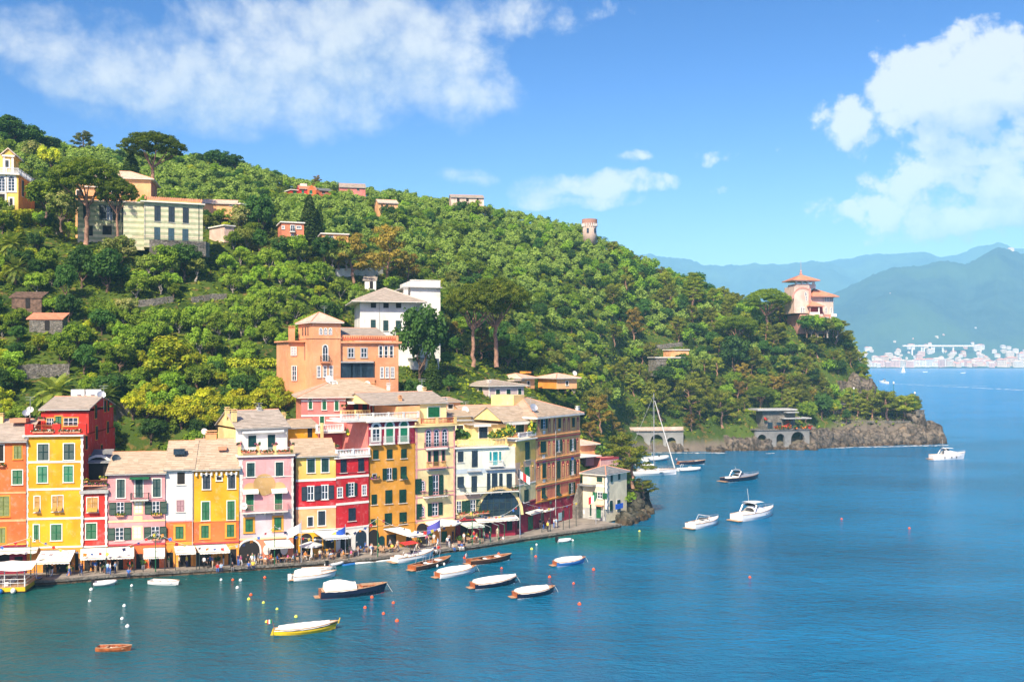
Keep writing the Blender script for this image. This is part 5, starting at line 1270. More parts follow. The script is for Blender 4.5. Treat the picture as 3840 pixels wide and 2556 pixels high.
for i in range(24):
 c = TW + .5 + (f.W - TW - 1) * (i + .5) / 24; mb = MB(); z0, z1 = f.z(770), f.z(730); mb.prism([f.pt(c - .3, -.05, z0), f.pt(c + .3, -.05, z0), f.pt(c, -.05, z1)], -f.n.to_3d() * .06); mb.build('parapet_notch', M['brick'], h.root)
h.f = f.sub(TW + .6, f.W - 2.5, 0); h.gable(722, 0, M['slate'], b0=1.5, b1=11, zr=f.z(655, 6)); h.f = f
lf = f.side_left(9.5, -.6); zz = f.z(895)
for q, z, w, hh in ((4.4, zz, .8, 2.8), (3.8, zz - 6, .6, 1.8), (3.2, f.z(685), .5, 1.6), (5, f.z(685), .5, 1.6), (6.8, f.z(685), .5, 1.6)):
 mb = MB(); arcfill(mb, lf, q, z - hh / 2, z + hh / 2 - w / 2, w / 2, -.06, .02); mb.build('window', M['glass'], h.root)
mb = MB(); f.box(mb, -3.2, 0, 5, 14, 14, f.z(790)); mb.build('wall', M['villa'], h.root); mb = MB(); f.box(mb, -3.6, 0, 4.4, 14.4, f.z(790), f.z(775)); mb.build('cornice', M['villa'], h.root)
W(h, [('G', 250, 880, 18, 80), ('G', 278, 880, 18, 80), ('G', 270, 1095, 40, 140)], b=4.9, sill=False, rows=3); h.chimney(245, 650, 8, 1.0, 2.6, 'villa'); h.aerial(565, 440, 5, 2.6)
h = House('villa', 'big white villa with hipped slate roof and taller block behind, above the tower villa', 'villa', Fac(CM, 915, 1470, 222, 225), 15, zb=26)
f = h.f; h.body(M['white'], 402); h.bands([(None, 402, M['white'])]); h.hip(f.z(396), f.z(262, 7), M['slate'], over=2.0, ridgem=M['tilel'])
W(h, [('D', 1047, 430, 52, 48), ('D', 1170, 432, 52, 48), ('D', 1293, 432, 52, 48), ('S', 1044, 615, 48, 88), ('S', 1167, 628, 50, 102), ('S', 1290, 630, 50, 102), ('S', 1400, 630, 50, 102)], col='st', fr=None); h.pipe(1105, 405, 690)
h.chimney(1120, 335, 4, .8, .8, 'offwhite'); h.chimney(1362, 275, 6, 1.0, 1.2, 'offwhite')
g = Fac(CM, 1410, 1702, 231, 233); h4 = House('x', '', 'house', g, 14, None, zb=20); COL.objects.unlink(h4.root); h4.root = h.root; h4.front = 0
h4.body(M['white'], 190, b0=0); z = g.z(250); mb = MB(); g.box(mb, -1.5, g.W + .3, -.8, 14.5, z - .25, z); mb.build('cornice', M['greytrim'], h.root); g.box(mb := MB(), -.1, g.W + .1, -.1, .3, g.z(190), g.z(182)); mb.build('parapet', M['trim'], h.root)
rf = g.side_right(14)
sidewin(h4, rf, [(6, g.z(360), 1.1, 2.0), (6, g.z(420), 1.1, 1.8), (5, g.z(640), 1.2, 3.0), (6, g.z(850), 1.3, 4.0)], fr='trim', col='st')
h.box('porch', M['white'], 1430, 1690, 1060, 950, -6, -.2); h.box('porch_roof', M['slateg'], 1420, 1600, 955, 945, -7, -.2)
# ---- villas higher on the hill
BURY = []
def bury(h, n, frac=.22, off=2.6):
 """garden plants to set along a house's foot"""
 f = h.f; z1 = max((c.bound_box[1][2] for c in h.root.children if c.type == 'MESH'), default=6) + h.root.location.z - h.zb
 for i in range(int(n)): q = f.pt(f.W * (i + .5 + R_.uniform(-.3, .3)) / int(n), -off - R_.random() * 1.6, 0); BURY.append((q.x, q.y, h.zb + frac * z1, h.root['label']))
def stripes():
 m, t, b = mat_base('striped_plaster'); pos = t.n.new('ShaderNodeNewGeometry').outputs['Position']; sp = t.n.new('ShaderNodeSeparateXYZ'); t.put(sp.inputs[0], pos)
 s = t.m('GREATER_THAN', t.m('FRACT', t.m('DIVIDE', sp.outputs[2], 1.36)), .5)
 n = t.noise(pos, 1.2, 5, .6); c = t.mix(s, (.68, .62, .42), (.40, .44, .27)); c = t.mix(1.0, c, t.ramp(n, .3, .7, .85, 1.1), 'MULTIPLY')
 t.put(b.inputs['Base Color'], c); b.inputs['Roughness'].default_value = .9; return m
M['stripe'] = stripes()
h = House('villa', 'long villa striped green and cream with dark shuttered windows', 'villa', Fac(CH, 1412, 1988, 236, 241), 14, zb=57.5)
f = h.f; h.body(M['stripe'], 945); h.bands([(None, 945, M['stripe'])])
h.slab(940, .8, .25, M['trim']); h.box('parapet', M['peach'], 1440, 1975, 935, 898, .4, .8)
mb = MB()
for i in range(26): c = f.W * (i + .5) / 26; f.box(mb, c - .15, c + .15, .3, .9, f.z(915), f.z(890))
mb.build('parapet_notch', M['tile'], h.root)
W(h, [('S', 1543, 1047, 60, 150), ('S', 1681, 1057, 60, 150), ('S', 1820, 1066, 58, 150)], col='sb', fr=None); W(h, [('S', 1540, 1248, 58, 132, dict(sill=False)), ('S', 1678, 1256, 58, 132, dict(sill=False)), ('S', 1816, 1262, 58, 128, dict(sill=False))], col=shut('shutter_slate_blue', (.03, .085, .12)), fr=None)
h.pipe(1418, 945, 1300); h.pipe(1948, 945, 1310, 'iron'); h.rail(1300, 1990, 1310, 1275, -3, 'iron')
g = Fac(CH, 760, 1290, 246, 249); h4 = House('x', '', 'house', g, 14, None, zb=57); COL.objects.unlink(h4.root); h4.root = h.root; h4.front = .3
h4.body(M['stripe'], 930); h4.bands([(None, 930, M['stripe'])]); h4.slab(925, .8, .25, M['trim']); h4.box('parapet', M['orange'], 740, 1260, 910, 880, .3, .7)
W(h4, [('S', 845, 1025, 60, 150), ('O', 1075, 1040, 60, 145, dict(sw=1.6)), ('S', 1212, 1060, 40, 150), ('D', 885, 1215, 50, 100), ('D', 1050, 1210, 90, 90), ('D', 1225, 1215, 60, 70)], col='sb', fr=None, sill=False)
mb = MB(); f.box(mb, -4.5, .2, 3.0, 12, 57, f.z(945)); mb.build('wall', M['stripe'], h.root)
mb = MB(); f.box(mb, -4.7, .2, 2.4, 12.4, f.z(945), f.z(938)); mb.build('cornice', M['trim'], h.root)
bury(h, 5, -.12, 5.5)
h = House('villa', 'salmon upper villa half hidden by the pines above the striped villa', 'villa', Fac(CH, 740, 1480, 262, 266), 12, zb=58); f = h.f
h.body(M['salmon'], 700); h.bands([(None, 700, M['peach'])]); W(h, [('S', 985, 850, 66, 64), ('S', 1125, 850, 60, 64), ('D', 780, 850, 60, 60)], col='sb', fr='trim'); h.hip(f.z(700), f.z(632, 6), M['tilel'], over=.9)
h.slab(790, .6, .2, M['offwhite'], b1=1, s1=f.W * .58, name='canopy')
h = House('villa', 'yellow villa with white balustrade and arched windows at the left edge', 'villa', Fac(CH, -420, 180, 246, 249), 16, zb=65); f = h.f
h.body(M['orange'], 655); h.bands([(None, 655, M['lemon'])]); z = f.z(650); h.slab(650, .7, .3, M['trim'])
h.rail(-400, 178, 645, 592, -.3, 'bal', m=M['wpaint'], ends=15)
W(h, [('A', 18, 755, 62, 150), ('A', 112, 752, 62, 150), ('A', -80, 755, 62, 150), ('A', -180, 755, 62, 150)], fr='trim', fw=.5, rows=4); W(h, [('D', 20, 930, 56, 150), ('D', 110, 945, 30, 90)], fr='trim', fw=.4, sill=False)
rf = f.side_right(16)
sidewin(h, rf, [(4.0, f.z(765), 1.5, 4.0)], fr='trim', col='sd')
g = Fac(CH, -250, 108, 254, 256); h4 = House('x', '', 'house', g, 8, None, zb=z - .2); COL.objects.unlink(h4.root); h4.root = h.root; h4.front = 0
h4.body(M['lemon'], 470, b0=0); W(h4, [('S', 70, 560, 32, 66)], col='sb', fr='trim', fw=.35)
mb = MB(); q = g.hit(30, 470)[0]; e = g.hit(138, 470)[0]; zz = g.z(470); mb.prism([g.pt(q, -.3, zz), g.pt(e, -.3, zz), g.pt((q + e) / 2, -.3, g.z(412))], -g.n.to_3d() * 8.6); mb.build('pediment', M['lemon'], h.root)
mb = MB(); t = Vector((0, 0, .25))
for a, b in ((g.pt(q - .5, -.7, zz - .1), g.pt((q + e) / 2, -.7, g.z(408))), (g.pt(e + .5, -.7, zz - .1), g.pt((q + e) / 2, -.7, g.z(408)))): mb.prism([a, b, b - g.n.to_3d() * 9, a - g.n.to_3d() * 9], t)
mb.build('roof', M['tilel'], h.root); mb = MB(); g.box(mb, q - .2, e + .2, -.5, 0, zz - .4, zz); g.box(mb, q, q + .5, -.15, .1, z, zz); g.box(mb, e - .6, e - .1, -.15, .1, z, zz); mb.build('cornice', M['trim'], h.root)
bury(h, 6, .22)
def hill_house(lb, x0, x1, ye, yr, yb, Y, m, rm, wins=(), hipd=False, dep=8, cv=CR, col='sd', cat='cottage', name='hill_house', roof=True):
 f = Fac(cv, x0, x1, Y, Y + 2); h = House(name, lb, cat, f, dep, zb=min(f.z(yb) - .4, max(f.z(yb) - 3, min(gz(q.x, q.y) for q in (f.pt(0, 0, 0), f.pt(f.W, 0, 0), f.pt(f.W / 2, 0, 0))) - .4)))
 h.body(M[m], ye); h.bands([(None, ye, M[m])])
 if roof:
  if hipd: h.hip(f.z(ye), f.z(yr, dep / 2), M[rm], over=.5)
  else: h.gable(ye, yr, M[rm], b1=dep, wallm=M[m])
 else: h.slab(ye, .4, .3, M['trim'], name='roof')
 bury(h, max(4, dep * .6))
 for w in wins: h.win(w[0], *w[1:5], col=col, fr='trim' if len(w) > 5 else None)
 return h
hill_house('long low tan roofed house right of the striped villa', 160, 490, 690, 655, 735, 285, 'peach', 'tilel', [('G', 450, 703, 60, 18)])
hill_house('small tan flat-roofed lodge beside the long low tan house', 528, 592, 690, 672, 720, 287, 'peach', 'tilel', roof=False)
hill_house('little stone store under the yellow-green tree near the pergola', 370, 465, 900, 890, 960, 262, 'palepink', 'tilel', roof=False)
h = hill_house('salmon flat-roofed house with white windows beside the tall cypress', 930, 1150, 868, 855, 1030, 262, 'salmon', 'tilel', [('G', 946, 922, 22, 28, 1), ('G', 1040, 930, 40, 56, 1), ('G', 1100, 922, 40, 28, 1), ('A', 1037, 1005, 32, 50), ('G', 1088, 1010, 20, 30)], roof=False); h.balcony(1012, 1064, 962, 930, .7)
hill_house('low white garage house right of the tall cypress', 1325, 1585, 980, 968, 1030, 268, 'peach', 'tilel', [('G', 1400, 1015, 80, 26)], roof=False)
h = hill_house('bright red gabled house on the ridge with green shutters', 1108, 1268, 548, 520, 600, 372, 'red', 'tile', [('S', 1217, 574, 30, 34), ('S', 1138, 572, 22, 26)], col='sl', dep=9)
f = h.f; mb = MB(); a, z = f.hit(1185, 555, -.4); b = f.hit(1265, 555, -.4)[0]; mb.prism([f.pt(a, -.5, z - 4), f.pt(b, -.5, z - 4), f.pt(b, -.5, z + .3), f.pt((a + b) / 2, -.5, f.z(506)), f.pt(a, -.5, z + .3)], -f.n.to_3d() * 4); mb.build('gable', M['orangered'], h.root); h.win('S', 1217, 574, 30, 34, col='sl', fr=None, b=-.5); h.box('chimney', M['offwhite'], 1115, 1180, 525, 495, 4, 6)
hill_house('low red wing with green doors left of the ridge house', 1025, 1108, 552, 540, 598, 374, 'red', 'slateg', [('S', 1060, 575, 34, 36)], col='sg', roof=False)
hill_house('dark slate-roofed shed between the two red ridge houses', 1300, 1420, 560, 545, 598, 378, 'brick', 'slateg', [('D', 1340, 580, 30, 20)])
hill_house('rose red two-storey house on the ridge skyline', 1500, 1752, 532, 497, 606, 385, 'rose', 'slate', [('S', 1680, 545, 24, 26), ('D', 1560, 590, 24, 30)], col='sd', dep=10)
hill_house('tan roofed stone cottage below the skyline tree', 1880, 2070, 685, 655, 735, 345, 'peach', 'tilel', [('D', 1965, 710, 22, 30), ('D', 1915, 712, 18, 24)])
hill_house('flat wide-roofed house on the crest right of the skyline', 240, 560, 108, 85, 150, 398, 'palepink', 'slate', [('D', 310, 130, 26, 40), ('D', 400, 128, 26, 40), ('D', 500, 130, 20, 30)], cv=lambda x, y: (1600 + x / 2.6137, 700 + y / 2.6133), dep=9)
CS = lambda x, y: (2200 + x / 2.6137, 900 + y / 2.6133)
h = hill_house('grey stone cottage with flat tan roof and green vine canopy on the headland', 678, 955, 1145, 1135, 1250, 349, 'stonewhite', 'tilel', [('D', 732, 1225, 24, 20), ('D', 830, 1230, 40, 50)], cv=CS, roof=False)
for o in h.root.children:
 if o.name.startswith('wall'): o.data.materials[0] = M['stone']
leaf_tuft(h.root, [h.f.pt(h.f.hit(810 + i * 14, 1190 + (i % 3) * 8, -2)[0], -2 - (i % 2), h.f.hit(810, 1190 + (i % 3) * 8, -2)[1]) for i in range(12)], 1.1, ('lime', 'lime'), 'vine', 90)
hill_house('small peach roofed store above the grey stone cottage', 855, 1000, 1070, 1052, 1110, 356, 'peach', 'tile', cv=CS, roof=False)
p = P(2211, 880, 412); tw = thing('watchtower', 'round brick watchtower with crenellated crown on the ridge', 'tower', p - Vector((0, 0, 4)))
mb = MB(); r = 28 / F * 412; zt = (880 - 823) / F * 412
mb.lathe(p - Vector((0, 0, 4)), [(r * .98, 0), (r * .9, 4 + zt * .62)], 22); mb.build('shaft', plaster('tower_render', (.55, .42, .34), .9), tw, True)
mb = MB(); mb.lathe(p, [(r * .9, zt * .55), (r * 1.03, zt * .72), (r * 1.03, zt), (r * .85, zt), (r * .85, zt * .8)], 22); mb.build('crown', plaster('tower_brick', (.42, .22, .16), .7), tw)
mb = MB()
for i in range(22): t = i * 2 * math.pi / 22; mb.bc(p + Vector((math.cos(t) * r * .98, math.sin(t) * r * .98, zt * .52)), .35, .5, zt * .2, t + math.pi / 2)
mb.build('corbels', M['offwhite'], tw)
for t in (-1.9, -.8): mb = MB(); mb.bc(p + Vector((math.cos(t) * r * .93, math.sin(t) * r * .93, zt * .08)), .9, .5, 1.9, t + math.pi / 2); mb.build('window', M['glass'], tw)
h = House('turreted_villa', 'pink and cream villa with open red-roofed lookout turret on the headland', 'villa', Fac(CK, 365, 592, 386, 388), 13, zb=40); f = h.f
X = lambda x, y=450, b=0: f.hit(x, y, b)[0]
def vb(name, m, x0, x1, ylo, yhi, b0, b1): return h.box(name, m if not isinstance(m, str) else M[m], x0, x1, ylo, yhi, b0, b1)
vb('wall', 'palepink', 325, 430, 500, 318, 0, 9); vb('wall', 'dusty', 365, 592, 640, 508, .2, 12); vb('wall', 'palepink', 428, 592, 508, 385, 1, 12); vb('quoins', 'dusty', 425, 440, 505, 330, -.15, .5)
vb('wall', 'palepink', 338, 428, 318, 300, .5, 8)
for x in (342, 382, 420, 462): vb('post', 'white', x - 5, x + 5, 305, 275, .3, 1.3); vb('post', 'white', x - 5, x + 5, 305, 275, 6.5, 7.5)
vb('turret_rail', 'palepink', 336, 428, 318, 312, -.1, 8); vb('turret_beam', 'offwhite', 332, 470, 284, 276, 0, 8); vb('wall', 'white', 425, 472, 330, 300, 3, 8)
def pyramid(name, x0, x1, ye, yt, b0, b1, m='tile', over=1.0, apex=None):
 q, e = X(x0, ye, b0), X(x1, ye, b0); z, zt = f.z(ye, b0), f.z(yt, (b0 + b1) / 2); a, b, c, d = f.pt(q, b0 - over, z), f.pt(e, b0 - over, z), f.pt(e, b1 + over, z), f.pt(q, b1 + over, z)
 t = f.pt(q + (e - q) * (apex or .5), (b0 + b1) / 2, zt); mb = MB(); mb.prism([a, b, c, d], (0, 0, -.25))
 o = mb.build(name, M['dusty'], h.root); sb = MB()
 for u, v in ((a, b), (b, c), (c, d), (d, a)): sb.poly([u + Vector((0, 0, .01)), v + Vector((0, 0, .01)), t]); slates(sb, u, v, t.lerp(v, .001), t.lerp(u, .001), .6, 1.1)
 sb.build('roof_tiles', M['tile'], o, kind='stuff'); return t
t = pyramid('roof', 307, 492, 276, 238, .5, 8, over=1.6); mb = MB(); mb.lathe(t, [(.5, -.3), (.6, .5), (.25, .9), (.4, 1.4), (.06, 1.9), (.04, 5.5)], 8); mb.build('finial', M['dusty'], h.root)
pyramid('roof', 442, 628, 384, 332, 0, 12, over=.8, apex=.35); pyramid('porch_roof', 430, 532, 450, 418, -2.5, 3, over=.2, apex=.4); vb('chimney', 'dusty', 458, 472, 330, 312, 5, 6)
vb('loggia_back', 'redtrim', 434, 520, 505, 452, .3, .8); vb('post', 'white', 492, 498, 505, 452, -2.2, -1.8); vb('post', 'dusty', 432, 438, 505, 452, -2.2, -1.8); vb('balcony', 'palepink', 430, 522, 520, 505, -2.5, .5); vb('parapet', 'white', 432, 500, 506, 492, -2.5, -2.2)
c, z = f.hit(378, 420); mb = MB(); arcfill(mb, f, c, f.z(500), f.z(405), 4.2, -.05, .02); 
mb = MB(); arcband(mb, f, X(385, 400), f.z(402), 3.9, 4.5, -.12, .02, 10, math.pi * .25, math.pi); mb.build('arch_surround', M['dusty'], h.root)
for x, y, w, hh in ((375, 478, 10, 36), (391, 478, 10, 36), (408, 398, 9, 34), (404, 368, 12, 24)): h.win('A', x, y, w, hh, fr='trim', sill=False, pane='dark')
c, z = f.hit(465, 545); mb = MB(); arcfill(mb, f.sub(0, f.W, -.1), c, f.z(575), f.z(545), 2.4, -2.3, .02); mb.build('wall', M['dusty'], h.root); 
for x in (540, 556, 574, 586): h.win('A', x, 405, 9, 34, fr='trim', sill=False, b=1.0, pane='dark')
for x in (543, 578): h.win('A', x, 480, 10, 40, fr='trim', sill=False, b=1.0, pane='dark')
for x in (534, 545, 556, 578): h.win('A', x, 545, 9, 34, fr='trim', sill=False, pane='dark')
vb('balcony', 'offwhite', 580, 616, 522, 502, -.5, 6)
bury(h, 8, .2, 3.5)
def arcade(name, lb, cv, x0, x1, Y0, Y1, ytop, arches, m, dep=7, ybot=None, par='orange'):
 f = Fac(cv, x0, x1, Y0, Y1); r = thing(name, lb, 'terrace', f.pt(f.W / 2, dep / 2, 0)); zt = f.z(ytop)
 xs = [f.hit(c, ytop)[0] for c, w, yt in arches]; mb = MB(); prev = 0.0
 for (c, w, yt), q in zip(arches, xs):
  hw = abs(f.hit(c + w / 2, ytop)[0] - f.hit(c - w / 2, ytop)[0]) / 2; za = f.z(yt)
  f.box(mb, prev, q - hw, 0, 1.2, -1, zt)
  n = 8
  for i in range(n):
   t0, t1 = math.pi * i / n, math.pi * (i + 1) / n; a0, a1 = q - hw * math.cos(t0), q - hw * math.cos(t1); h0, h1 = za - hw + hw * math.sin(t0), za - hw + hw * math.sin(t1)
   mb.prism([f.pt(a0, 0, h0), f.pt(a1, 0, h1), f.pt(a1, 0, zt), f.pt(a0, 0, zt)], -f.n.to_3d() * 1.2)
  prev = q + hw
 f.box(mb, prev, f.W, 0, 1.2, -1, zt); mb.build('arcade_wall', m, r)
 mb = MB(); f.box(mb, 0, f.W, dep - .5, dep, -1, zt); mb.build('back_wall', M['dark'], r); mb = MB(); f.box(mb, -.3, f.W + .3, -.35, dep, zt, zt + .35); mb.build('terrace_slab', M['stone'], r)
 if par: mb = MB(); f.box(mb, 0, f.W, .1, .4, zt + .35, zt + 1.5); mb.build('parapet', M[par], r)
 return r, f, zt
arcade('arched_terrace', 'grey arched sea-wall terrace with orange parapet behind the sailing yacht', C5, 465, 1120, 330, 334, 348, [(532, 120, 372), (688, 122, 374), (868, 122, 376), (1005, 90, 405)], plaster('sea_wall', (.30, .30, .28), .6), par='palepink')
r, f, zt = arcade('restaurant_terrace', 'grey arched restaurant terrace with red flowers near the headland tip', CK, 60, 430, 338, 342, 1298, [(105, 62, 1325), (232, 56, 1322), (350, 92, 1310)], plaster('sea_wall_dark', (.22, .22, .21), .6), 8, par=None)
mb = MB(); f.box(mb, f.hit(130, 1200)[0], f.hit(350, 1200)[0], 2, 7.5, zt, f.z(1165)); mb.build('wall', M['stone'], r); mb = MB(); f.box(mb, f.hit(250, 1200)[0], f.hit(440, 1200)[0], -.5, 7, f.z(1222), f.z(1215)); f.box(mb, f.hit(80, 1200)[0], f.hit(352, 1200)[0], .5, 8, f.z(1165), f.z(1155)); f.box(mb, f.hit(265, 1200)[0], f.hit(350, 1200)[0], -.8, 6, f.z(1180), f.z(1174)); mb.build('terrace_roof', M['greytrim'], r)
railing([(f.pt(0, 0, zt + .35), f.pt(f.W, 0, zt + .35))], 1.0, 'iron', None, r)
leaf_tuft(r, [f.pt(f.hit(x, 1285)[0], -.1, zt + 1.0) for x in (205, 225, 245, 270, 290, 330, 375, 400, 430)], .8, ('red', 'orange'), 'flowers', 30); leaf_tuft(r, [f.pt(f.hit(x, y)[0], 1.5, f.z(y)) for x, y in ((285, 1245), (305, 1240), (365, 1222), (385, 1220), (140, 1225), (300, 1260))], .7, ('red', 'red'), 'flowers', 30)
for x in (160, 220, 300): mb = MB(); c, z = f.hit(x, 1265, 2); f.box(mb, c - .9, c + .9, 1.95, 2.02, zt + .4, zt + 2.6); mb.build('window', M['glass'], r)
def hillwall(lb, pts, hgt, thick=.7, m='stone', name='terrace_wall'):
 mb = MB()
 g = [ground_at(*p) for p in pts]
 if any(q is None for q in g): return
 g = resample(g, 2.5)
 for a, b in zip(g, g[1:]):
  n = (b - a); n = Vector((-n.y, n.x, 0)).normalized() * thick
  mb.prism([a - Vector((0, 0, 1.5)), b - Vector((0, 0, 1.5)), b + n - Vector((0, 0, 1.5)), a + n - Vector((0, 0, 1.5))], (0, 0, 1.5 + hgt + R_.uniform(-.1, .1)))
 mb.solo(name, M[m], lb, 'wall', 'stone terrace walls on the slope')
mb = MB(); a, b = P(560, 955, 233.5), P(772, 962, 239.5); mb.prism([a, b, b + Vector((0, 3, 0)), a + Vector((0, 3, 0))], (0, 0, 3.6)); mb.solo('terrace_wall', M['stone'], 'grey masonry wall carrying the terrace of the striped villa', 'wall')
hillwall('dry stone terrace wall below the olive trees left of centre', [(722, 1140), (790, 1132), (850, 1128)], 1.4)
hillwall('long dry stone wall under the striped villa lawn', [(590, 950), (680, 945), (740, 948)], 1.6)
hillwall('stone wall with small dark arch above the date palm', [(50, 1425), (150, 1420), (260, 1415)], 2.6)
hillwall('curving low stone wall in the olive garden', [(520, 1160), (580, 1150), (650, 1135)], 1.6)
hillwall('rough stone wall beside the vegetable patch', [(520, 1205), (570, 1200), (600, 1195)], 1.4)
hillwall('dark masonry wall behind the flowering hedge at left', [(420, 1590), (480, 1560), (520, 1550)], 3.0)
hillwall('stone garden wall near the small cypress on the headland', [(2400, 1318), (2440, 1314), (2480, 1310), (2560, 1300)], 1.8)
hillwall('pale retaining wall under the brown pines with white terrace', [(1265, 1040), (1340, 1035), (1440, 1030)], 2.0, m='white')
for lb, x, y, w, m, rm in (('weathered dark timber shed on the left slope', 110, 1160, 6.0, 'bark', 'bark'), ('small shed with bright terracotta tile roof on the left slope', 182, 1240, 6.5, 'stone', 'tile'), ('tiny white hut in the olive garden above the tower villa', 1390, 1085, 3.0, 'white', 'slate')):
 g0 = ground_at(x, y)
 if g0 is None: continue
 r = thing('garden_shed', lb, 'shed', g0); mb = MB(); mb.bc(g0 - Vector((0, 0, 1)), w, 3, 3.2, .1); mb.build('wall', M[m], r)
 sb = MB(); a = g0 + Vector((-w / 2 - .4, -2, 2.2)); b = g0 + Vector((w / 2 + .4, -1.4, 2.2)); c = b + Vector((-.3, 3.8, 1.4)); d = a + Vector((-.3, 3.8, 1.4)); sb.prism([a, b, c, d], (0, 0, -.12)); ro = sb.build('roof', M[rm], r)
 sb = MB(); slates(sb, a, b, c, d, .4, .5); sb.build('roof_tiles', M[rm], ro, kind='stuff'); mb = MB(); mb.bc(g0 + Vector((.4, -1.52, 0)), .9, .08, 1.9, .1); mb.build('door', M['dark'], r)
# ------------------------------------------------------------------ vegetation
def leaves(cl, rd, n, size, seed, flat=1.0, up=.35, shell=.55, tintv=.22, asp=1.5):
 """leaf-sized quads spread through a set of clumps: returns corners and per-leaf tint"""
 r = np.random.RandomState(seed); k = len(cl); cl = np.asarray(cl, float); rd = np.asarray(rd, float)
 N = k * n; ci = np.repeat(np.arange(k), n)
 d = r.normal(size=(N, 3)); d /= np.linalg.norm(d, axis=1)[:, None]
 d[:, 2] = np.where((d[:, 2] < -.35) & (r.rand(N) < .7), -d[:, 2], d[:, 2])
 rr = shell + (1.08 - shell) * r.rand(N) ** .7
 off = d * (rr * rd[ci])[:, None]; off[:, 2] *= flat
 p = cl[ci] + off
 nm = d + r.normal(size=(N, 3)) * .45; nm[:, 2] += up; nm /= np.linalg.norm(nm, axis=1)[:, None]
 t = r.normal(size=(N, 3)); a = np.cross(nm, t); a /= np.linalg.norm(a, axis=1)[:, None]; b = np.cross(nm, a)
 s = size * r.uniform(.65, 1.3, N) / 2
 a = a * (s * asp)[:, None]; b = b * (s / asp * 1.25)[:, None]
 v = np.stack([p - a - b * .5, p + a * .15 - b, p + a + b * .4, p - a * .2 + b], 1).reshape(-1, 3)
 tint = np.clip(.45 + (r.rand(k)[ci] - .5) * tintv * 2 + (r.rand(N) - .5) * .45, 0, 1)
 return v, np.repeat(tint, 4)
def leaf_mesh(name, v, tint, m):
 return np_mesh(name, v, np.arange(len(v)).reshape(-1, 4), m, tint)
def blobs(seed, k, rx, rz, z0, r0, r1, hollow=.35, top=0.0):
 r = np.random.RandomState(seed); c = []
 while len(c) < k:
  p = r.uniform(-1, 1, 3); q = np.linalg.norm(p)
  if q > 1 or q < hollow: continue
  if p[2] < -.55: continue
  c.append((p[0] * rx, p[1] * rx, z0 + p[2] * rz))
 return np.array(c), r.uniform(r0, r1, k)
LM = dict(olive=leafmat('leaf_olive', (.125, .18, .024), (.38, .44, .080), .06), oliveb=leafmat('leaf_olive_bright', (0.133, 0.244, 0.016), (0.409, 0.550, 0.051), .03),
   broad=leafmat('leaf_broad', (.090, .19, .010), (.33, .45, .032), .04), dark=leafmat('leaf_dark', (.025, .085, .012), (.10, .20, .030), .03),
   pine=leafmat('needle_pine', (0.098, 0.138, 0.009), (0.356, 0.373, 0.034), .03), brown=leafmat('needle_brown', (.13, .105, .012), (.40, .27, .045), .03), lime=leafmat('leaf_lime', (0.213, 0.356, 0.009), (0.620, 0.550, 0.034), .05),
   yellow=leafmat('leaf_yellow', (0.232, 0.324, 0.009), (0.620, 0.550, 0.020), .03), cream=leafmat('blossom_cream', (0.178, 0.276, 0.034), (0.620, 0.550, 0.227), .02), cyp=leafmat('leaf_cypress', (0.024, 0.068, 0.009), (0.098, 0.154, 0.018), .02), palm=leafmat('leaf_palm', (0.071, 0.145, 0.017), (0.356, 0.389, 0.057), .02), umb=leafmat('needle_umbrella', (.075, .14, .008), (.30, .38, .030), .02, .52), cedar=leafmat('needle_cedar', (.12, .19, .012), (.42, .47, .04), .02, .52))
def branch(mb, a, b, r0, r1, seed, n=5, wob=.12):
 r = random.Random(seed); a, b = Vector(a), Vector(b); L = (b - a).length; pts = []
 for i in range(n + 1):
  t = i / n; p = a.lerp(b, t)
  if 0 < i < n: p += Vector((r.uniform(-1, 1), r.uniform(-1, 1), r.uniform(-.4, .4))) * L * wob
  pts.append(p)
 mb.tube(pts, [r0 + (r1 - r0) * i / n for i in range(n + 1)], 7)
 return pts
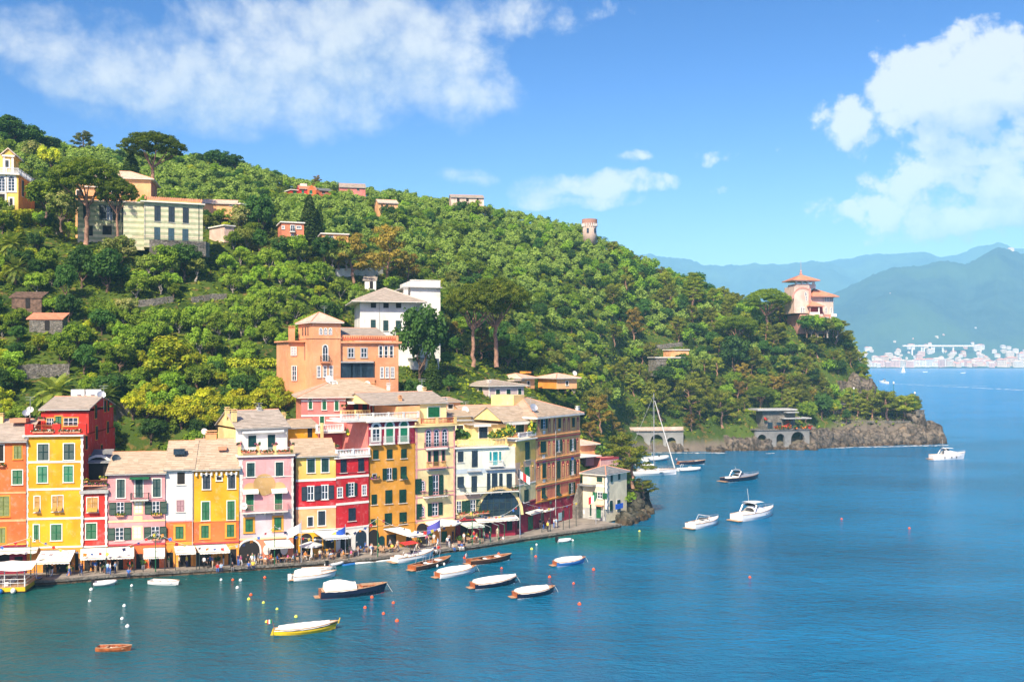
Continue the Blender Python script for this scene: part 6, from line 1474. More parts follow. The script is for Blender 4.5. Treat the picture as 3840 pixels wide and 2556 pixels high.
def tree_proto(kind, seed):
 """returns (trunk mesh, crown mesh) standing on the origin"""
 r = random.Random(seed * 7 + 1); mb = MB(); bark = M['bark']; m = LM.get(kind)
 if kind in ('olive', 'oliveb', 'broad', 'dark', 'lime', 'cream', 'yellow'):
  big = kind in ('broad', 'dark', 'cream'); R = 2.55 if not big else 3.0; ht = 1.15 if not big else 1.9
  c, rd = blobs(seed, 26 if not big else 34, R * .84, R * .62, ht + R * .60, R * .20, R * .36)
  b0 = Vector((0, 0, -.6)); f = Vector((r.uniform(-.3, .3), r.uniform(-.3, .3), ht * .55)); branch(mb, b0, f, .24, .17, seed)
  for i in range(5): q = c[(i * 3) % len(c)]; branch(mb, f, (q[0] * .9, q[1] * .9, q[2]), .12, .03, seed + i)
  v, t = leaves(c, rd, 130 if not big else 125, .235 if not big else .28, seed, .9, .5, .3, .3); bark = M['barkg'] if kind.startswith('olive') else M['bark']
 elif kind == 'shrub':
  c, rd = blobs(seed, 9, 1.0, .9, .75, .5, .8, .2); branch(mb, (0, 0, -.4), (0, 0, .7), .1, .05, seed); v, t = leaves(c, rd, 80, .28, seed); m = LM['broad']
 elif kind in ('pine', 'brown'):
  h = 6.5; lean = Vector((r.uniform(-1.2, 1.2), r.uniform(-1.2, 1.2), h)); tr = branch(mb, (0, 0, -.8), lean, .30, .10, seed, 7, .05); c = []; rd = []
  for i in range(17):
   t = .38 + .62 * i / 16; p = tr[min(7, int(t * 7))].lerp(tr[min(7, int(t * 7) + 1)], (t * 7) % 1); a = i * 2.4 + r.random(); L = (1.15 - t) * 3.0 + .9; q = p + Vector((math.cos(a) * L, math.sin(a) * L, .5 + r.random() * .6))
   mb.tube([p, p.lerp(q, .6) + Vector((0, 0, .1)), q], [.08, .05, .02], 5)
   for k in range(2): c.append(tuple(p.lerp(q, .62 + .42 * k) + Vector((r.uniform(-.3, .3), r.uniform(-.3, .3), r.uniform(-.1, .25))))); rd.append(r.uniform(.65, 1.05))
  v, t = leaves(c, rd, 95, .26, seed, .55, .2, .3, .3, 1.9); bark = M['barkp']
 elif kind == 'cypress':
  c, rd = [], []
  for i in range(62):
   t = i / 61; w = 1.45 * (math.sin(min(1, t * 2.2 + .28) * math.pi / 2) * (1 - t ** 2.6) + .06); a = i * 2.4; c.append((math.cos(a) * w * .62, math.sin(a) * w * .62, .5 + t * 11)); rd.append(.35 + w * .36)
  mb.tube([(0, 0, -1), (0, 0, 7)], [.25, .08], 7); v, t = leaves(c, rd, 75, .30, seed, 1.5, .2, .6, .15); m = LM['cyp']
 elif kind == 'umbrella':
  h = 9.4; f = Vector((r.uniform(-.5, .5), 0, h * .62)); branch(mb, (0, 0, -1), f, .46, .34, seed, 6, .03); c, rd = [], []
  for i in range(9):
   a = i * 2.4; L = 2.0 + (i % 3) * 1.7; q = Vector((math.cos(a) * L, math.sin(a) * L, h + 1.4 - L * .12)); branch(mb, f, q, .22, .06, seed + i, 4, .05)
  for i in range(92):
   a = i * 2.39996; L = 6.3 * math.sqrt((i + .5) / 92); c.append((math.cos(a) * L + r.uniform(-.35, .35), math.sin(a) * L + r.uniform(-.35, .35), h + .3 + 5.0 * math.sqrt(max(0, 1 - (L / 6.75) ** 2)) - .9 + r.uniform(-.3, .3))); rd.append(r.uniform(.75, 1.15))
  for i in range(70): a = r.random() * 6.3; L = r.uniform(3.0, 6.3); c.append((math.cos(a) * L, math.sin(a) * L, h + r.uniform(-.2, 2.6 * math.sqrt(max(.05, 1 - (L / 6.75) ** 2)) + .5))); rd.append(r.uniform(.7, 1.0))
  v, t = leaves(c, rd, 88, .29, seed, .62, .05, .35, .28, 1.7); bark = M['barkp']; m = LM['umb']
 elif kind == 'cedar':
  h = 13; branch(mb, (0, 0, -1), (.5, 0, h), .55, .12, seed, 7, .02); c, rd = [], []
  for i in range(15):
   z = 3.2 + i * .68; R = 5.4 * (1 - (i / 15) ** 1.6) + .9
   for k in range(7):
    a = k * .9 + i * 1.3 + r.random() * .5; L = R * r.uniform(.35, 1.0); q = Vector((math.cos(a) * L, math.sin(a) * L, z + r.uniform(-.25, .25) - L * .03)); c.append(tuple(q)); rd.append(r.uniform(.9, 1.5))
    if k % 2 == 0: mb.tube([(0.2, 0, z - .9), tuple(q)], [.11, .03], 5)
  v, t = leaves(c, rd, 60, .36, seed, .22, .9, .15, .25, 1.9); bark = M['barkp']; m = LM['cedar']
 elif kind == 'palm':
  h = 3.4; branch(mb, (0, 0, -1), (.1, 0, h), .42, .36, seed, 5, .02); V = []; m = LM['palm']; rr = np.random.RandomState(seed)
  for i in range(46):
   a = i * 2.4; el = 1.25 - 1.75 * (i / 46); L = 3.6 + r.random() * .6; hd = Vector((math.cos(a), math.sin(a), 0)); p = Vector((.1, 0, h)); d = hd * math.cos(el) + Vector((0, 0, math.sin(el))); sd = hd.cross(Vector((0, 0, 1)))
   for j in range(14):
    d = (d + Vector((0, 0, -.085))).normalized(); q = p + d * L / 14; w = .62 * math.sin(math.pi * (j + 1.2) / 15.5) + .05
    for sg in (-1, 1):
     e = sd * sg * w + d * w * .55 + Vector((0, 0, -.12)) * w; V += [tuple(p), tuple(p.lerp(q, .8)), tuple(p.lerp(q, .8) + e), tuple(p + e * .92)]
    p = q
  v = np.array(V); t = np.repeat(np.clip(rr.normal(.5, .25, len(v) // 4), 0, 1), 4)
 tm = mb.mesh('trunk', bark, smooth=True); cm = leaf_mesh('crown', v, t, m)
 return tm, cm
PROTO = {}
def protos(kind, n):
 if kind not in PROTO: PROTO[kind] = [tree_proto(kind, 31 * (i + 1) + len(kind)) for i in range(n)]
 return PROTO[kind]
NP = dict(olive=5, oliveb=5, broad=4, dark=4, pine=4, brown=2, lime=3, yellow=3, cream=2, shrub=4, cypress=2, umbrella=2, cedar=2, palm=2)
TN = dict(olive='olive_tree', oliveb='olive_tree', broad='broadleaf_tree', dark='evergreen_tree', pine='pine_tree', brown='pine_tree', lime='garden_shrub', yellow='flowering_shrub', cream='flowering_tree', shrub='shrub', cypress='cypress_tree', umbrella='umbrella_pine', cedar='cedar_tree', palm='palm_tree')
ADJ = dict(olive='grey-green olive tree', oliveb='bright green olive tree', broad='fresh green broadleaf tree', dark='dark evergreen tree', pine='olive-green pine', brown='rust brown pine', lime='yellow-green shrub', yellow='golden flowering shrub', cream='cream blossoming tree', shrub='low green shrub')
NTREE = 0
def plant(kind, p, sc, label, group=None, rz=None, sz=None, mat_=None, var=None):
 global NTREE
 NTREE += 1
 pr = protos(kind, NP[kind]); tm, cm = pr[(NTREE if var is None else var) % len(pr)]
 o = thing(TN[kind], label, 'shrub' if 'shrub' in TN[kind] else 'tree', p, group, R_.random() * 6.28 if rz is None else rz)
 o.scale = (sc, sc, sc * (sz or R_.uniform(.9, 1.15)))
 link('trunk', tm, o); c = link('crown', cm, o)
 if mat_: c.material_slots[0].link = 'OBJECT'; c.material_slots[0].material = mat_
 return o
KEEP = []
def keep_clear():
 for o in SC.objects:
  if o.get('category') in ('house', 'villa', 'tower', 'terrace', 'shed', 'wall', 'cottage'):
   lo = Vector((1e9,) * 3); hi = Vector((-1e9,) * 3)
   for q in [o] + list(o.children):
    if q.type != 'MESH': continue
    w = wloc(q)
    for bc in q.bound_box:
     for k in range(3): lo[k] = min(lo[k], bc[k] + w[k]); hi[k] = max(hi[k], bc[k] + w[k])
   if lo.x < 1e8: KEEP.append((lo.x, hi.x, lo.y, hi.y, lo.z, hi.z, o['category']))
keep_clear()
def blocked(x, y, z, r=1.6, top=5.0):
 for (x0, x1, y0, y1, z0, z1, c) in KEEP:
  if c == 'wall':
   if x0 - .5 < x < x1 + .5 and y0 - 1.5 < y < y1 + 1: return True
   continue
  if x0 - r < x < x1 + r and y0 - r < y < y1 + r: return True
  if c == 'tree' and y < y0 - 14: continue
  if y0 - 26 < y < y0:
   u = x / y * (y0 + y1) / 2
   if x0 - 1 < u < x1 + 1:
    zt = H + (z + top - H) / y * y0
    if zt > z0 + (z1 - z0) * dict(house=.34, villa=.25, terrace=.2, tree=.45, cottage=.6, shed=.6).get(c, .3) and zt - (top / y * y0) < z1: return True
 return False
def px_of(p): return XC + p[0] / p[1] * F, YH - (p[2] - H) / p[1] * F
# --- notable trees, one by one: kind, picture column and row of the foot, size, label
DIM = dict(umbrella=(14.4, 14.9), cedar=(13, 13.6), cypress=(3.3, 12.2), brown=(8.4, 8.4), pine=(8.4, 8.4), dark=(6.6, 5.8), broad=(6.6, 5.8), cream=(6.6, 5.8), lime=(5.6, 4.6), olive=(5.6, 4.6), palm=(8.6, 6.2))
NOTABLE = [('umbrella', 572, 715, 255, 228, 'tallest umbrella pine standing on the skyline behind the striped villa', 272), ('umbrella', 322, 892, 285, 314, 'big umbrella pine on a bare trunk left in front of the striped villa', 239), ('umbrella', 440, 892, 165, 236, 'smaller forked umbrella pine right of the big one before the striped villa', 238),
 ('cypress', 492, 690, 70, 118, 'short dark cypress just under the tallest umbrella pine', 274), ('cypress', 1160, 958, 76, 230, 'tall thick dark cypress in the middle of the slope', None), ('cypress', 1196, 962, 50, 195, 'slimmer second cypress leaning against the tall thick one', None), ('cypress', 1622, 1482, 64, 162, 'bright green cypress right below the white villa', 212), ('cypress', 2590, 1325, 18, 86, 'slender small cypress by the stone cottage on the headland', None),
 ('umbrella', 1775, 1350, 250, 300, 'wide cedar spreading over the right side of the white villa', 231), ('umbrella', 1862, 1350, 285, 322, 'umbrella pine crown joined to the cedar beside the white villa', 234), ('cedar', 2600, 1155, 135, 138, 'light green tiered cedar on the slope right of centre', None),
 ('brown', 1320, 1062, 200, 195, 'left brownish pine of the pair above the white villa', None), ('brown', 1462, 1082, 215, 250, 'taller brownish pine of the pair above the white villa', None), ('brown', 1530, 1075, 110, 140, 'small brown pine at the right foot of the taller brown pine', None), ('pine', 1262, 1010, 130, 130, 'green pine left of the brown pair', None), ('brown', 2375, 1285, 100, 138, 'rust brown pine above the small headland houses', None),
 ('dark', 1580, 1455, 220, 305, 'big dark round evergreen before the white villa', 214), ('lime', 635, 1445, 255, 178, 'spreading yellow-green tree above the flowering hedge', None), ('dark', 400, 1105, 180, 175, 'large dark evergreen below the striped villa lawn', None), ('dark', 310, 1080, 150, 150, 'dark evergreen left of the large one below the striped villa', None), ('dark', 245, 1125, 100, 135, 'dark conical evergreen on the left garden slope', None), ('dark', 135, 945, 75, 75, 'dark clipped round evergreen below the flowering cream tree', None),
 ('cream', 232, 850, 130, 140, 'cream blossoming tree left of the striped villa', 238), ('cream', 450, 1005, 150, 125, 'cream blossoming tree on top of the dark evergreens', None), ('cream', 125, 615, 95, 90, 'cream blossoming tree above the yellow villa', None), ('lime', 190, 640, 100, 110, 'bright yellow-green tree right of the highest blossoming tree', None), ('dark', 975, 895, 130, 165, 'large olive-brown tree left of the salmon flat-roofed house', None), ('cream', 900, 875, 100, 110, 'yellowish flowering tree right of the striped villa', None), ('broad', 170, 800, 150, 130, 'leafy green tree between the yellow villa and the pines', 240), ('broad', 545, 790, 80, 60, 'green tree rising behind the roof of the striped villa', 262),
 ('palm', 205, 1560, 210, 165, 'big date palm behind the red penthouse', 176), ('palm', 395, 1560, 160, 130, 'smaller date palm right of the red penthouse', 180), ('palm', 45, 985, 130, 120, 'fan of palm fronds at the left edge below the yellow villa', None), ('palm', 60, 1075, 110, 120, 'lower palm at the left edge', None), ('palm', 2715, 1200, 46, 52, 'pale small palm on the headland slope', None),
 ('dark', 40, 545, 170, 105, 'largest dark tree on the top left hilltop', None), ('dark', 110, 560, 120, 90, 'dark rounded tree right of the largest hilltop tree', None), ('dark', 180, 575, 90, 70, 'dark tree stepping down the left hilltop', None), ('dark', 20, 510, 90, 80, 'highest dark tree at the top left corner of the hill', None), ('pine', 300, 585, 110, 105, 'feathery pine on the skyline between hilltop and umbrella pine', None), ('olive', 1490, 740, 70, 58, 'lone open-branched olive tree standing on the ridge skyline', None), ('olive', 1275, 728, 68, 58, 'olive tree between the two red ridge houses', None), ('brown', 1190, 722, 55, 70, 'orange-brown tree behind the red gabled ridge house', None), ('olive', 1870, 785, 58, 34, 'small flat olive on the skyline beside the crest house', None), ('olive', 1920, 798, 58, 30, 'second small flat olive right of the crest house', None), ('dark', 820, 630, 110, 70, 'dark oak on the skyline at mid left', None), ('dark', 880, 640, 90, 62, 'second dark oak on the skyline at mid left', None),
 ('dark', 2330, 960, 80, 85, 'dark tree on the skyline right of the watchtower', None), ('olive', 2265, 915, 75, 60, 'grey olive tree beside the watchtower', None), ('dark', 2620, 1110, 95, 85, 'dark skyline tree above the tiered cedar', None), ('umbrella', 2760, 1330, 175, 150, 'broad umbrella pine on the headland below the saddle', None), ('umbrella', 2880, 1250, 190, 175, 'umbrella pine left of the turreted villa', None), ('dark', 2755, 1420, 140, 160, 'large grey-green rounded evergreen in the headland hollow', None), ('umbrella', 2960, 1200, 110, 110, 'pine crown just behind the left wall of the turreted villa', None),
 ('pine', 3205, 1300, 150, 120, 'leaning pine on the cliff right of the turreted villa', None), ('pine', 3130, 1290, 130, 100, 'dense pine right under the turreted villa', None), ('umbrella', 3255, 1420, 175, 150, 'wind-bent pine hanging over the cliff edge', None), ('pine', 3330, 1568, 145, 110, 'broad pine bush on the low rocky point', None), ('pine', 3385, 1570, 120, 100, 'middle pine bush on the low rocky point', None), ('pine', 3275, 1575, 120, 80, 'pine bush left on the low rocky point', None), ('broad', 3425, 1570, 62, 70, 'bright green tree at the tip of the rocky point', None),
 ('broad', 3025, 1590, 85, 90, 'bright green tree right of the restaurant terrace', None), ('umbrella', 2850, 1545, 120, 100, 'pine with pale leaning trunk above the restaurant', None), ('dark', 3085, 1580, 90, 100, 'dark conical tree beside the road wall', None), ('brown', 2250, 1620, 130, 150, 'brown tree right behind the painted palazzo', None), ('brown', 2225, 1660, 100, 90, 'lower brown bush behind the painted palazzo', None), ('brown', 2300, 1660, 90, 80, 'brown bush left of the arched terrace', None), ('pine', 2480, 1560, 170, 150, 'large olive-green pine over the arched terrace', 340), ('pine', 2600, 1575, 180, 170, 'spreading pine right of the arched terrace', 341), ('pine', 2710, 1590, 150, 140, 'pine hanging above the dark shore rocks', 341), ('broad', 2380, 1600, 110, 100, 'fresh green tree left above the arched terrace', 340)]
for k, px, py, w, hh, lb, Y in NOTABLE:
 g0 = ground_at(px, py) if Y is None else P(px, py, Y)
 if g0 is None: continue
 sx = w / F * g0.y / DIM[k][0]; sz = hh / F * g0.y / DIM[k][1]
 o = plant(k, g0 - Vector((0, 0, .3)), sx, lb, None, None, sz / sx, LM['cedar'] if 'white villa' in lb and k == 'umbrella' else None)
 if k not in ('palm', 'lime'): KEEP.append((g0.x - w / F * g0.y * .3, g0.x + w / F * g0.y * .3, g0.y - 2, g0.y + 2, g0.z, g0.z + hh / F * g0.y, 'tree'))
for i in range(26):
 px = 505 + 500 * ((i % 13) + R_.random() * .6) / 13; row = i // 13; Y = 181 + row * 3.0 + (px - 500) * .006; x = (px - XC) / F * Y; z = gz(x, Y)
 plant('yellow', (x, Y, z - .4), R_.uniform(.95, 1.3), 'golden flowering shrub in the hedge bank behind the roofs of the row', 'golden flowering hedge bank')
for i in range(9):
 px = 1000 + 70 * R_.random(); g0 = ground_at(px, 1470 + R_.random() * 90)
 if g0: plant('lime', g0, R_.uniform(.6, .9), 'lime green shrub climbing left of the orange tower villa', 'shrubs by the tower villa')
def hedge(lb, pts, hgt, wid, m, step=1.0, name='hedge'):
 g = [ground_at(*q) if not isinstance(q, Vector) else q for q in pts]
 if any(q is None for q in g): return
 g = resample(g, step); c = []; 
 for q in g:
  for k in range(max(1, int(hgt / .8))): c.append((q.x + R_.uniform(-.2, .2), q.y + R_.uniform(-.2, .2), q.z + .4 + k * .8))
 v, t = leaves(c, [wid * .62] * len(c), 70, .34, len(g) + int(hgt * 9), 1, .3, .45); o0 = g[len(g) // 2]
 tag(link(name, leaf_mesh(name, v - np.array(o0), t, LM[m]), None, o0), lb, 'hedge', 'hedges on the slope')
for a in [('clipped hedge line below the red ridge houses', [(1000, 745), (1150, 735), (1300, 735), (1450, 740)], 2.6, 1.6, 'broad'), ('dark clipped hedge terrace right of the tall cypress', [(1235, 865), (1320, 858), (1430, 860)], 3.2, 1.8, 'dark'), ('long hedge on the upper terrace left of the watchtower', [(1600, 905), (1720, 885), (1850, 880)], 3.6, 1.6, 'broad'), ('thin hedge line running up to the watchtower', [(1850, 880), (2000, 885), (2130, 895)], 1.6, 1.4, 'dark'),
   ('bright hedge of two tiers left of the orange tower villa', [(765, 1385), (900, 1385), (1060, 1388)], 2.0, 1.5, 'lime'), ('lower green hedge left of the orange tower villa', [(800, 1425), (920, 1425), (1060, 1430)], 1.6, 1.5, 'broad'), ('ivy covered wall under the yellow villa', [(0, 860), (70, 855), (150, 850)], 4.4, 1.5, 'lime'), ('pergola vines beside the striped villa', [(820, 895), (890, 895), (960, 897)], 2.4, 1.8, 'lime'), ('hedge under the long tan roofed house', [(760, 840), (840, 838)], 2.6, 1.6, 'dark'), ('road hedge above the restaurant on the headland', [(2800, 1545), (2900, 1540)], 1.4, 1.3, 'lime')]: hedge(*a)
for i, (x, y, zt, lb) in enumerate(BURY):
 g_ = min(gz(x, y), zt - 1.5); k = ('olive', 'broad', 'olive', 'dark')[i % 4]; hh = zt - g_; sc = max(.45, min(1.25, hh / 4.7)); plant(k, (x, y, zt - 4.7 * sc), sc * R_.uniform(.9, 1.1), ADJ[k] + ' at the foot of the ' + ' '.join(lb.split()[:7]), 'garden trees at the foot of the ' + ' '.join(lb.split()[:7]), None, 1.0)
# --- the wooded slopes
def zone(px, py, Y, z):
 u = R_.random()
 if px > 2290:
  if py > 1240 and px < 2560: return ('olive' if u < .45 else 'lime' if u < .55 else 'broad' if u < .7 else 'pine'), 'on the terraces above the arched sea wall'
  if py > 1450: return ('pine' if u < .55 else 'broad' if u < .75 else 'lime' if u < .85 else 'brown'), 'along the wooded shore of the headland'
  if px < 2660: return ('olive' if u < .35 else 'dark' if u < .6 else 'broad' if u < .9 else 'pine'), 'on the wooded shoulder above the headland cottages'
  return ('pine' if u < .5 else 'dark' if u < .78 else 'broad' if u < .93 else 'olive'), 'in the pine wood below the turreted villa'
 if Y < 205 and px < 1300:
  return ('oliveb' if u < .16 else 'broad' if u < .40 else 'shrub' if u < .62 else 'lime' if u < .80 else 'dark' if u < .95 else 'yellow'), 'in the dense gardens just above the roofs'
 if px < 480 and Y < 250: return ('oliveb' if u < .22 else 'broad' if u < .45 else 'lime' if u < .62 else 'shrub' if u < .74 else 'dark' if u < .93 else 'cream'), 'in the terraced garden at left under the villas'
 if Y < 258 and px < 1320: return ('oliveb' if u < .80 else 'broad' if u < .90 else 'lime' if u < .95 else 'shrub'), 'in the olive grove between the striped and the tower villa'
 if px < 1350: return ('olive' if u < .80 else 'broad' if u < .90 else 'dark' if u < .96 else 'lime'), 'on the upper slope under the left skyline'
 if Y < 262: return ('dark' if u < .40 else 'broad' if u < .72 else 'olive' if u < .88 else 'brown'), 'in the shady wood around the lilac house'
 if py < 1010: return ('olive' if u < .78 else 'broad' if u < .93 else 'dark'), 'on the open terraces below the watchtower'
 return ('olive' if u < .50 else 'broad' if u < .80 else 'dark' if u < .96 else 'lime'), 'on the dense middle slope right of the cedar'
CAND = []
y = 163.0
while y < 432:
 sp = 3.9 if y < 215 else 4.5 if y < 270 else 4.7 if y < 325 else 4.0
 x = -108.0 - (y - 150) * .42
 while x < 172:
  X_, Y_ = x + R_.uniform(-.42, .42) * sp, y + R_.uniform(-.42, .42) * sp
  px = XC + X_ / Y_ * F
  x += sp
  if px < -60 or px > 3460: continue
  z = gz(X_, Y_)
  if z < (4.5 if px < 3050 else 7.5): continue
  py = YH - (z - H) / Y_ * F
  k, zn = zone(px, py, Y_, z)
  if blocked(X_, Y_, z, 1.3, 4.4): 
   if k == 'shrub' or R_.random() < .75: continue
   k = 'shrub'
   if blocked(X_, Y_, z, .6, 1.5): continue
  pt_ = float(_vn(X_, Y_ * 1.3, .05))
  if pt_ > .95 and 205 < Y_ < 345 and px < 2250 and R_.random() < .7: continue
  if pt_ < -.85 and k in ('olive', 'oliveb', 'broad') and R_.random() < .45: k = 'dark' if R_.random() < .6 else 'broad'
  sc = R_.uniform(.60, 1.22) * (1.0 if Y_ < 262 else .88)
  if k in ('pine', 'brown'): sc *= .85
  if k in ('broad', 'dark') : sc *= .85
  if k == 'shrub': sc *= 1.15
  if k in ('lime', 'yellow') : sc *= .72
  if px > 2290: sc *= 1.3
  CAND.append([k, Vector((X_, Y_, z - .2)), sc, zn, px, py])
 y += sp * .92
cnt = {}
CAND.sort(key=lambda c: c[1].y)
def hidden(p, top):
 ts = np.linspace(.5, .985, 60); Yq = p.y * ts; Xq = p.x * ts; zq = H + (p.z + top - H) * ts
 return bool(np.any(ground_z(XC + Xq / Yq * F, Yq) > zq + 1.0) )
REST = []
LAND = [(640, 830, 'the striped villa'), (60, 680, 'the yellow villa'), (300, 1530, 'the red penthouse'), (1250, 1300, 'the orange tower villa'), (1480, 1150, 'the white villa'), (1175, 850, 'the tall thick cypress'), (1400, 950, 'the brown pine pair'), (1090, 860, 'the salmon flat-roofed house'), (1150, 700, 'the red ridge house'), (1325, 700, 'the rose ridge house'), (1750, 740, 'the crest house'), (2211, 850, 'the round watchtower'), (1800, 1150, 'the broad cedar-like pines'), (1870, 1470, 'the lilac house'), (2100, 1420, 'the orange pavilions'), (2510, 1350, 'the stone cottage'), (3050, 1130, 'the turreted villa'), (2930, 1620, 'the restaurant terrace'), (2430, 1640, 'the arched terrace'), (110, 1150, 'the timber shed'), (182, 1240, 'the tile-roofed shed'), (635, 1380, 'the spreading yellow-green tree'), (2600, 1090, 'the tiered cedar'), (1455, 770, 'the tan roofed cottage'), (820, 760, 'the long tan house'), (2090, 1600, 'the painted palazzo'), (750, 1530, 'the golden hedge bank'), (1622, 1400, 'the bright cypress'), (60, 480, 'the left hilltop'), (572, 600, 'the tallest umbrella pine'), (3350, 1550, 'the rocky point'), (3200, 1490, 'the cliff face'), (850, 640, 'the skyline oaks'), (400, 1040, 'the large dark evergreens'), (2755, 1350, 'the rounded grey-green evergreen'), (690, 1140, 'the dry stone walls'), (900, 1390, 'the two-tier hedge'), (1650, 900, 'the upper hedge line'), (2375, 1220, 'the rust brown pine')]
def where(px, py):
 x, y, n = min(LAND, key=lambda q: (q[0] - px) ** 2 + 1.4 * (q[1] - py) ** 2); dx, dy = px - x, py - y; d = math.hypot(dx, dy)
 s = ('right of ' if dx > 0 else 'left of ') if abs(dx) > abs(dy) * 1.2 else ('below ' if dy > 0 else 'above ')
 return ('close ' if d < 75 else 'well ' if d > 190 else '') + s + n
LIM = dict(olive=285, oliveb=285, broad=270, dark=260, pine=200, lime=200, shrub=240, yellow=40, cream=40, brown=60)
for k, p, sc, zn, px, py in CAND:
 if hidden(p, 5): continue
 nm = TN[k]; cnt[nm] = cnt.get(nm, 0) + 1
 if cnt[nm] <= LIM[k]: w_ = where(px, py); plant(k, p, sc, ADJ[k] + ' ' + w_, ADJ[k] + 's ' + w_)
 else: REST.append((k, p, sc))
LOW = {}
def low(kind, i):
 if (kind, i) not in LOW:
  big = kind in ('broad', 'dark'); R = 2.9 if big else 2.4
  c, rd = blobs(500 + i, 15, R * .8, R * .64, (1.4 if not big else 2.0) + R * .6, R * .3, R * .48)
  if kind in ('pine', 'brown'): c[:, 2] += 2
  LOW[kind, i] = leaves(c, rd, 54, .41, 900 + i, .9, .35, .35, .2)
 return LOW[kind, i]
by = {}
for j, (k, p, sc) in enumerate(REST):
 kk = k if k in ('olive', 'broad', 'dark', 'pine') else 'broad'
 v, t = low(kk, j % 7); a = R_.random() * 6.28; cs, sn = math.cos(a), math.sin(a)
 rot = np.array([[cs, -sn, 0], [sn, cs, 0], [0, 0, 1]]) * sc
 by.setdefault(kk, []).append((v @ rot.T + np.array(p), np.clip(t + R_.uniform(-.25, .25), 0, 1)))
allv, allt, mi = [], [], []
for i, kk in enumerate(by):
 for v, t in by[kk]: allv.append(v); allt.append(t); mi.append(np.full(len(v) // 4, i, np.int32))
if allv:
 allv = np.concatenate(allv); me = np_mesh('woodland', allv, np.arange(len(allv)).reshape(-1, 4), [LM[kk] for kk in by], np.concatenate(allt)); me.polygons.foreach_set('material_index', np.concatenate(mi))
 tag(link('woodland', me), 'far-off mixed wood filling the upper slopes', None, None, 'stuff')
print('TREES', NTREE, 'rest', len(REST), cnt)
n = 70000
Yc = 160 + (430 - 160) * NR.rand(n) ** .8; pc = NR.uniform(-60, 3450, n); Xc = (pc - XC) / F * Yc; Zc = ground_z(pc, Yc)
ok = Zc > 6; Xc, Yc, Zc = Xc[ok], Yc[ok], Zc[ok]
v, t = leaves(np.stack([Xc, Yc, Zc + .15], 1), np.full(len(Xc), .35), 1, .75, 77, .5, .9, .1, .5)
tag(link('ground_cover', leaf_mesh('ground_cover', v, t, leafmat('leaf_ground', (.08, .15, .008), (.36, .42, .02), 0))), 'sunlit grass and herbs between the trees', None, None, 'stuff')
# ------------------------------------------------------------------ sea rocks, far town, viaduct
def rock_mesh(seed, n=14):
 r = np.random.RandomState(seed); V = []; Q = []
 ph = r.uniform(0, 6, 8)
 for i in range(n + 1):
  for j in range(n * 2):
   a, b = math.pi * i / n, math.pi * j / n
   d = np.array([math.sin(a) * math.cos(b), math.sin(a) * math.sin(b), math.cos(a)])
   e = np.sign(d) * np.abs(d) ** .75
   k = 1 + .16 * math.sin(3 * d[0] * 1.7 + ph[0] + 2 * d[2]) + .13 * math.sin(5 * d[1] + ph[1] + 3 * d[0]) + .07 * math.sin(9 * d[2] + ph[2] + 6 * d[1]) + .05 * math.sin(14 * d[0] + 11 * d[1] + ph[3])
   V.append(e * k)
 V = np.array(V)
 for i in range(n):
  for j in range(n * 2): Q.append((i * n * 2 + j, (i + 1) * n * 2 + j, (i + 1) * n * 2 + (j + 1) % (n * 2), i * n * 2 + (j + 1) % (n * 2)))
 return np_mesh('rock', V, np.array(Q), M['rock'], smooth=True)
ROCKS = [rock_mesh(i) for i in range(6)]
NRK = 0
DK = rockmat('weedy_shaded_rock', (.045, .045, .03), (.13, .12, .085))  # darker copy of the sea rock: growth, and shade put into its colour
def rock(px, py, rx, ry, rz, lb, grp=None, z=0.0, Y=None, rot=None, mat_=None):
 global NRK
 NRK += 1
 p = Wz(px, py, 0) if Y is None else P(px, py, Y)
 o = link('rock', ROCKS[NRK % 6], None, (p.x, p.y + ry * .5, max(p.z, 0) + z)); o.scale = (rx, ry, rz); o.rotation_euler = (R_.uniform(-.2, .2), R_.uniform(-.2, .2), R_.uniform(-.4, .4) if rot is None else rot)
 if mat_: o.material_slots[0].link = 'OBJECT'; o.material_slots[0].material = mat_
 return tag(o, lb, 'rock', grp)
for px in range(2870, 3060, 15): rock(px + R_.uniform(-8, 8), 1684 + R_.uniform(-4, 3), R_.uniform(1.4, 2.8), 2.4, R_.uniform(.8, 2.4), 'low dark rock in front of the restaurant arches', 'low rocks by the restaurant arches')
for px in range(2300, 3040, 20): rock(px, 1652 + R_.uniform(-12, 8), R_.uniform(2.4, 4.4), 3.5, R_.uniform(2.6, 5.0), 'craggy bank rock behind the shoreline of the headland', 'bank rocks of the headland', -.5, 336 + (px - 2300) * .021)
G1 = 'rounded shore rocks of the headland'
for px in range(2300, 2730, 26): rock(px + R_.uniform(-8, 8), 1690 + R_.uniform(-4, 4), R_.uniform(1.6, 3.2), R_.uniform(2, 3.5), R_.uniform(1.2, 3.0), 'rounded brown rock at the waterline under the arched terrace', 'rocks under the arched terrace')
for px in range(2725, 2860, 24): rock(px + R_.uniform(-8, 8), 1688, R_.uniform(2, 3.6), 3, R_.uniform(2.5, 5.0), 'dark shaded rock between the two arched terraces', 'rocks between the terraces')
YW = lambda px: float(np.interp(px, (2990, 3160, 3240, 3300, 3420, 3500), (342, 353, 356, 358.5, 360.5, 363)))
for px in range(3030, 3500, 15): rock(px + R_.uniform(-8, 8), 1345 + F * H / YW(px) + R_.uniform(-2, 2), R_.uniform(1.8, 4.2), R_.uniform(2, 4), R_.uniform(1.0, 3.4), 'grey boulder at the foot of the headland point', G1)
for px in range(3040, 3480, 15): rock(px + R_.uniform(-9, 9), 1652 + R_.uniform(-10, 6), R_.uniform(2.6, 4.8), 3.5, R_.uniform(2.0, 5.0), 'tall craggy cliff block of the headland point', 'cliff blocks of the headland point', -.5, YW(px) + R_.uniform(-1, 1.5))
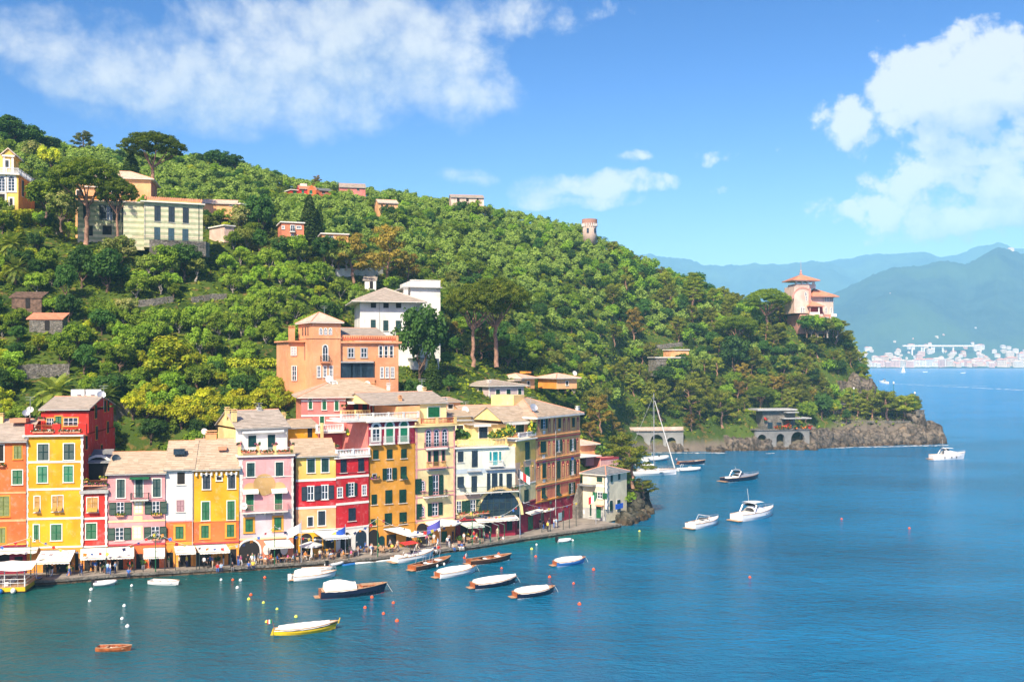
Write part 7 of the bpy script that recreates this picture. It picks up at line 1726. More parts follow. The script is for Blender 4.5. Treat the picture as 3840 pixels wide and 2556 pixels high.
for px, py, a, b, c, lb in ((3492, 1648, 5.4, 5, 5.2, 'biggest round boulder at the very tip of the headland'), (3462, 1625, 3.4, 3.5, 3.6, 'boulder stacked behind the biggest round one'), (3440, 1590, 3.2, 3, 4.5, 'rock stump carrying the lookout at the tip'), (3508, 1664, 4.0, 2, .9, 'flat brown reef running out past the tip'), (3430, 1650, 3, 3, 2.6, 'smaller egg-shaped boulder left of the biggest one'), (2870, 1686, 4.0, 2.4, 1.4, 'flat brown rock in the water before the restaurant arches'), (2905, 1684, 2.2, 2, 2.1, 'pointed rock in the water before the restaurant arches')):
 rock(px, py, a, b, c, lb, None, 0, 366 if px > 3400 else None)
for px, py, a in ((3150, 1500, 6), (3190, 1480, 6.5), (3232, 1470, 6), (3215, 1520, 6), (3170, 1540, 6), (3255, 1500, 4.5), (3125, 1530, 5), (3250, 1540, 4)): rock(px, py, a * .8, 4, a, 'bare cliff face block below the turreted villa', 'cliff face below the turreted villa', 0, 379)
for px, py, a, lb in ((2385, 1950, 2.4, 'big dark rock beside the harbour house'), (2410, 1925, 1.8, 'round sunlit rock in front of the pine at the quay end'), (2432, 1926, 1.3, 'small rock nearest the open water at the quay end'), (2395, 1915, 2.2, 'upper dark rock under the leaning pine'), (2360, 1960, 2.4, 'dark rock at the quay corner'), (2338, 1968, 2.0, 'dark weedy rock against the quay wall'), (2418, 1940, 1.2, 'low dark rock awash by the quay end'), (2372, 1900, 2.6, 'overgrown rock mass behind the harbour house')): rock(px, py, a * .8, a * .7, a * .85, lb, mat_=DK)
for px, Y, rr, z in ((2345, 196, 6, 1), (2375, 205, 6.5, 2), (2335, 210, 7, 2.5)): rock(px, 1850, rr * .55, rr * .6, rr * .62, 'wooded rock knoll behind the harbour house', 'knoll behind the harbour house', z - 4.5, Y, None, DK)
for k, px, Y, z, sc, sz, lb in (('pine', 2375, 199, 6.0, 1.25, .8, 'rounded pine with its crown in front of the yacht hull'), ('pine', 2340, 207, 8, 1.1, .9, 'second pine behind the rounded pine at the quay end'), ('pine', 2410, 201, 3.0, .9, .55, 'low pine drooping over the rocks at the quay end'), ('broad', 2335, 203, 5.5, .7, 1, 'green bush behind the harbour house'), ('dark', 2352, 200, 4.5, .7, .8, 'dark bush at the side of the harbour house'), ('dark', 2385, 203, 3.5, .55, .7, 'dark bush under the rounded pine'), ('shrub', 2350, 196, 2.6, 1.5, .9, 'low bush on the rock beside the harbour house'), ('shrub', 2376, 197, 2.4, 1.4, .9, 'low bush over the dark rocks at the quay end'), ('shrub', 2330, 195, 3.2, 1.3, 1.0, 'low bush touching the harbour house wall')): plant(k, ((px - XC) / F * Y, Y, z), sc, lb, None, 0.6, sz, LM['pine'] if k == 'pine' else None)
mb = MB()                                              # foam along the headland
for px in list(range(2310, 2720, 7)) + list(range(2880, 2910, 4)) + list(range(3050, 3560, 5)):
 if R_.random() < .55: continue
 p = Wz(px, (1697 if px < 2900 else 1679 - (px - 3050) * .022) + R_.uniform(-1, 2), .03)
 for k in range(3):
  q = p + Vector((R_.uniform(-1.2, 1.2), R_.uniform(-1.0, .3), .03 + .003 * k)); mb.poly([q + Vector((R_.uniform(.3, 1.2) * math.cos(t), R_.uniform(.2, .5) * math.sin(t), 0)) for t in (0, .9, 1.9, 2.8, 3.7, 4.7, 5.5)])
tag(mb.build('sea_foam', mat('foam', (.75, .78, .78), .8)), 'white foam along the rocks', None, None, 'stuff')
def seawall(lb, x0, x1, Y0, Y1, yt, yb, name='sea_wall', m='stone', arches=()):
 f = Fac(CK, x0, x1, Y0, Y1); mb = MB(); f.box(mb, 0, f.W, 0, 1.0, f.z(yb), f.z(yt)); f.box(mb, -.1, f.W + .1, -.1, 1.1, f.z(yt), f.z(yt) + .25)
 o = mb.solo(name, M[m], lb, 'wall')
 for c in arches: mb = MB(); arcfill(mb, f, f.hit(c, yb)[0], f.z(yb), f.z(yb) + 2.0, 2.6, -.04, .03); mb.build('arch_opening', M['dark'], o)
seawall('stone road wall with arches above the headland point', 565, 830, 366, 372, 1120, 1185, arches=(655, 760)); seawall('low pale wall along the top of the headland rocks', 560, 1120, 360, 364, 1242, 1252); seawall('round lookout wall at the tip of the headland', 1175, 1215, 364, 366, 1165, 1200)
seawall('shaded road wall among the pines left of the headland point', 0, 170, 360, 362, 1045, 1110, m='stone')
for x, y in ((25, 1110), (155, 1120), (733, 1118), (1005, 1080), (1150, 1150)):
 px, py = CK(x, y); p = P(px, py, 365); r = thing('street_lamp', 'green street lamp post standing along the headland road', 'street lamp', p, 'street lamps on the headland road'); mb = MB(); mb.tube([p, p + Vector((0, 0, 5.2))], [.11, .07], 6); mb.build('post', M['sg'], r); mb = MB(); mb.lathe(p + Vector((0, 0, 5.2)), [(.12, 0), (.32, .3), (.26, .7), (.05, .95)], 6); mb.build('lantern', M['trim'], r)
TC = [plaster('town_' + str(i), c, .2) for i, c in enumerate(((.66, .60, .52), (.66, .50, .36), (.62, .38, .30), (.70, .66, .60), (.64, .55, .42)))]
TM = []
for i in range(5):
 for (w, d, hh) in ((26, 18, 16), (16, 14, 11), (38, 18, 20)):
  mb = MB(); mb.bc((0, 0, -10), w, d, hh + 10)
  mb.cur = 1; a = [Vector((sx * (w / 2 + 1), sy * (d / 2 + 1), hh)) for sx, sy in ((-1, -1), (1, -1), (1, 1), (-1, 1))]; t0, t1 = Vector((-w / 2 + d / 2, 0, hh + 4)), Vector((w / 2 - d / 2, 0, hh + 4))
  for q in ((a[0], a[1], t1, t0), (a[1], a[2], t1), (a[2], a[3], t0, t1), (a[3], a[0], t0)): mb.poly(q)
  mb.cur = 2
  for zz in range(2, int(hh) - 1, 4):
   for k in range(int(w / 4)): mb.bc((-w / 2 + 2.2 + k * 4, -d / 2 - .05, zz), 1.5, .12, 2.2)
  TM.append(mb.mesh('town_house', [TC[i], M['tile'] if i % 2 else M['tilel'], M['dark']]))
TG = 'houses of the far town'
def town(px, Y, sc, lb, k=None):
 lb += ' left of the viaduct' if 3200 < px < 3390 else ' under the viaduct' if 3390 < px < 3650 else ' right of the viaduct' if px > 3650 else ''
 z = max(.5, far_z(px, Y)); o = link('town_house', TM[R_.randrange(15) if k is None else k], None, ((px - XC) / F * Y, Y, z)); o.scale = (sc, sc, sc * R_.uniform(.85, 1.2)); o.rotation_euler = (0, 0, R_.uniform(-.35, .35)); tag(o, lb, 'house', TG)
for i in range(62): town(3200 + 650 * (i + R_.random()) / 62, 3312 + R_.uniform(0, 25), R_.uniform(.7, 1.15), 'pale house in the far town shore line')
for i in range(80): town(3210 + 640 * R_.random(), 3345 + 130 * R_.random() ** 1.3, R_.uniform(.4, .8), 'pale house on the far town slope')
for i in range(7): px = 3200 + 640 * R_.random(); town(px, 3480 + 420 * R_.random() ** 1.5, R_.uniform(.2, .32), 'lone white house on the hazy far hillside')
for px, Y in ((3605, 4660), (3612, 4670), (3622, 4668), (3575, 4640), (3790, 4600), (2740, 4700), (2755, 4690)): town(px, min(Y, 5150), .7, 'white building on the ridge of the far mountains')
vz = 31 + (1345 - 1299) / F * 3420
vd = thing('viaduct', 'long pale road viaduct on tall paired piers above the far town', 'bridge', ((3510 - XC) / F * 3420, 3420, 5))
mb = MB(); a, b = ((3385 - XC) / F * 3420), ((3650 - XC) / F * 3420); mb.box((a, 3414, vz), (b - a, 0, 0), (0, 12, 0), (0, 0, 5)); mb.build('deck', M['offwhite'], vd)
for px in (3420, 3456, 3465, 3494, 3502, 3535, 3574): mb = MB(); mb.bc(((px - XC) / F * 3420, 3420, 3), 4, 6, vz - 3); mb.build('pier', M['offwhite'], vd)
p = Wz(3417, 1120, 31) if False else P(3417, 1055, 4500); mb = MB()
for k in range(4): mb.tube([p + Vector((math.cos(k * 1.57) * 6, math.sin(k * 1.57) * 6, -25)), p + Vector((0, 0, 22))], .8, 4)
mb.solo('pylon', M['metal'], 'thin lattice pylon on the far hillside', 'pylon')
# ------------------------------------------------------------------ boats
M['navy'] = mat('hull_navy', (.008, .014, .04), .2, .1, spec=.6); M['hblue'] = mat('hull_blue', (.03, .16, .45), .3, .1); M['hyellow'] = mat('hull_yellow', (.70, .50, .02), .3, .1); M['tarp'] = mat('boat_cover', (.80, .77, .72), .85, .07, 2.0, .8, 2.2); M['rubber'] = mat('rib_tube', (.72, .72, .70), .45, .06); M['hred'] = mat('antifouling_red', (.25, .02, .02), .6); M['cush'] = mat('cushion_white', (.80, .79, .75), .8, .05); M['wdark'] = mat('hull_dark_wood', (.055, .022, .012), .25, .3, 2.0, spec=.6); M['acry'] = mat('tinted_screen', (.015, .02, .025), .08, .2, spec=.8); M['black'] = mat('black_plastic', (.015, .015, .017), .5)
FLAG = {}
def stripes_mat(nm, cols):
 return [mat('flag_' + nm + str(i), c, .8, .05) for i, c in enumerate(cols)]
ITA = stripes_mat('ita', ((.0, .25, .06), (.80, .80, .78), (.60, .02, .03)))
def flag_mesh(mb, p, w, h, d, mats_n, sag=.25):
 """cloth hanging in vertical colour bands from a staff at p, blown along d"""
 n = 6; side = Vector((-d.y, d.x, 0))
 for i in range(n):
  for (t0, t1) in ((i / n, (i + 1) / n),):
   mb.cur = min(mats_n - 1, int(i * mats_n / n))
   q = [p + d * w * t + side * .12 * w * math.sin(t * 5) - Vector((0, 0, sag * w * t)) for t in (t0, t1)]
   mb.poly([q[0], q[1], q[1] - Vector((0, 0, h)), q[0] - Vector((0, 0, h))])
def hull_rings(L, B, fb, rise=.45, stern=.75, fine=1.7, n=14, deep=.45, tumble=.0, rake=.10):
 rings = []
 for i in range(n + 1):
  t = i / n; hb = B / 2 * (stern + (1 - stern) * math.sin(min(1, t / .45) * math.pi / 2)) * max(.0, 1 - max(0, (t - .45) / .55) ** (fine + .5)) + .012
  z = fb * (1 + rise * (t ** 2.2) + .12 * (1 - t) ** 2 * (1 if stern < .6 else .2)); x = -L / 2 + L * t; k = deep * (1 - t ** 3 * .6)
  fl = .55 + .25 * (1 - t)
  xs = x - rake * L * t ** 3
  rings.append([Vector((x, hb, z)), Vector((x * .35 + xs * .65 if t > .5 else x, hb * (.94 + .06 * fl), z * .45)), Vector((xs, hb * fl * 1.15, -.02)), Vector((xs, hb * fl * .6, -k * .6)), Vector((xs, 0, -k)), Vector((xs, -hb * fl * .6, -k * .6)), Vector((xs, -hb * fl * 1.15, -.02)), Vector((x * .35 + xs * .65 if t > .5 else x, -hb * (.94 + .06 * fl), z * .45)), Vector((x, -hb, z))])
 return rings
def boat(kind, stern, bow, label, B=.3, fb=.55, hc='wpaint', dc='teak', grp=None, stripe='navy', **k):
 s, b = Wz(*stern), Wz(*bow); c = (s + b) / 2; L = (b - s).length; B = B * L; rz = math.atan2(b.y - s.y, b.x - s.x)
 r = thing(k.get('name', 'boat'), label, k.get('cat', 'boat'), (c.x, c.y, 0), grp, rz)
 def part(nm, mats, mb, parent=None, smooth=False):
  o = link(nm, mb.mesh(nm, mats, (0, 0, 0), smooth), parent or r); return o
 rg = hull_rings(L, B, fb, k.get('rise', .45), k.get('sternw', .78), k.get('fine', 1.7), deep=k.get('deep', .45), rake=k.get('rake', .05)); n = len(rg) - 1
 mb = MB(); mb.loft(rg, False, False); mb.poly(rg[0]); hullp = part('hull', M[hc], mb, None, False)
 mb = MB(); 
 for j in (0, 8): mb.tube([q[j] + Vector((0, 0, .01)) for q in rg], .055 if L > 5 else .035, 6)
 part('rub_rail', M[k.get('rail', 'teak')], mb)
 if stripe:
  mb = MB()
  for sg in (0, 1):
   for i in range(n):
    a, d = (rg[i][2], rg[i + 1][2]) if sg == 0 else (rg[i][6], rg[i + 1][6]); o = Vector((0, .012 if sg == 0 else -.012, 0)); mb.poly([a + o, d + o, d + o + Vector((0, 0, .12)), a + o + Vector((0, 0, .12))])
  part('waterline_stripe', M[stripe], mb)
 def at(t):
  f = t * n; i = min(n - 1, int(f)); q = [rg[i][j].lerp(rg[i + 1][j], f - i) for j in (0, 8)]; return q[0], q[1]
 def deck(t0, t1, drop, m, nm='deck', steps=8, camber=.05, crop=.97):
  mb = MB(); pr = None
  for i in range(steps + 1):
   a, e = at(t0 + (t1 - t0) * i / steps); mid = (a + e) / 2; a = mid + (a - mid) * crop; e = mid + (e - mid) * crop
   o = Vector((0, 0, -drop)); cur = [a + o, mid + o + Vector((0, 0, camber)), e + o]
   if pr: mb.poly([pr[0], cur[0], cur[1], pr[1]]); mb.poly([pr[1], cur[1], cur[2], pr[2]])
   pr = cur
  return part(nm, M[m], mb)
 def tarp(t0, t1, hgt, m='tarp', over=.12, steps=16, seed=1, ridge=None):
  rr = random.Random(seed + int(stern[0])); mb = MB(); pr = None
  for i in range(steps + 1):
   u = i / steps; a, e = at(t0 + (t1 - t0) * u); mid = (a + e) / 2; hh = hgt * (.55 + .45 * math.sin(math.pi * min(1, u * .9 + .18))) * (ridge(u) if ridge else 1); row = []
   for j in range(11):
    v = -1 + 2 * j / 10; y = (a - mid) * v * 1.04; zz = hh * (1 - abs(v) ** 1.8) + rr.uniform(-.025, .025) * L / 6
    if j in (0, 10): zz = -over - rr.random() * .07
    row.append(mid + y + Vector((0, 0, zz + .05)))
   if pr:
    for j in range(10): mb.poly([pr[j], row[j], row[j + 1], pr[j + 1]])
   else: mb.poly(row)
   pr = row
  mb.poly(pr[::-1]); return part('cover', M[m], mb, None, True)
 def bx(nm, m, x, y, z, sx, sy, sz, parent=None):
  mb = MB(); mb.bc((x, y, z), sx, sy, sz); return part(nm, M[m], mb, parent)
 if kind in ('covered', 'launchcover'):
  deck(.02, .98, .04, dc); tarp(k.get('t0', .06), k.get('t1', .8), k.get('hc2', .42) * B * .62)
  bx('swim_platform', 'teak', -L / 2 - .35, 0, .12, .75, B * .55, .07); bx('transom_board', 'wood', -L / 2 - .02, 0, .15, .09, B * .62, fb * .95); bx('bow_bitt', 'wood', L * .43, 0, fb * 1.35, .1, .3, .18)
  mb = MB(); mb.tube([Vector((L * .49, 0, fb * 1.4)), Vector((L * .56, 0, .3)), Vector((L * .6, .1, -.2))], .025, 4); part('mooring_line', M['trim'], mb)
  if kind == 'launchcover':
   bx('cabin_top', 'wood', L * .2, 0, fb * 1.0, L * .22, B * .5, .35); bx('hatch', 'teak', L * .2, 0, fb * 1.0 + .35, L * .19, B * .46, .04)
   for q in (-.05, .05): bx('window', 'acry', L * .2 + L * q, -B * .255, fb * 1.0 + .12, L * .06, .03, .14)
 elif kind == 'open':
  deck(.02, .98, .34, 'wdark' if hc != 'hyellow' else 'teak', 'sole'); deck(.72, .985, .03, dc, 'foredeck'); deck(.0, .13, .03, dc, 'stern_deck'); bx('transom_board', 'wood', -L / 2 - .03, 0, .1, .1, B * .74, fb)
  for i, t in enumerate((-.28, -.08, .12)): bx('seat', 'cush' if i % 2 else 'wood', L * t, 0, fb * .72, L * .09, B * .66, .16)
  bx('engine_box', 'wood', L * -.02, 0, fb * .6, L * .13, B * .3, .42); bx('sun_pad', 'cush', L * .23, 0, fb * 1.02, L * .2, B * .5, .13); bx('swim_platform', 'teak', -L / 2 - .32, 0, .12, .6, B * .6, .07)
  if k.get('frame'):
   mb = MB()
   for x in (-.3, -.12, .05): mb.tube([Vector((L * x, B * .42, fb)), Vector((L * x + .35, B * .4, fb + 1.3))], .025, 5); mb.tube([Vector((L * x, -B * .42, fb)), Vector((L * x + .35, -B * .4, fb + 1.3))], .025, 5)
   part('bimini_frame', M['metal'], mb)
   for x in (.0, .18): mb = MB(); mb.ball((L * x, -B * .5, .25), .17, 8, 1.4); part('fender', M['cush'], mb)
 elif kind == 'row':
  deck(.03, .97, fb * .72, dc, 'sole', crop=.8); mb = MB(); mb.loft([[q[0] * 1, q[1] * .93, q[2] * .9, q[4] * .8 + Vector((0, 0, .05)), q[6] * .9, q[7] * .93, q[8]] for q in [[v.copy() for v in g] for g in rg]], False, False); part('lining', M[k.get('lin', dc)], mb)
  for t in (-.25, .02, .28): bx('thwart', dc, L * t, 0, fb * .72, .22, B * .8, .05)
  if k.get('ribs'):
   for t in range(-5, 6): mb = MB(); a, e = at(.5 + t * .08); mb.tube([a * .96, (a + e) / 2 - Vector((0, 0, fb * .7)), e * .96], .03, 4); part('rib', M['wood'], mb)
 elif kind == 'gozzo':
  deck(.02, .98, .06, 'cush'); tarp(.08, .86, .16 * B); mb = MB(); mb.tube([Vector((L * .5, 0, fb * 1.1)), Vector((L * .53, 0, fb * 2.1))], [.09, .05], 6); part('stem_post', M[hc], mb); mb = MB(); mb.prism([Vector((-L / 2 - .05, 0, -.1)), Vector((-L / 2 - .4, 0, -.1)), Vector((-L / 2 - .05, 0, fb * 1.3))], (0, .07, 0)); part('rudder', M['hyellow'], mb)
  mb = MB(); mb.tube([Vector((-L / 2 + .1, .1, fb)), Vector((-L / 2 - .2, .1, fb + 1.2))], .02, 4); part('flag_staff', M['wood'], mb); mb = MB(); flag_mesh(mb, Vector((-L / 2 - .2, .1, fb + 1.2)), .5, .45, Vector((-1, .2, 0)).normalized(), 3); part('flag', ITA, mb)
  mb = MB()
  for j in (0, 8): mb.tube([q[j] + Vector((0, 0, -.16)) for q in rg], .045, 6)
  part('blue_band', M['navy'], mb)
 elif kind == 'motorcover':
  deck(.02, .98, .05, 'wpaint'); tarp(.05, .62, .36 * B); mb = MB(); railpts = [at(t) for t in (.62, .72, .82, .92, .985)]
  for j in (0, 1):
   mb.tube([q[j] + Vector((0, 0, .5)) for q in railpts], .02, 5)
   for q in railpts: mb.tube([q[j], q[j] + Vector((0, 0, .5))], .016, 4)
  part('bow_rail', M['metal'], mb); bx('swim_platform', 'teak', -L / 2 - .3, 0, .1, .6, B * .6, .07); bx('outboard', 'cush', -L / 2 - .45, 0, -.1, .45, .4, 1.0)
 elif kind in ('speed', 'bimini'):
  deck(.45, .985, .03, 'wpaint', 'foredeck', camber=.22); deck(.02, .5, .42, 'teak', 'sole'); bx('swim_platform', 'teak', -L / 2 - .35, 0, .12, .8, B * .8, .08)
  for x, y in ((-.36, 0), (-.12, -.2), (-.12, .2)): bx('seat', 'cush', L * x, B * y, fb * .75, L * .1, B * (.7 if y == 0 else .26), .38)
  mb = MB(); a = [Vector((L * .02 + L * .08 * (1 - (v * v)), v * B * .4, fb * 1.05)) for v in np.linspace(-1, 1, 9)]
  for p, q in zip(a, a[1:]): mb.poly([p, q, q + Vector((-.35, 0, .5)), p + Vector((-.35, 0, .5))])
  part('windscreen', M['acry'], mb); mb = MB(); mb.tube([p + Vector((-.35, 0, .5)) for p in a], .03, 5); part('screen_frame', M['metal'], mb)
  if kind == 'speed': mb = MB(); mb.tube([Vector((-L * .1, B * .45, fb)), Vector((-L * .02, B * .42, fb + 1.1)), Vector((-L * .02, -B * .42, fb + 1.1)), Vector((-L * .1, -B * .45, fb))], .05, 6); part('roll_bar', M['wpaint'], mb)
  else:
   mb = MB(); mb.loft([[Vector((-L * .36 + u * L * .34, v * B * .5, fb + 1.95 + .16 * (1 - v * v))) for v in np.linspace(-1, 1, 7)] for u in (0, .25, .5, .75, 1)], False, False); part('bimini_top', CANV['red'], mb); mb = MB()
   for x in (-.3, -.06):
    for sg in (-1, 1): mb.tube([Vector((-L * .18, sg * B * .46, fb)), Vector((L * x, sg * B * .48, fb + 1.95))], .025, 4)
   part('bimini_frame', M['metal'], mb); tarp(.55, .97, .12 * B)
  mb = MB(); railpts = [at(t) for t in (.55, .7, .85, .985)]
  for j in (0, 1): mb.tube([q[j] + Vector((0, 0, .4)) for q in railpts], .02, 5); [mb.tube([q[j], q[j] + Vector((0, 0, .4))], .016, 4) for q in railpts]
  part('bow_rail', M['metal'], mb)
 elif kind == 'cruiser':
  dk = k.get('deckm', 'wpaint'); deck(.40, .985, .02, dk, 'foredeck', camber=.25); deck(.02, .42, .35, 'cush', 'cockpit_sole'); bx('swim_platform', 'teak', -L / 2 - .5, 0, .15, 1.1, B * .85, .1)
  mb = MB(); rows = []
  for t, hh, w in ((.34, .75, .8), (.42, 1.0, .8), (.52, .85, .74), (.64, .5, .62), (.76, .18, .4), (.82, .02, .2)):
   a, e = at(t); mid = (a + e) / 2; rows.append([mid + (a - mid) * w * v + Vector((0, 0, hh * fb * .95 * (1 - abs(v) ** 4) + .02)) for v in np.linspace(-1, 1, 9)])
  mb.loft(rows, False, False); part('cabin', M[dk], mb, None, True)
  mb = MB(); 
  for v0, v1 in zip(np.linspace(-1, 1, 9), np.linspace(-1, 1, 9)[1:]):
   def q(v, up): return Vector((-L / 2 + L * (.53 - .11 * v * v - up * .06), v * B * .40, fb * 1.9 + up * .55 * fb))
   mb.poly([q(v0, 0), q(v1, 0), q(v1, 1), q(v0, 1)])
  part('windscreen', M['acry'], mb)
  if k.get('arch', True):
   mb = MB(); A = [Vector((-L * .22, B * .46, fb)), Vector((-L * .14, B * .44, fb + 1.5)), Vector((-L * .12, B * .2, fb + 1.85)), Vector((-L * .12, -B * .2, fb + 1.85)), Vector((-L * .14, -B * .44, fb + 1.5)), Vector((-L * .22, -B * .46, fb))]; mb.tube(A, .14, 6); part('radar_arch', M[dk], mb); mb = MB(); mb.tube([Vector((-L * .12, .4, fb + 1.8)), Vector((-L * .16, .4, fb + (4.6 if k.get('top') else 2.7)))], .03, 4); part('antenna', M['trim'], mb)
  if k.get('top'): mb = MB(); mb.loft([[Vector((-L * .2 + u * L * .28, v * B * .42, fb + 2.0 + .15 * (1 - v * v) - .1 * (2 * u - 1) ** 2)) for v in np.linspace(-1, 1, 7)] for u in (0, .3, .6, 1)], False, False); part('hard_top', M['wpaint'], mb, None, True)
  for x in (-.32, -.12): bx('seat', 'cush', L * x, 0, fb * .75, L * .1, B * .7, .4)
  for x in (.12, .2, .28): mb = MB(); a, e = at(.5 + x); mb.lathe(Vector((a.x, -abs(a.y) * .985, fb * .72)), [(.13, -.05), (.13, .05)], 8); part('porthole', M['acry'], mb)
  for x in k.get('fenders', ()): mb = MB(); a, e = at(.5 + x); mb.ball((e.x, e.y - .12, fb * .5), .16, 8, 2.2); part('fender', M['black'], mb)
  mb = MB(); railpts = [at(t) for t in (.55, .66, .77, .88, .985)]
  for j in (0, 1): mb.tube([q[j] + Vector((0, 0, .5)) for q in railpts], .022, 5); [mb.tube([q[j], q[j] + Vector((0, 0, .5))], .018, 4) for q in railpts]
  part('bow_rail', M['metal'], mb)
 elif kind == 'rib':
  deck(.05, .9, .3, 'cush', 'sole'); mb = MB(); rr = .13 * B + .08; mb.tube([q[0] + Vector((0, 0, .0)) for q in rg[:-1]] + [rg[-1][0]] + [q[8] for q in rg[:-1]][::-1], rr, 8); part('tube', M['rubber'], mb, None, True)
  if not k.get('small'):
   bx('console', 'wpaint', L * .05, 0, .3, L * .12, B * .28, .9); bx('seat', 'cush', -L * .1, 0, .3, L * .12, B * .3, .55); bx('screen', 'acry', L * .1, 0, 1.15, .04, B * .26, .35); mb = MB(); mb.tube([Vector((-L * .38, B * .3, .4)), Vector((-L * .3, B * .28, 1.9)), Vector((-L * .3, -B * .28, 1.9)), Vector((-L * .38, -B * .3, .4))], .05, 5); part('stern_arch', M['wpaint'], mb)
  bx('outboard', 'black' if k.get('small') else 'cush', -L / 2 - .1, 0, .1, .4, .35, .85)
 elif kind == 'yacht':
  deck(.0, .985, .02, 'wpaint'); bx('coachroof', 'wpaint', -L * .02, 0, fb, L * .36, B * .5, .38); bx('window', 'acry', -L * .02, -B * .255, fb + .14, L * .26, .03, .16); bx('cockpit', 'teak', -L * .33, 0, fb + .01, L * .2, B * .4, .05)
  mh = 20.5; mx = -L * .0; mx = k['mast'] * L
  mb = MB(); mb.tube([Vector((mx, 0, fb)), Vector((mx, 0, fb + mh))], [.13, .08], 8); part('mast', M['metal'], mb); mb = MB(); mb.tube([Vector((mx, 0, fb + 1.3)), Vector((mx - L * .36, 0, fb + 1.5))], [.22, .16], 8); part('boom', M['cush'], mb)
  mb = MB(); mb.tube([Vector((L * .47, 0, fb + .3)), Vector((mx + .25, 0, fb + mh * .9))], [.16, .08], 6); part('furled_jib', M['cush'], mb)
  for e in ((-L * .5, 0), (-L * .45, B * .3)): mb = MB(); mb.tube([Vector((e[0], e[1], fb)), Vector((mx, 0, fb + mh * .98))], .02, 4); part('stay', M['metal'], mb)
  for sg in (-1, 1):
   for zz in (.38, .68): mb = MB(); mb.tube([Vector((mx, 0, fb + mh * zz)), Vector((mx - .2, sg * 1.0, fb + mh * zz + .1))], .04, 4); part('spreader', M['metal'], mb)
   mb = MB(); mb.tube([Vector((mx - .1, sg * B * .45, fb)), Vector((mx - .2, sg * 1.0, fb + mh * .68)), Vector((mx, 0, fb + mh * .95))], .02, 4); part('shroud', M['metal'], mb)
  mb = MB(); rp = [at(t) for t in np.linspace(.04, .985, 10)]
  for j in (0, 1): mb.tube([q[j] + Vector((0, 0, .6)) for q in rp], .02, 4); [mb.tube([q[j], q[j] + Vector((0, 0, .6))], .016, 4) for q in rp]
  part('guard_rail', M['metal'], mb)
  for x in (-.25, .18): bx('hull_window', 'acry', L * x, -B * .46, fb * .55, L * .07, .12, .14)
 if k.get('flag'):
  mb = MB(); mb.tube([Vector((-L / 2, 0, fb)), Vector((-L / 2 - .3, 0, fb + 1.4))], .02, 4); part('flag_staff', M['wood'], mb); mb = MB(); flag_mesh(mb, Vector((-L / 2 - .3, 0, fb + 1.4)), .7, .5, Vector((-.7, -.5, 0)).normalized(), 3, .8); part('flag', ITA, mb)
 return r
boat('rib', (352, 2196), (434, 2191), 'small white inflatable dinghy left of the white rowing boat', .45, .32, 'rubber', small=True, stripe=None, name='inflatable_dinghy', cat='dinghy')
boat('row', (564, 2186), (673, 2194), 'white wooden rowing boat moored close to the quay', .34, .5, 'wpaint', 'cush', name='rowing_boat', lin='cush')
boat('row', (365, 2437), (495, 2438), 'varnished brown rowing boat alone in the lower left corner', .36, .42, 'wood', 'teak', ribs=True, name='rowing_boat', lin='wood', stripe=None)
boat('gozzo', (1026, 2380), (1268, 2357), 'yellow fishing boat with white cover and raised stem post', .30, .62, 'hyellow', sternw=.35, name='fishing_boat', rise=.6)
boat('launchcover', (1199, 2240), (1452, 2220), 'large navy launch half covered by a white tarpaulin', .29, .95, 'navy', 'teak', stripe='hred', t1=.52, hc2=.75, name='motor_launch')
boat('motorcover', (1098, 2174), (1262, 2160), 'white motorboat under a white cover beside the quay', .38, .62, stripe='navy', name='motor_boat')
boat('row', (1130, 2141), (1246, 2139), 'slim white tender moored behind the covered white motorboat', .27, .45, 'wpaint', 'cush', name='tender', lin='cush')
boat('rib', (1228, 2124), (1290, 2112), 'little red and white inflatable at the quay wall', .42, .3, 'hred', small=True, stripe=None, name='inflatable_dinghy', cat='dinghy')
boat('bimini', (1478, 2109), (1628, 2084), 'white motor launch with red sun roof lying along the quay', .33, .75, name='motor_launch')
boat('open', (1545, 2139), (1690, 2106), 'open dark wooden launch with bare awning frame', .28, .68, 'wdark', 'wood', frame=True, stripe='wpaint', name='wooden_launch')
boat('open', (1757, 2116), (1918, 2097), 'open brown wooden launch flying an Italian flag', .28, .68, 'wdark', 'wood', flag=True, stripe='wpaint', name='wooden_launch')
boat('covered', (1640, 2166), (1786, 2143), 'white covered launch with tan foredeck right of centre', .33, .68, 'wpaint', stripe='navy', t1=.82, name='covered_launch')
boat('covered', (1772, 2205), (1938, 2184), 'navy launch whose white cover reaches the bow', .33, .68, 'navy', stripe='wpaint', t1=.97, name='covered_launch')
boat('covered', (1930, 2240), (2081, 2221), 'navy launch with tan bow, nearest covered boat to the open water', .36, .66, 'navy', stripe='wpaint', t1=.8, name='covered_launch')
boat('covered', (2080, 2121), (2196, 2108), 'light blue hulled launch with crumpled white cover', .36, .62, 'hblue', stripe='wpaint', t1=.84, name='covered_launch')
boat('rib', (2090, 2033), (2140, 2030), 'tiny white dinghy off the burgundy house base', .42, .3, 'rubber', small=True, stripe=None, name='inflatable_dinghy', cat='dinghy')
boat('yacht', (2332, 1782), (2536, 1777), 'white sailing yacht with tall bare mast and furled foresail', .27, 1.35, stripe=None, name='sailing_yacht', cat='yacht', mast=.085, rise=.12, sternw=.85, rake=.0)
boat('rib', (2420, 1729), (2506, 1722), 'white rigid inflatable behind the yacht mast', .34, .6, 'wpaint', stripe=None, name='inflatable_boat')
boat('open', (2543, 1741), (2646, 1738), 'long navy open launch with tan deck and flag beyond the yacht', .26, .85, 'navy', 'teak', flag=True, stripe='wpaint', name='wooden_launch')
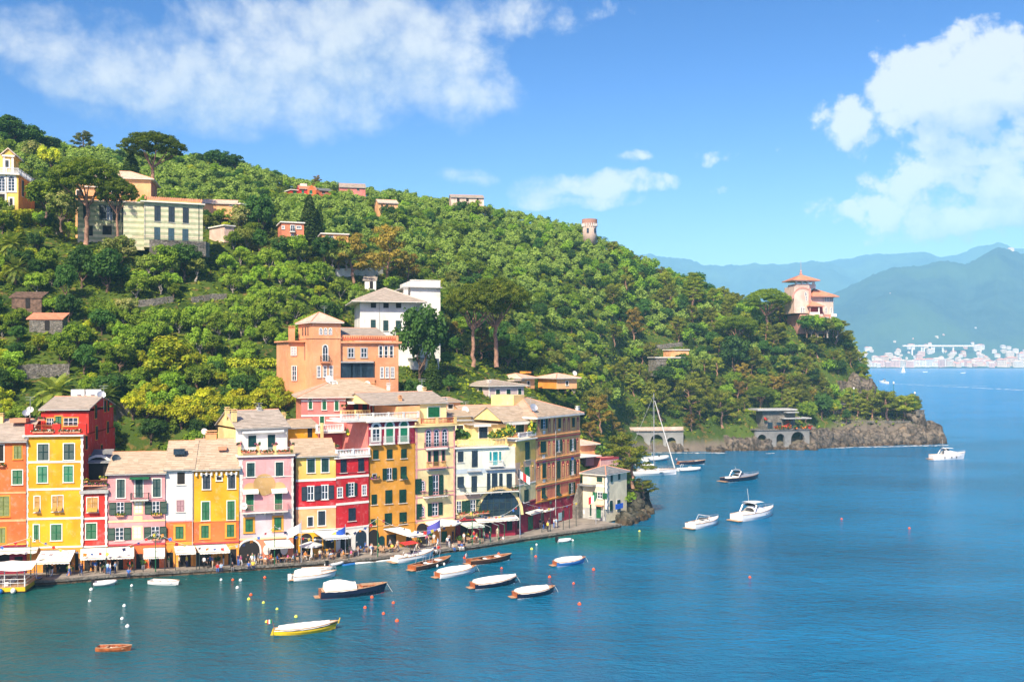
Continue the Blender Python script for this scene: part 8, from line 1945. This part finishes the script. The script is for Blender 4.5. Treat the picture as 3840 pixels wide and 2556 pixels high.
boat('rib', (2542, 1766), (2626, 1763), 'white rigid inflatable moored off the yacht bow', .32, .45, 'wpaint', stripe=None, name='inflatable_boat')
boat('cruiser', (2714, 1806), (2846, 1793), 'silver and navy sport cruiser in mid harbour', .27, .95, 'navy', deckm='metal', arch=True, stripe='wpaint', name='sport_cruiser')
boat('cruiser', (2760, 1953), (2900, 1930), 'white sport cruiser with hard top and long whip aerial', .31, 1.25, top=True, stripe='navy', name='sport_cruiser')
boat('speed', (2588, 1982), (2694, 1962), 'white open speedboat with roll bar left of the white sport cruiser', .34, .95, name='speed_boat', stripe='navy')
boat('cruiser', (3492, 1722), (3620, 1719), 'white cabin cruiser with dark fenders leaving past the headland', .27, 1.45, top=True, fenders=(-.2, .0, .15), stripe=None, name='cabin_cruiser')
boat('cruiser', (3329, 1438), (3297, 1437), 'distant white ferry trailing a long wake', .3, 2.4, top=True, name='ferry', cat='ferry')
for px, py, lb in ((3470, 1395, 'far white speedboat near the town'), (3612, 1399, 'far white speedboat at right of the town bay')): boat('speed', (px - 9, py), (px + 9, py), lb, .3, 1.4, name='speed_boat')
s = boat('row', (3376, 1397), (3398, 1397), 'distant little sailing boat with pale sails', .3, .9, 'wpaint', 'cush', name='sailing_boat'); mb = MB(); mb.prism([Vector((-4, 0, 1.5)), Vector((.6, 0, 1.5)), Vector((.4, 0, 17))], (0, .1, 0)); link('sail', mb.mesh('sail', M['cush']), s); mb = MB(); mb.prism([Vector((1, 0, 1.5)), Vector((5, 0, 1.5)), Vector((.9, 0, 15))], (0, .1, 0)); link('sail', mb.mesh('sail', M['cush']), s)
mb = MB()
for (x0, y0, x1, y1, w0, w1) in ((3330, 1438, 3840, 1462, 2, 9), (3330, 1437, 3700, 1447, 2, 5), (3480, 1396, 3400, 1391, 1, 4), (3605, 1400, 3540, 1397, 1, 4), (3630, 1722, 3480, 1724, .3, 1.2)):
 a, b = Wz(x0, y0, .05), Wz(x1, y1, .05); d = (b - a); sd = Vector((-d.y, d.x, 0)).normalized(); n = 40
 for i in range(n):
  t0, t1 = i / n, (i + .75) / n; p, q = a + d * t0, a + d * t1; w = w0 + (w1 - w0) * t0; j = R_.uniform(-.4, .4) * w; ww = w * R_.uniform(.2, .6); mb.poly([p + sd * (j - ww), q + sd * (j - ww * .7), q + sd * (j + ww * .7), p + sd * (j + ww)])
tag(mb.build('wake_foam', MATS['foam']), 'white wakes behind the distant boats', None, None, 'stuff')
BM = {c: mat('buoy_' + c, v, .45, .1) for c, v in dict(orange=(.78, .10, .02), yellow=(.66, .68, .10), white=(.78, .78, .76)).items()}
BU = {}
for c in BM:
 mb = MB(); mb.ball((0, 0, .06), .22, 12); mb.cur = 1; mb.tube([(0, 0, .25), (0, 0, .36)], .05, 6); BU[c] = mb.mesh('buoy', [BM[c], M['greytrim']], smooth=True)
BL = dict(orange=[(873, 2175), (993, 2166), (941, 2231), (1369, 2279), (1475, 2261), (1438, 2301), (1489, 2329), (1742, 2093), (1881, 2131), (2009, 2087), (2061, 2164), (2151, 2188), (2173, 2266), (1870, 2076), (2226, 2136), (3156, 1946), (3410, 1981), (2812, 2165), (1395, 2240)],
   yellow=[(933, 2247), (988, 2260), (1039, 2284), (1110, 2313), (1000, 2332), (1994, 2059), (2398, 1992)], white=[(494, 2196), (342, 2211), (337, 2254), (466, 2272), (458, 2320), (478, 2349), (902, 2176), (829, 2174), (890, 2204), (2012, 2042), (2148, 2026)])
def nearest_boat(x, y):
 bs = [o for o in SC.objects if o.get('category') in ('boat', 'dinghy', 'yacht') and o.parent is None]
 o = min(bs, key=lambda o: (o.location - Wz(x, y)).length); d = o.location - Wz(x, y)
 return o['label'], ('left of' if d.x > abs(d.y) * .7 else 'right of' if d.x < -abs(d.y) * .7 else 'in front of' if d.y > 0 else 'behind')
seen = {}
for c, l in BL.items():
 for x, y in sorted(l):
  lb, sd = nearest_boat(x, y); w = lb.split(); w = ' '.join(w[:6]); t = f'{c} ball buoy {sd} the {w}'
  seen[t] = seen.get(t, 0) + 1
  if seen[t] > 1: t = f'{c} ball buoy, {["", "second", "third", "fourth"][min(3, seen[t] - 1)]} from left {sd} the {w}'
  o = link('buoy', BU[c], None, Wz(x, y)); s = R_.uniform(.85, 1.15); o.scale = (s, s, s); tag(o, ' '.join(t.split()[:16]), 'buoy', c + ' mooring buoys')
c0 = Wz(-60, 2226); r = thing('passenger_barge', 'yellow-hulled passenger barge with white canopy and railings at the left edge', 'barge', (c0.x, c0.y, 0)); r.rotation_euler = (0, 0, rad(9))
def pb(nm, m, f_): mb = MB(); f_(mb); return link(nm, mb.mesh(nm, M[m] if isinstance(m, str) else m), r)
L, D = 10.2, 5.2
pb('hull', 'hyellow', lambda m_: m_.box((-L / 2, 0, -.3), (L, 0, 0), (0, D, 0), (0, 0, 1.05))); pb('boot_band', 'black', lambda m_: m_.box((-L / 2 - .03, -.03, -.3), (L + .06, 0, 0), (0, D + .06, 0), (0, 0, .5))); pb('deck', 'teak', lambda m_: m_.box((-L / 2, 0, .755), (L, 0, 0), (0, D, 0), (0, 0, .05)))
for x in np.linspace(-L / 2 + .1, L / 2 - .1, 5):
 for y in (.1, D - .1): pb('post', 'wpaint', lambda m_: m_.tube([(x, y, .8), (x, y, 3.1)], .06, 6))
def canopy(m_):
 rows = []
 for i in range(13):
  u = i / 12; rows.append([Vector((-L / 2 - .6 + (L + 1.6) * u, -.6 + (D + 1.2) * v, 3.1 + .55 * math.sin(math.pi * v) - .18 * abs(math.sin(u * 9.4)) + .1 * u)) for v in np.linspace(0, 1, 9)])
 m_.loft(rows, False, False); m_.loft([[p - Vector((0, 0, .02)) for p in q] for q in rows], False, False)
pb('canopy', 'tarp', canopy); mbr = MB()
for y in (.05, D - .05):
 for z in (1.3, 1.8): mbr.tube([(-L / 2, y, z), (L / 2, y, z)], .035, 5)
for x in (L / 2,):
 for z in (1.3, 1.8): mbr.tube([(x, 0, z), (x, D, z)], .035, 5)
for x in np.linspace(-L / 2, L / 2, 12): mbr.tube([(x, .05, .8), (x, .05, 1.8)], .025, 4)
link('railing', mbr.mesh('railing', M['wpaint']), r)
for x, m_ in ((L / 2 - 1.4, 'cush'), (L / 2 - 3.0, 'hblue'), (L / 2 - 3.9, 'cush')): q = MB(); q.ball((x, -.28, .35), .34, 10, 1.15); link('fender', q.mesh('fender', M[m_], smooth=True), r)
for x in (-2, -.5, 1, 2.5): pb('bench', 'cush', lambda m_: m_.bc((x, D * .5, .8), .5, D * .7, .45))
boat('row', (105, 2196), (160, 2185), 'dark work boat with blue seats tucked between barge and quay', .5, .7, 'black', 'hblue', name='work_boat', lin='hblue')
for px, py, lb in ((1240, 2116, 'blue section of floating boom by the red inflatable'), ): 
 a, b = Wz(1285, 2120), Wz(1330, 2113); mb = MB(); mb.tube([a, b], .22, 8); mb.solo('floating_boom', M['hblue'], lb, 'boom')
a, b, c = Wz(1330, 2113), Wz(1400, 2105), Wz(1462, 2099); mb = MB(); mb.tube([a, b, c], .2, 8); mb.solo('floating_boom', M['cush'], 'white floating boom running along the quay wall', 'boom')
# ------------------------------------------------------------------ people and things on the quay
SK = {'stand': [(0, 0, .95), (0, 0, 1.18), (0, .01, 1.40), (0, 0, 1.52), (0, -.02, 1.64), (0, -.01, 1.72), (.1, 0, .90), (.11, .01, .50), (.11, .03, .09), (.12, -.12, .04), (.19, .01, 1.40), (.25, .03, 1.12), (.24, -.06, .88), (.245, -.1, .79)],
  'walk': None, 'sit': None, 'talk': None}
def mirror(v): return (-v[0], v[1], v[2])
SK['walk'] = (SK['stand'][:6] + [(.1, 0, .90), (.11, -.2, .54), (.11, -.12, .12), (.12, -.28, .09), (.19, .01, 1.40), (.25, .13, 1.14), (.24, .12, .92), (.24, .1, .82)], [(-.1, 0, .90), (-.11, .08, .5), (-.11, .36, .14), (-.12, .26, .05), (-.19, .01, 1.40), (-.25, -.08, 1.14), (-.22, -.26, .96), (-.2, -.33, .9)])
SK['talk'] = (SK['stand'][:10] + [(.19, .01, 1.40), (.27, 0, 1.13), (.16, -.22, 1.18), (.1, -.3, 1.24)], [mirror(v) for v in SK['stand'][6:]])
SK['sit'] = ([(0, 0, .50), (0, .03, .75), (0, .03, .98), (0, .01, 1.10), (0, -.02, 1.22), (0, -.01, 1.30), (.1, -.02, .48), (.12, -.42, .50), (.12, -.44, .10), (.12, -.58, .05), (.19, .03, .98), (.25, -.03, .72), (.17, -.28, .62), (.13, -.36, .6)],) * 1
SK['stand'] = (SK['stand'], None); SK['sit'] = (SK['sit'][0], None)
SR = [.15, .145, .14, .06, .105, .085, .1, .07, .045, .04, .075, .05, .04, .03]
PM = [mat('skin', (.55, .30, .20), .6), mat('shirt', (.5, .5, .5), .9), mat('trousers', (.05, .06, .1), .9), mat('hair', (.05, .03, .02), .7), mat('shoes', (.06, .05, .05), .6)]
def person_mesh(pose):
 a, b = SK[pose]; b = b or [mirror(v) for v in a[6:]]; v = a + b
 e = [(0, 1), (1, 2), (2, 3), (3, 4), (4, 5), (0, 6), (6, 7), (7, 8), (8, 9), (2, 10), (10, 11), (11, 12), (12, 13), (0, 14), (14, 15), (15, 16), (16, 17), (2, 18), (18, 19), (19, 20), (20, 21)]
 me = bpy.data.meshes.new('sk'); me.from_pydata(v, e, []); o = bpy.data.objects.new('sk', me); COL.objects.link(o)
 md = o.modifiers.new('s', 'SKIN'); md.use_smooth_shade = True
 for i, sv in enumerate(me.skin_vertices[0].data): r = SR[i if i < 14 else i - 8]; sv.radius = (r, r * .82)
 me.skin_vertices[0].data[0].use_root = True
 o.modifiers.new('u', 'SUBSURF').levels = 1
 dg = bpy.context.evaluated_depsgraph_get(); m2 = bpy.data.meshes.new_from_object(o.evaluated_get(dg)); bpy.data.objects.remove(o)
 for mm in PM: m2.materials.append(mm)
 V = [Vector(q) for q in v]; mi = []
 SEG = {0: 1, 1: 1, 2: 0, 3: 0, 4: 3, 5: 2, 6: 2, 7: 2, 8: 4, 9: 1, 10: 1, 11: 0, 12: 0, 13: 2, 14: 2, 15: 2, 16: 4, 17: 1, 18: 1, 19: 0, 20: 0}
 hz = V[4].z
 for p in m2.polygons:
  c = p.center; best, bk = 9, 0
  for k, (i, j) in enumerate(e):
   d = V[j] - V[i]; t = max(0, min(1, (c - V[i]).dot(d) / d.length_squared)); q = (c - V[i] - d * t).length / SR[i if i < 14 else i - 8]
   if q < best: best, bk = q, k
  m = SEG[bk]
  if c.z > hz + .03 or (c.z > hz - .06 and c.y > .03 and bk in (2, 3, 4)): m = 3
  elif bk in (3, 4): m = 0
  mi.append(m)
 m2.polygons.foreach_set('material_index', mi); m2.polygons.foreach_set('use_smooth', [True] * len(mi)); m2.name = 'person'
 return m2
PMESH = {k: person_mesh(k) for k in SK}
CL = dict(white=(.75, .74, .72), navy=(.02, .03, .09), black=(.015, .015, .018), red=(.55, .03, .03), blue=(.05, .16, .5), orange=(.7, .25, .03), pink=(.68, .12, .28), grey=(.25, .25, .26), yellow=(.75, .6, .08), beige=(.6, .48, .33), green=(.05, .22, .08), lightblue=(.35, .5, .68))
CM_ = {k: mat('cloth_' + k, v, .9, .15, 6.0) for k, v in CL.items()}; HM = [mat('hair_' + str(i), c, .7) for i, c in enumerate(((.03, .02, .015), (.12, .06, .03), (.4, .36, .32), (.35, .2, .08)))]; SKM = [PM[0], mat('skin_tan', (.42, .22, .14), .6)]
PLACES = [(200, 'before the leftmost awnings'), (330, 'by the narrow red house'), (490, 'below the pink house'), (600, 'by the dark passage'), (720, 'by the white-orange house'), (850, 'by the yellow-orange house'), (980, 'by the medallion house door'), (1110, 'at the medallion house cafe'), (1260, 'beside the blue flag'), (1385, 'by the crimson house'), (1470, 'at the foot of the ochre house'), (1560, 'by the stretched awning'), (1700, 'by the cream house'), (1850, 'before the mint house'), (1990, 'by the bare awning posts'), (2400, 'at the burgundy palazzo wall')]
NPEO = {}
def clampquay(p, m=.55):
 """keep feet on the paving, not over the edge"""
 i = min(range(len(qr)), key=lambda k: (Vector((qr[k].x, qr[k].y)) - Vector((p.x, p.y))).length); d = (Vector((p.x, p.y, 0)) - Vector((qr[i].x, qr[i].y, 0))).dot(qn[i])
 return p + qn[i] * (m - d) if d < m else p, qn[i]
def person(px, py, pose='stand', top=None, bot=None, face=None, edge=False):
 p = Wz(px, py, QZ + .02); p, nn = clampquay(p, -.02 if edge else .7); top = top or R_.choice(list(CL)); bot = bot or R_.choice(['navy', 'black', 'beige', 'grey', 'blue', 'white'])
 pl = next(t for x, t in PLACES if px <= x); how = dict(stand='standing', walk='walking', talk='gesturing', sit='sitting' if not edge else 'sitting on the kerb')[pose]
 lb = f'person in {top} top and {bot} trousers {how} {pl}'; lb = lb.replace('lightblue', 'pale blue')
 z = QZ + .02 - (.46 if edge else 0)
 o = link('person', PMESH[pose], None, (p.x, p.y, z)); f = math.atan2(-nn.x, nn.y) if face is None else face
 o.rotation_euler = (0, 0, f if pose == 'sit' and edge else (f + R_.uniform(-3, 3) if face is None else face)); s = R_.uniform(.94, 1.06); o.scale = (s, s, s)
 for i, m in enumerate((R_.choice(SKM), CM_[top], CM_[bot], R_.choice(HM), PM[4])): o.material_slots[i].link = 'OBJECT'; o.material_slots[i].material = m
 NPEO[lb] = NPEO.get(lb, 0) + 1
 if NPEO[lb] > 1: lb = lb.replace('person in', 'person also in')
 if len(lb.split()) > 16: lb = lb.replace(' trousers', '').replace(' also', '')
 return tag(o, lb, 'person', 'people on the quay')
T0 = lambda x, y: (x / 2.6137, 1900 + y / 2.6133); T1 = lambda x, y: (700 + x / 2.6137, 1900 + y / 2.6133); T2 = lambda x, y: (1400 + x / 2.945, 1900 + y / 2.944)
for cv, l in ((T0, [(465, 685, 'stand', 'black'), (510, 680, 'walk', 'black'), (568, 660, 'stand', 'black'), (680, 675, 'walk', 'beige', 'blue'), (715, 660, 'walk', 'orange'), (790, 655, 'stand', 'navy'), (890, 640, 'walk', 'beige'), (940, 645, 'stand', 'blue', 'beige'), (985, 650, 'stand', 'black', 'beige'), (1020, 640, 'stand', 'black'), (1055, 655, 'stand', 'lightblue', 'blue'), (1082, 668, 'talk', 'white', 'blue'), (1130, 650, 'talk', 'lightblue', 'navy'), (1755, 590, 'stand', 'beige'), (1830, 590, 'stand', 'yellow'), (2005, 655, 'stand', 'white', 'black'), (2045, 650, 'stand', 'black'), (1470, 600, 'stand', 'white')]),
    (T1, [(258, 610, 'stand', 'navy'), (230, 590, 'stand', 'blue'), (360, 570, 'stand', 'black'), (512, 595, 'stand', 'navy'), (550, 635, 'walk', 'pink', 'white'), (600, 570, 'stand', 'black'), (640, 575, 'talk', 'white', 'beige'), (705, 560, 'stand', 'grey'), (685, 610, 'walk', 'lightblue', 'white'), (1150, 560, 'stand', 'navy'), (1165, 450, 'stand', 'beige'), (1680, 480, 'stand', 'beige', 'white'), (1720, 440, 'stand', 'white', 'blue'), (1880, 400, 'stand', 'lightblue'), (440, 560, 'stand', 'black'), (820, 480, 'stand', 'orange')]),
    (T2, [(50, 430, 'stand', 'lightblue'), (120, 430, 'stand', 'blue'), (145, 440, 'walk', 'navy'), (185, 470, 'stand', 'grey'), (215, 410, 'stand', 'white'), (510, 410, 'stand', 'blue'), (530, 405, 'stand', 'grey'), (590, 410, 'talk', 'pink'), (670, 410, 'talk', 'white', 'beige'), (845, 450, 'stand', 'navy', 'white'), (880, 370, 'stand', 'navy'), (820, 440, 'stand', 'white'), (1000, 395, 'stand', 'white'), (1110, 380, 'stand', 'red'), (1160, 330, 'stand', 'beige'), (1285, 385, 'stand', 'black'), (1372, 345, 'stand', 'beige'), (1845, 235, 'stand', 'black'), (1880, 245, 'stand', 'black', 'blue'), (1940, 220, 'stand', 'navy', 'blue'), (1995, 232, 'stand', 'white', 'blue'), (2035, 232, 'stand', 'navy'), (1620, 310, 'stand', 'black'), (2020, 225, 'talk', 'lightblue')])):
 for q in l: px, py = cv(q[0], q[1]); person(px, py, q[2], q[3], q[4] if len(q) > 4 else None)
for cv, l in ((T0, [(1260, 672, 'blue')]), (T1, [(308, 628, 'red'), (345, 628, 'lightblue'), (455, 618, 'black'), (618, 605, 'blue'), (660, 600, 'yellow')]), (T2, [(715, 490, 'navy'), (765, 488, 'red'), (935, 470, 'beige'), (1000, 462, 'navy'), (1040, 460, 'blue'), (1075, 460, 'black'), (1390, 368, 'black'), (1438, 365, 'white')])):
 for x, y, c in l: px, py = cv(x, y); person(px, py, 'sit', c, None, None, True)
for i in range(34):
 x_ = R_.choice([R_.uniform(230, 1000), R_.uniform(1100, 1420), R_.uniform(1420, 2150)]); g_ = min(range(len(qr)), key=lambda k: abs(px_of(qr[k])[0] - x_)); q = qr[g_] + qn[g_] * R_.uniform(1.2, 5) + Vector((0, 0, QZ)); person(*px_of(q), R_.choice(['stand', 'walk', 'talk']))
def chair_proto():
 mb = MB(); mb.bc((0, 0, .42), .44, .44, .05); mb.box((-.22, .2, .45), (.44, 0, 0), (0, .03, .0), (0, .06, .42)); return mb.mesh('seat', M['teak'])
CSEAT = chair_proto(); mb = MB(); mb.tube([(0, 0, 0), (0, 0, .42)], .025, 5); CLEG = mb.mesh('leg', M['teak']); mb = MB(); mb.lathe((0, 0, .70), [(.42, 0), (.42, .04)], 10); TTOP = mb.mesh('table_top', M['teak']); mb = MB(); mb.lathe((0, 0, 0), [(.25, 0), (.05, .06), (.05, .7)], 8); TLEG = mb.mesh('leg', M['iron'])
PLT = [(1110, 'under the medallion house'), (1290, 'beside the blue flag'), (1420, 'before the crimson house'), (1560, 'under the ochre house'), (1760, 'under the cream house'), (1990, 'at the mint house')]
def chair(p, a):
 px = px_of(p)[0]; pl = next((t for x, t in PLT if px <= x), PLT[-1][1]); o = thing('cafe_chair', 'wooden cafe chair ' + pl, 'chair', p, 'cafe chairs ' + pl, a); link('seat', CSEAT, o)
 for x in (-.19, .19):
  for y in (-.19, .19): link('leg', CLEG, o, (x, y, 0))
spots = [T1(x, y) for x, y in ((745, 570), (800, 560), (880, 540), (940, 545), (1000, 545), (1080, 510), (1110, 545), (1190, 520), (1240, 510), (1310, 500), (1360, 470), (1400, 510), (1430, 460), (1480, 490), (1530, 470), (1570, 500), (1600, 450), (1640, 480), (1740, 440), (1850, 430), (890, 500), (1330, 440), (1500, 430))] + [T2(x, y) for x, y in ((20, 490), (60, 500), (120, 500), (190, 500), (380, 400), (430, 400), (985, 385), (1050, 400), (1080, 390), (1190, 400))]
for i, (x, y) in enumerate(spots):
 p, nn = clampquay(Wz(x, y, QZ + .02), 1.1); px = x; pl = next((t for q, t in PLT if px <= q), PLT[-1][1])
 o = thing('cafe_table', 'small round cafe table ' + pl, 'table', p, 'cafe tables ' + pl); link('table_top', TTOP, o); link('leg', TLEG, o)
 for k in range(2 + i % 2):
  a = R_.random() * 6.28; q = p + Vector((math.sin(a) * .75, math.cos(a) * .75, 0)); q, _ = clampquay(q, .6); chair(q, -a)
  if R_.random() < .72: px2, py2 = px_of(q); person(px2, py2, 'sit', None, None, -a)
def parasol(px, py, zt, r, m, lb, closed=False):
 p = Wz(px, py, QZ); o = thing('parasol', lb, 'parasol', p); mb = MB(); mb.tube([p, p + Vector((0, 0, zt))], .04, 6); mb.build('pole', M['iron'], o); mb = MB(); q = p + Vector((0, 0, zt))
 if closed: mb.lathe(q - Vector((0, 0, 1.7)), [(.12, 0), (.2, .4), (.05, 1.7)], 8)
 else:
  for i in range(8): a, b = (q + Vector((math.cos(t) * r, math.sin(t) * r, -.55)) for t in (i * math.pi / 4, (i + 1) * math.pi / 4)); mb.poly([a, b, q]); mb.poly([a, b, b - Vector((0, 0, .2)), a - Vector((0, 0, .2))])
 mb.build('canopy', m, o)
parasol(*T1(1215, 500), 2.6, 1.8, CANV['grey'], 'open grey parasol left of the grey awning'); parasol(*T1(1225, 530), 2.4, 1, CANV['w'], 'closed white parasol below the open grey one', True); parasol(*T1(1635, 420), 3.0, 1, CANV['w'], 'closed white parasol by the arched blue door', True); parasol(*T1(1615, 440), 2.4, 1.5, CANV['grey'], 'low open grey parasol by the crimson house'); parasol(*T2(770, 400), 4.0, 3.1, CANV['w'], 'big square white parasol behind the violet flag'); parasol(*T1(1300, 470), 2.4, 1.5, CANV['grey'], 'low grey parasol behind the blue flag')
FG = dict(white=stripes_mat('w', ((.80, .80, .80),)), blue=stripes_mat('b', ((.02, .09, .45), (.02, .09, .45), (.65, .5, .04))), violet=stripes_mat('v', ((.10, .10, .42),)), eng=stripes_mat('e', ((.8, .8, .8), (.62, .03, .03), (.8, .8, .8))), ita=ITA)
POL = [(T0(302, 690), T0(310, 290), None, 'green pole with bunting before the tall yellow house'), (T0(1515, 680), T0(1524, 240), None, 'green pole with bunting before the dark passage'), (T1(880, 600), T1(890, 182), None, 'green pole with bunting under the medallion house'), (T1(1138, 570), T1(1142, 140), 'white', 'pole flying a plain white flag'), (T1(1556, 500), T1(1557, 178), 'blue', 'pole flying a blue flag with a gold patch'), (T1(1908, 505), T1(1914, 102), None, 'green pole with bunting before the ochre house'), (T2(738, 450), T2(742, 125), 'violet', 'pole flying a violet-blue flag'), (T2(1092, 420), T2(1097, 35), None, 'green pole with bunting before the mint house'), (T2(1632, 345), C4(614, 745), 'eng', 'tall grey pole with white flag crossed in red'), (C5(290, 1225), C5(293, 925), 'ita', 'pole with a green white and red flag before the harbour house'), (T0(75, 640), T0(78, 305), None, 'rust red mast at the left edge')]
TOPS = {}
for i, (f_, t_, fl, lb) in enumerate(POL):
 p, _ = clampquay(Wz(*f_, QZ), .35); zt = H - (t_[1] - YH) / F * p.y; o = thing('flagpole', lb, 'flagpole', p); mb = MB(); mb.tube([p, Vector((p.x, p.y, zt))], [.075, .045], 7); mb.build('pole', M['sg'] if i < 8 and fl is None else M['tile'] if i == 10 else M['metal'], o); mb = MB(); mb.ball((p.x, p.y, zt + .05), .09, 8); mb.build('finial', M['metal'], o); TOPS[i] = Vector((p.x, p.y, zt - .1))
 if fl: mb = MB(); flag_mesh(mb, Vector((p.x, p.y, zt - .15)), 2.1 if fl != 'ita' else 1.4, 1.3, Vector((-.85, -.3, 0)).normalized() if fl != 'eng' else Vector((.8, .1, 0)), len(FG[fl]), .55); mb.build('flag', FG[fl], o)
PC = [CM_[c] for c in ('white', 'yellow', 'red', 'blue', 'orange', 'navy')]
PNM = []
for m_ in PC: mb = MB(); mb.poly([(0, 0, 0), (.55, 0, 0), (.5, .06, -.55), (.28, .03, -.42), (.08, .05, -.6)]); PNM.append(mb.mesh('pennant', m_))
def bunting(a, b, sag, n, lb):
 r = thing('bunting', lb, 'bunting', (a + b) / 2, 'bunting strings along the quay'); pts = [a.lerp(b, i / 16) - Vector((0, 0, sag * 4 * (i / 16) * (1 - i / 16))) for i in range(17)]; mb = MB(); mb.tube(pts, .02, 4); mb.build('cord', M['trim'], r); d = math.atan2(b.y - a.y, b.x - a.x)
 for i in range(n): t = (i + .6) / n; q = a.lerp(b, t) - Vector((0, 0, sag * 4 * t * (1 - t))) - r.location; o = link('pennant', PNM[(i * 5 + n) % 6], r, q); o.rotation_euler = (R_.uniform(-.4, .4), R_.uniform(-.5, .5), d + R_.uniform(-.4, .4)); s = R_.uniform(.6, 1.05); o.scale = (s, s, s)
bunting(TOPS[0] - Vector((15, 1, 3.2)), TOPS[0], .4, 9, 'string of small flags at the far left edge'); bunting(TOPS[0], TOPS[1], 2.6, 16, 'sagging string of flags across the yellow and pink houses'); bunting(TOPS[1], TOPS[2], 2.8, 16, 'sagging string of flags before the white and yellow-orange houses'); bunting(TOPS[2], TOPS[5], 2.6, 18, 'string of flags running past the white and blue flags'); bunting(TOPS[5], TOPS[7], 2.6, 14, 'string of flags from the ochre house to the mint house'); bunting(TOPS[7], Vector((TOPS[8].x, TOPS[8].y, TOPS[8].z - 5.6)), 1.6, 14, 'string of flags below the huge arched window'); bunting(Vector((TOPS[8].x, TOPS[8].y, TOPS[8].z - 5.2)), P(2165, 1880, 185), 1.2, 12, 'string of flags before the burgundy palazzo base')
for x, y in ((768, 1205), (830, 1198), (925, 1185), (970, 1175), (1020, 1160)):
 px, py = C4(x, y); p, _ = clampquay(Wz(px, py, QZ), .5); mb = MB(); mb.tube([p, p + Vector((0, 0, 3.6))], [.07, .05], 6); mb.solo('quay_post', M['iron'], 'slim dark post on the quay edge before the palazzo', 'post', 'dark posts before the palazzo')
for x, y in ((1215, 225), (1335, 222), (1408, 205), (1472, 195), (1255, 250)):
 px, py = T2(x, y); f_ = T2(x, y + 175); p, _ = clampquay(Wz(*f_, QZ), .6); o = thing('awning_post', 'green bare awning post with slanting arm at the quay edge', 'post', p, 'bare awning posts'); zt = H - (py - YH) / F * p.y; mb = MB(); mb.tube([p, (p.x, p.y, zt)], .06, 6); mb.build('post', M['sg'], o); mb = MB(); q = Vector((p.x, p.y, zt)); mb.tube([q, q + Vector((-2.2, 2.4, .5))], .04, 5); mb.build('arm', M['metal'], o)
for i in range(16):
 x = (T0(1450, 0)[0], T0(1600, 0)[0], T0(450, 0)[0], T0(690, 0)[0], T0(1010, 0)[0], T0(1300, 0)[0], T0(1710, 0)[0], T1(180, 0)[0], T1(1280, 0)[0], T1(1040, 0)[0], 700, 820, 1330, 1620, 1745, 1830)[i]; g = min(range(len(qr)), key=lambda k: abs(px_of(qr[k])[0] - x)); p = qr[g] + qn[g] * R_.uniform(2.5, 5) + Vector((0, 0, QZ)); o = thing('potted_plant', 'potted flowering plant standing by an awning post on the quay', 'plant', p, 'potted plants on the quay'); mb = MB(); mb.lathe(p, [(.22, 0), (.3, .6)], 8); mb.build('pot', M['trim'] if i < 3 else M['tile'], o); leaf_tuft(o, [p + Vector((0, 0, .95))], .45, ('leaf', 'yellow' if i % 2 else 'lime'), 'foliage', 50)
